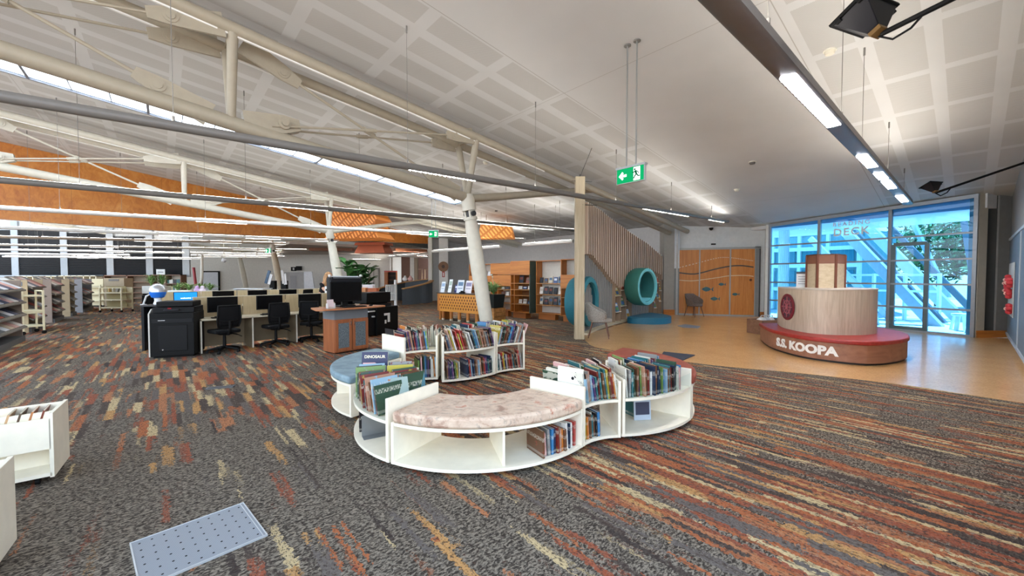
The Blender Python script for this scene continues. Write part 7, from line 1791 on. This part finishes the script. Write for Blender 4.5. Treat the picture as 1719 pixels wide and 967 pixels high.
# ------------------------------------------------------------------ whiteboard and red decorations on the right wall
def rw(a_, z, off=0.0): p = S(a_, -.62 + off); return Vector((p.x, p.y, z))
wb = root('wall_board', 'grey-blue pin board along the right wall', 'pin board', rw(12.6, 1.2, .03), ANG_A)
mb = MB(); mb.bar(rw(9.0, 1.22, .02), rw(14.5, 1.22, .02), .03, 2.1); mb.build('board', M('#66727c', .6), wb, world=True)
mb = MB(); mb.bar(rw(9.0, 2.28, .03), rw(14.5, 2.28, .03), .05, .05).bar(rw(9.0, .16, .03), rw(14.5, .16, .03), .05, .05); mb.bar(rw(11.4, .16, .03), rw(11.4, 2.28, .03), .05, .04, up=BX); mb.build('rail', M('#a9b2b8', .4), wb, world=True)
sh = root('white_sheet', 'white paper sheet pinned at the far end of the pin board', 'poster', rw(13.2, 1.3, .05), ANG_A)
mb = MB(); mb.bar(rw(12.6, 1.18, .045), rw(14.2, 1.18, .045), .008, 1.1); mb.build('sheet', M('#c9ccc9', .7), sh, world=True)
for i, (a_, z) in enumerate(((13.7, 1.30), (13.35, 1.38), (13.5, 1.15), (12.9, 1.32), (13.0, 1.10), (12.75, .80))):
    mb = MB(); c = rw(a_, z, .09)
    for k in range(6): t_ = k * PI / 3; mb.ball(c + AX * .07 * math.cos(t_) + Vector((0, 0, .07 * math.sin(t_))), .05, 8, 6, (1, 1, 1))
    mb.mat(1).ball(c + BX * .03, .04, 8, 6); o = mb.build('paper_flower', [M('#c8343a', .6), M('#e8b8a8', .6)]); tag(o, '%s red paper flower on the white sheet of the right wall' % ['top left', 'top middle', 'centre', 'top right', 'lower right', 'lowest'][i], 'paper flower', 'red paper flowers')

# ------------------------------------------------------------------ person behind the kiosk
def skin(name, pts, edges, radii, m, parent, sub=2, rootv=0):
    me = bpy.data.meshes.new(name); me.from_pydata(pts, edges, []); o = bpy.data.objects.new(name, me); C.objects.link(o); o.parent = parent
    sk_ = o.modifiers.new('skin', 'SKIN'); lay = me.skin_vertices[0].data if me.skin_vertices else None
    if lay is None:
        b = bmesh.new(); b.from_mesh(me); b.verts.layers.skin.verify(); b.to_mesh(me); b.free(); lay = me.skin_vertices[0].data
    for i, rr in enumerate(radii): lay[i].radius = (rr, rr) if not isinstance(rr, tuple) else rr; lay[i].use_root = (i == rootv)
    sk_.use_smooth_shade = True
    sb_ = o.modifiers.new('subsurf', 'SUBSURF'); sb_.levels = sub; sb_.render_levels = sub
    me.materials.append(m); return o
px = at(541, 480, 12.6); pr_ = root('person', 'person with long blonde hair and black top leaning forward behind the kiosk', 'person', (px.x, 12.6, 0), R_(-25))
SKIN = M('#c99a80', .6, name='skin_tone')
# local: faces +x, leaning forward from a standing, bent pose with the forearms on a bench
pts = [(0, 0, .80), (.04, 0, .98), (.12, 0, 1.14), (.19, 0, 1.24), (.235, 0, 1.31), (.285, 0, 1.40), (.30, 0, 1.46),
       (.17, .17, 1.20), (.30, .22, 1.00), (.50, .15, 1.02), (.57, .13, 1.03),
       (.17, -.17, 1.20), (.33, -.20, 1.01), (.50, -.10, 1.12), (.53, -.07, 1.18),
       (-.01, .10, .76), (.03, .11, .42), (0, .11, .07), (.12, .12, .035), (-.01, -.10, .76), (.03, -.11, .42), (0, -.11, .07), (.12, -.12, .035)]
edg = [(0, 1), (1, 2), (2, 3), (3, 4), (4, 5), (5, 6), (3, 7), (7, 8), (8, 9), (9, 10), (3, 11), (11, 12), (12, 13), (13, 14), (0, 15), (15, 16), (16, 17), (17, 18), (0, 19), (19, 20), (20, 21), (21, 22)]
rad = [.13, .115, .13, .10, .05, .085, .07, .055, .042, .032, .026, .055, .042, .032, .026, .085, .055, .04, .035, .085, .055, .04, .035]
skin('body', pts, edg, rad, SKIN, pr_)
skin('black_top', [(0, 0, .80), (.04, 0, .98), (.12, 0, 1.14), (.19, 0, 1.235), (.17, .17, 1.205), (.26, .205, 1.07), (.17, -.17, 1.205), (.275, -.195, 1.09)], [(0, 1), (1, 2), (2, 3), (3, 4), (4, 5), (3, 6), (6, 7)], [.145, .13, .145, .112, .068, .058, .068, .058], M('#17171b', .8), pr_)
skin('dark_trousers', [(0, 0, .82), (-.01, .10, .76), (.03, .11, .42), (0, .11, .09), (-.01, -.10, .76), (.03, -.11, .42), (0, -.11, .09)], [(0, 1), (1, 2), (2, 3), (0, 4), (4, 5), (5, 6)], [.15, .10, .07, .058, .10, .07, .058], M('#22242c', .8), pr_)
for sy in (.125, -.065):
    hb = Vector((.57, .13, 1.03)) if sy > 0 else Vector((.53, -.07, 1.18)); dr2 = Vector((.9, -.1, .05)).normalized() if sy > 0 else Vector((-.25, .1, .95)).normalized()
    sd2 = Vector((0, 1, 0)); pp = [tuple(hb), tuple(hb + dr2 * .05)]; ee = [(0, 1)]; rr2 = [.024, .03]
    for k, L in enumerate((.055, .07, .075, .068, .05)):
        b_ = hb + dr2 * (.075 if k else .03) + sd2 * ((k - 2.5) * .016 if k else -.035); t1 = b_ + dr2 * L * .5 + sd2 * (-.015 if k == 0 else 0); t2 = b_ + dr2 * L * .9 + Vector((0, 0, -.015))
        i0 = len(pp); pp += [tuple(b_), tuple(t1), tuple(t2)]; ee += [(1, i0), (i0, i0 + 1), (i0 + 1, i0 + 2)]; rr2 += [.010, .009, .007]
    skin('hand', pp, ee, rr2, SKIN, pr_, 1)
hd = MB()
hd.ball((.305, 0, 1.45), .098, 18, 14, (.92, .78, 1.15)); hd.ball((.395, 0, 1.425), .016, 8, 6, (1, .8, 1.2)); hd.ball((.37, 0, 1.365), .03, 8, 6)
for sy in (-1, 1): hd.ball((.30, sy * .078, 1.44), .018, 8, 6, (.8, .5, 1.4))
hd.build('face', SKIN, pr_)
mb = MB()
for sy in (-1, 1): mb.ball((.388, sy * .030, 1.462), .011, 8, 6)
mb.build('eyes', M('#2a2320', .3), pr_)
mb = MB(); mb.ball((.385, 0, 1.388), .018, 8, 6, (.5, 1.2, .35)); mb.build('mouth', M('#a05a52', .5), pr_)
mb = MB(); mb.ball((.275, 0, 1.475), .112, 18, 14, (.98, .95, 1.05))
for k in range(16):
    t_ = R_(70 + 220 * k / 15); c_, s_ = math.cos(t_), math.sin(t_); mb.path([(.275 + .06 * c_, .075 * s_, 1.54), (.27 + .10 * c_, .105 * s_, 1.42), (.25 + .11 * c_, .12 * s_, 1.28), (.25 + .10 * c_, .12 * s_, 1.16)], [.03, .036, .03, .01], 7)
HAIR = NT('blonde_hair'); n_ = HAIR.noise(HAIR.coord(scale=(1, 1, .15)), 50, 3); HAIR = HAIR.done(HAIR.ramp(n_, [(.35, lin('#8a5f3c')), (.65, lin('#c79a68'))]), .5)
o = mb.build('hair', HAIR, pr_)
# work bench the person leans on, and a chair back beside
r = root('work_bench', 'pale bench the leaning person works at', 'bench table', (px.x + .75, 12.42, 0), R_(-25)); mb = MB(); mb.bb(-.35, .4, -.3, .3, .97, 1.0); mb.build('top', M('#dcd8cc', .4), r); mb = MB(); mb.bb(-.3, .38, -.25, .25, 0, .97); mb.build('body', M('#c8c3b6', .5), r)
mb = MB(); q = at(552, 487, 11.9); r = root('white_desk_box', 'small white box with black slot beside the person', 'box', (q.x, 11.9, at(552, 493, 11.9).z)); mb.bb(-.09, .09, -.08, .08, 0, .22); mb.build('case', M('#e4e4e2', .4), r, bev=.01); mb = MB(); mb.bb(-.06, .06, -.086, -.079, .09, .14); mb.build('slot', BLACK, r)
r2 = root('low_counter', 'low pale counter under the small white box', 'counter', (q.x, 11.9, 0)); zc = at(552, 493, 11.9).z; mb = MB(); mb.bb(-.25, .3, -.2, .2, 0, zc - .03); mb.build('body', M('#bdb39c', .6), r2); mb = MB(); mb.bb(-.27, .32, -.22, .22, zc - .03, zc - .001); mb.build('top', M('#d6ccb4', .5), r2)
q = at(533, 490, 12.2); task_chair((q.x, 12.2, 0), R_(-100), 'black task chair behind the person at the bench').scale = (1.15, 1.15, 1.15)

# ------------------------------------------------------------------ pieces that belong to a part hang from that part
SUBP = {'pictogram': 'green_panel', 'runner': 'green_panel', 'drawer_handle': 'paper_drawer', 'red_button': 'control_panel', 'screen_words': 'screen',
        'emblem_disc': 'emblem_ring', 'emblem_wheel': 'emblem_ring', 'hub': 'disc', 'slot': 'case', 'white_label': 'dark_box', 'caster': 'base_board',
        'lever': 'gas_column', 'castor': 'star_base', 'back_frame': 'mesh_back', 'pin': 'bearing', 'cable': 'pole', 'hood_light_strip': 'hood', 'corner_knob': 'hood',
        'keys': 'case', 'white_field': 'red_field', 'screw_holes': 'plate', 'corner_strip': 'body', 'flower_stem': 'leaves', 'timber_edge': 'front', 'rear_timber_edge': 'rear_wall'}
for o in list(scene.objects):
    if o.parent is None or o.parent.parent is not None: continue
    want = SUBP.get(o.name.split('.')[0])
    if not want: continue
    for s in o.parent.children:
        if s.name.split('.')[0] == want and s is not o and s.matrix_basis == Matrix.Identity(4):
            o.parent = s; break
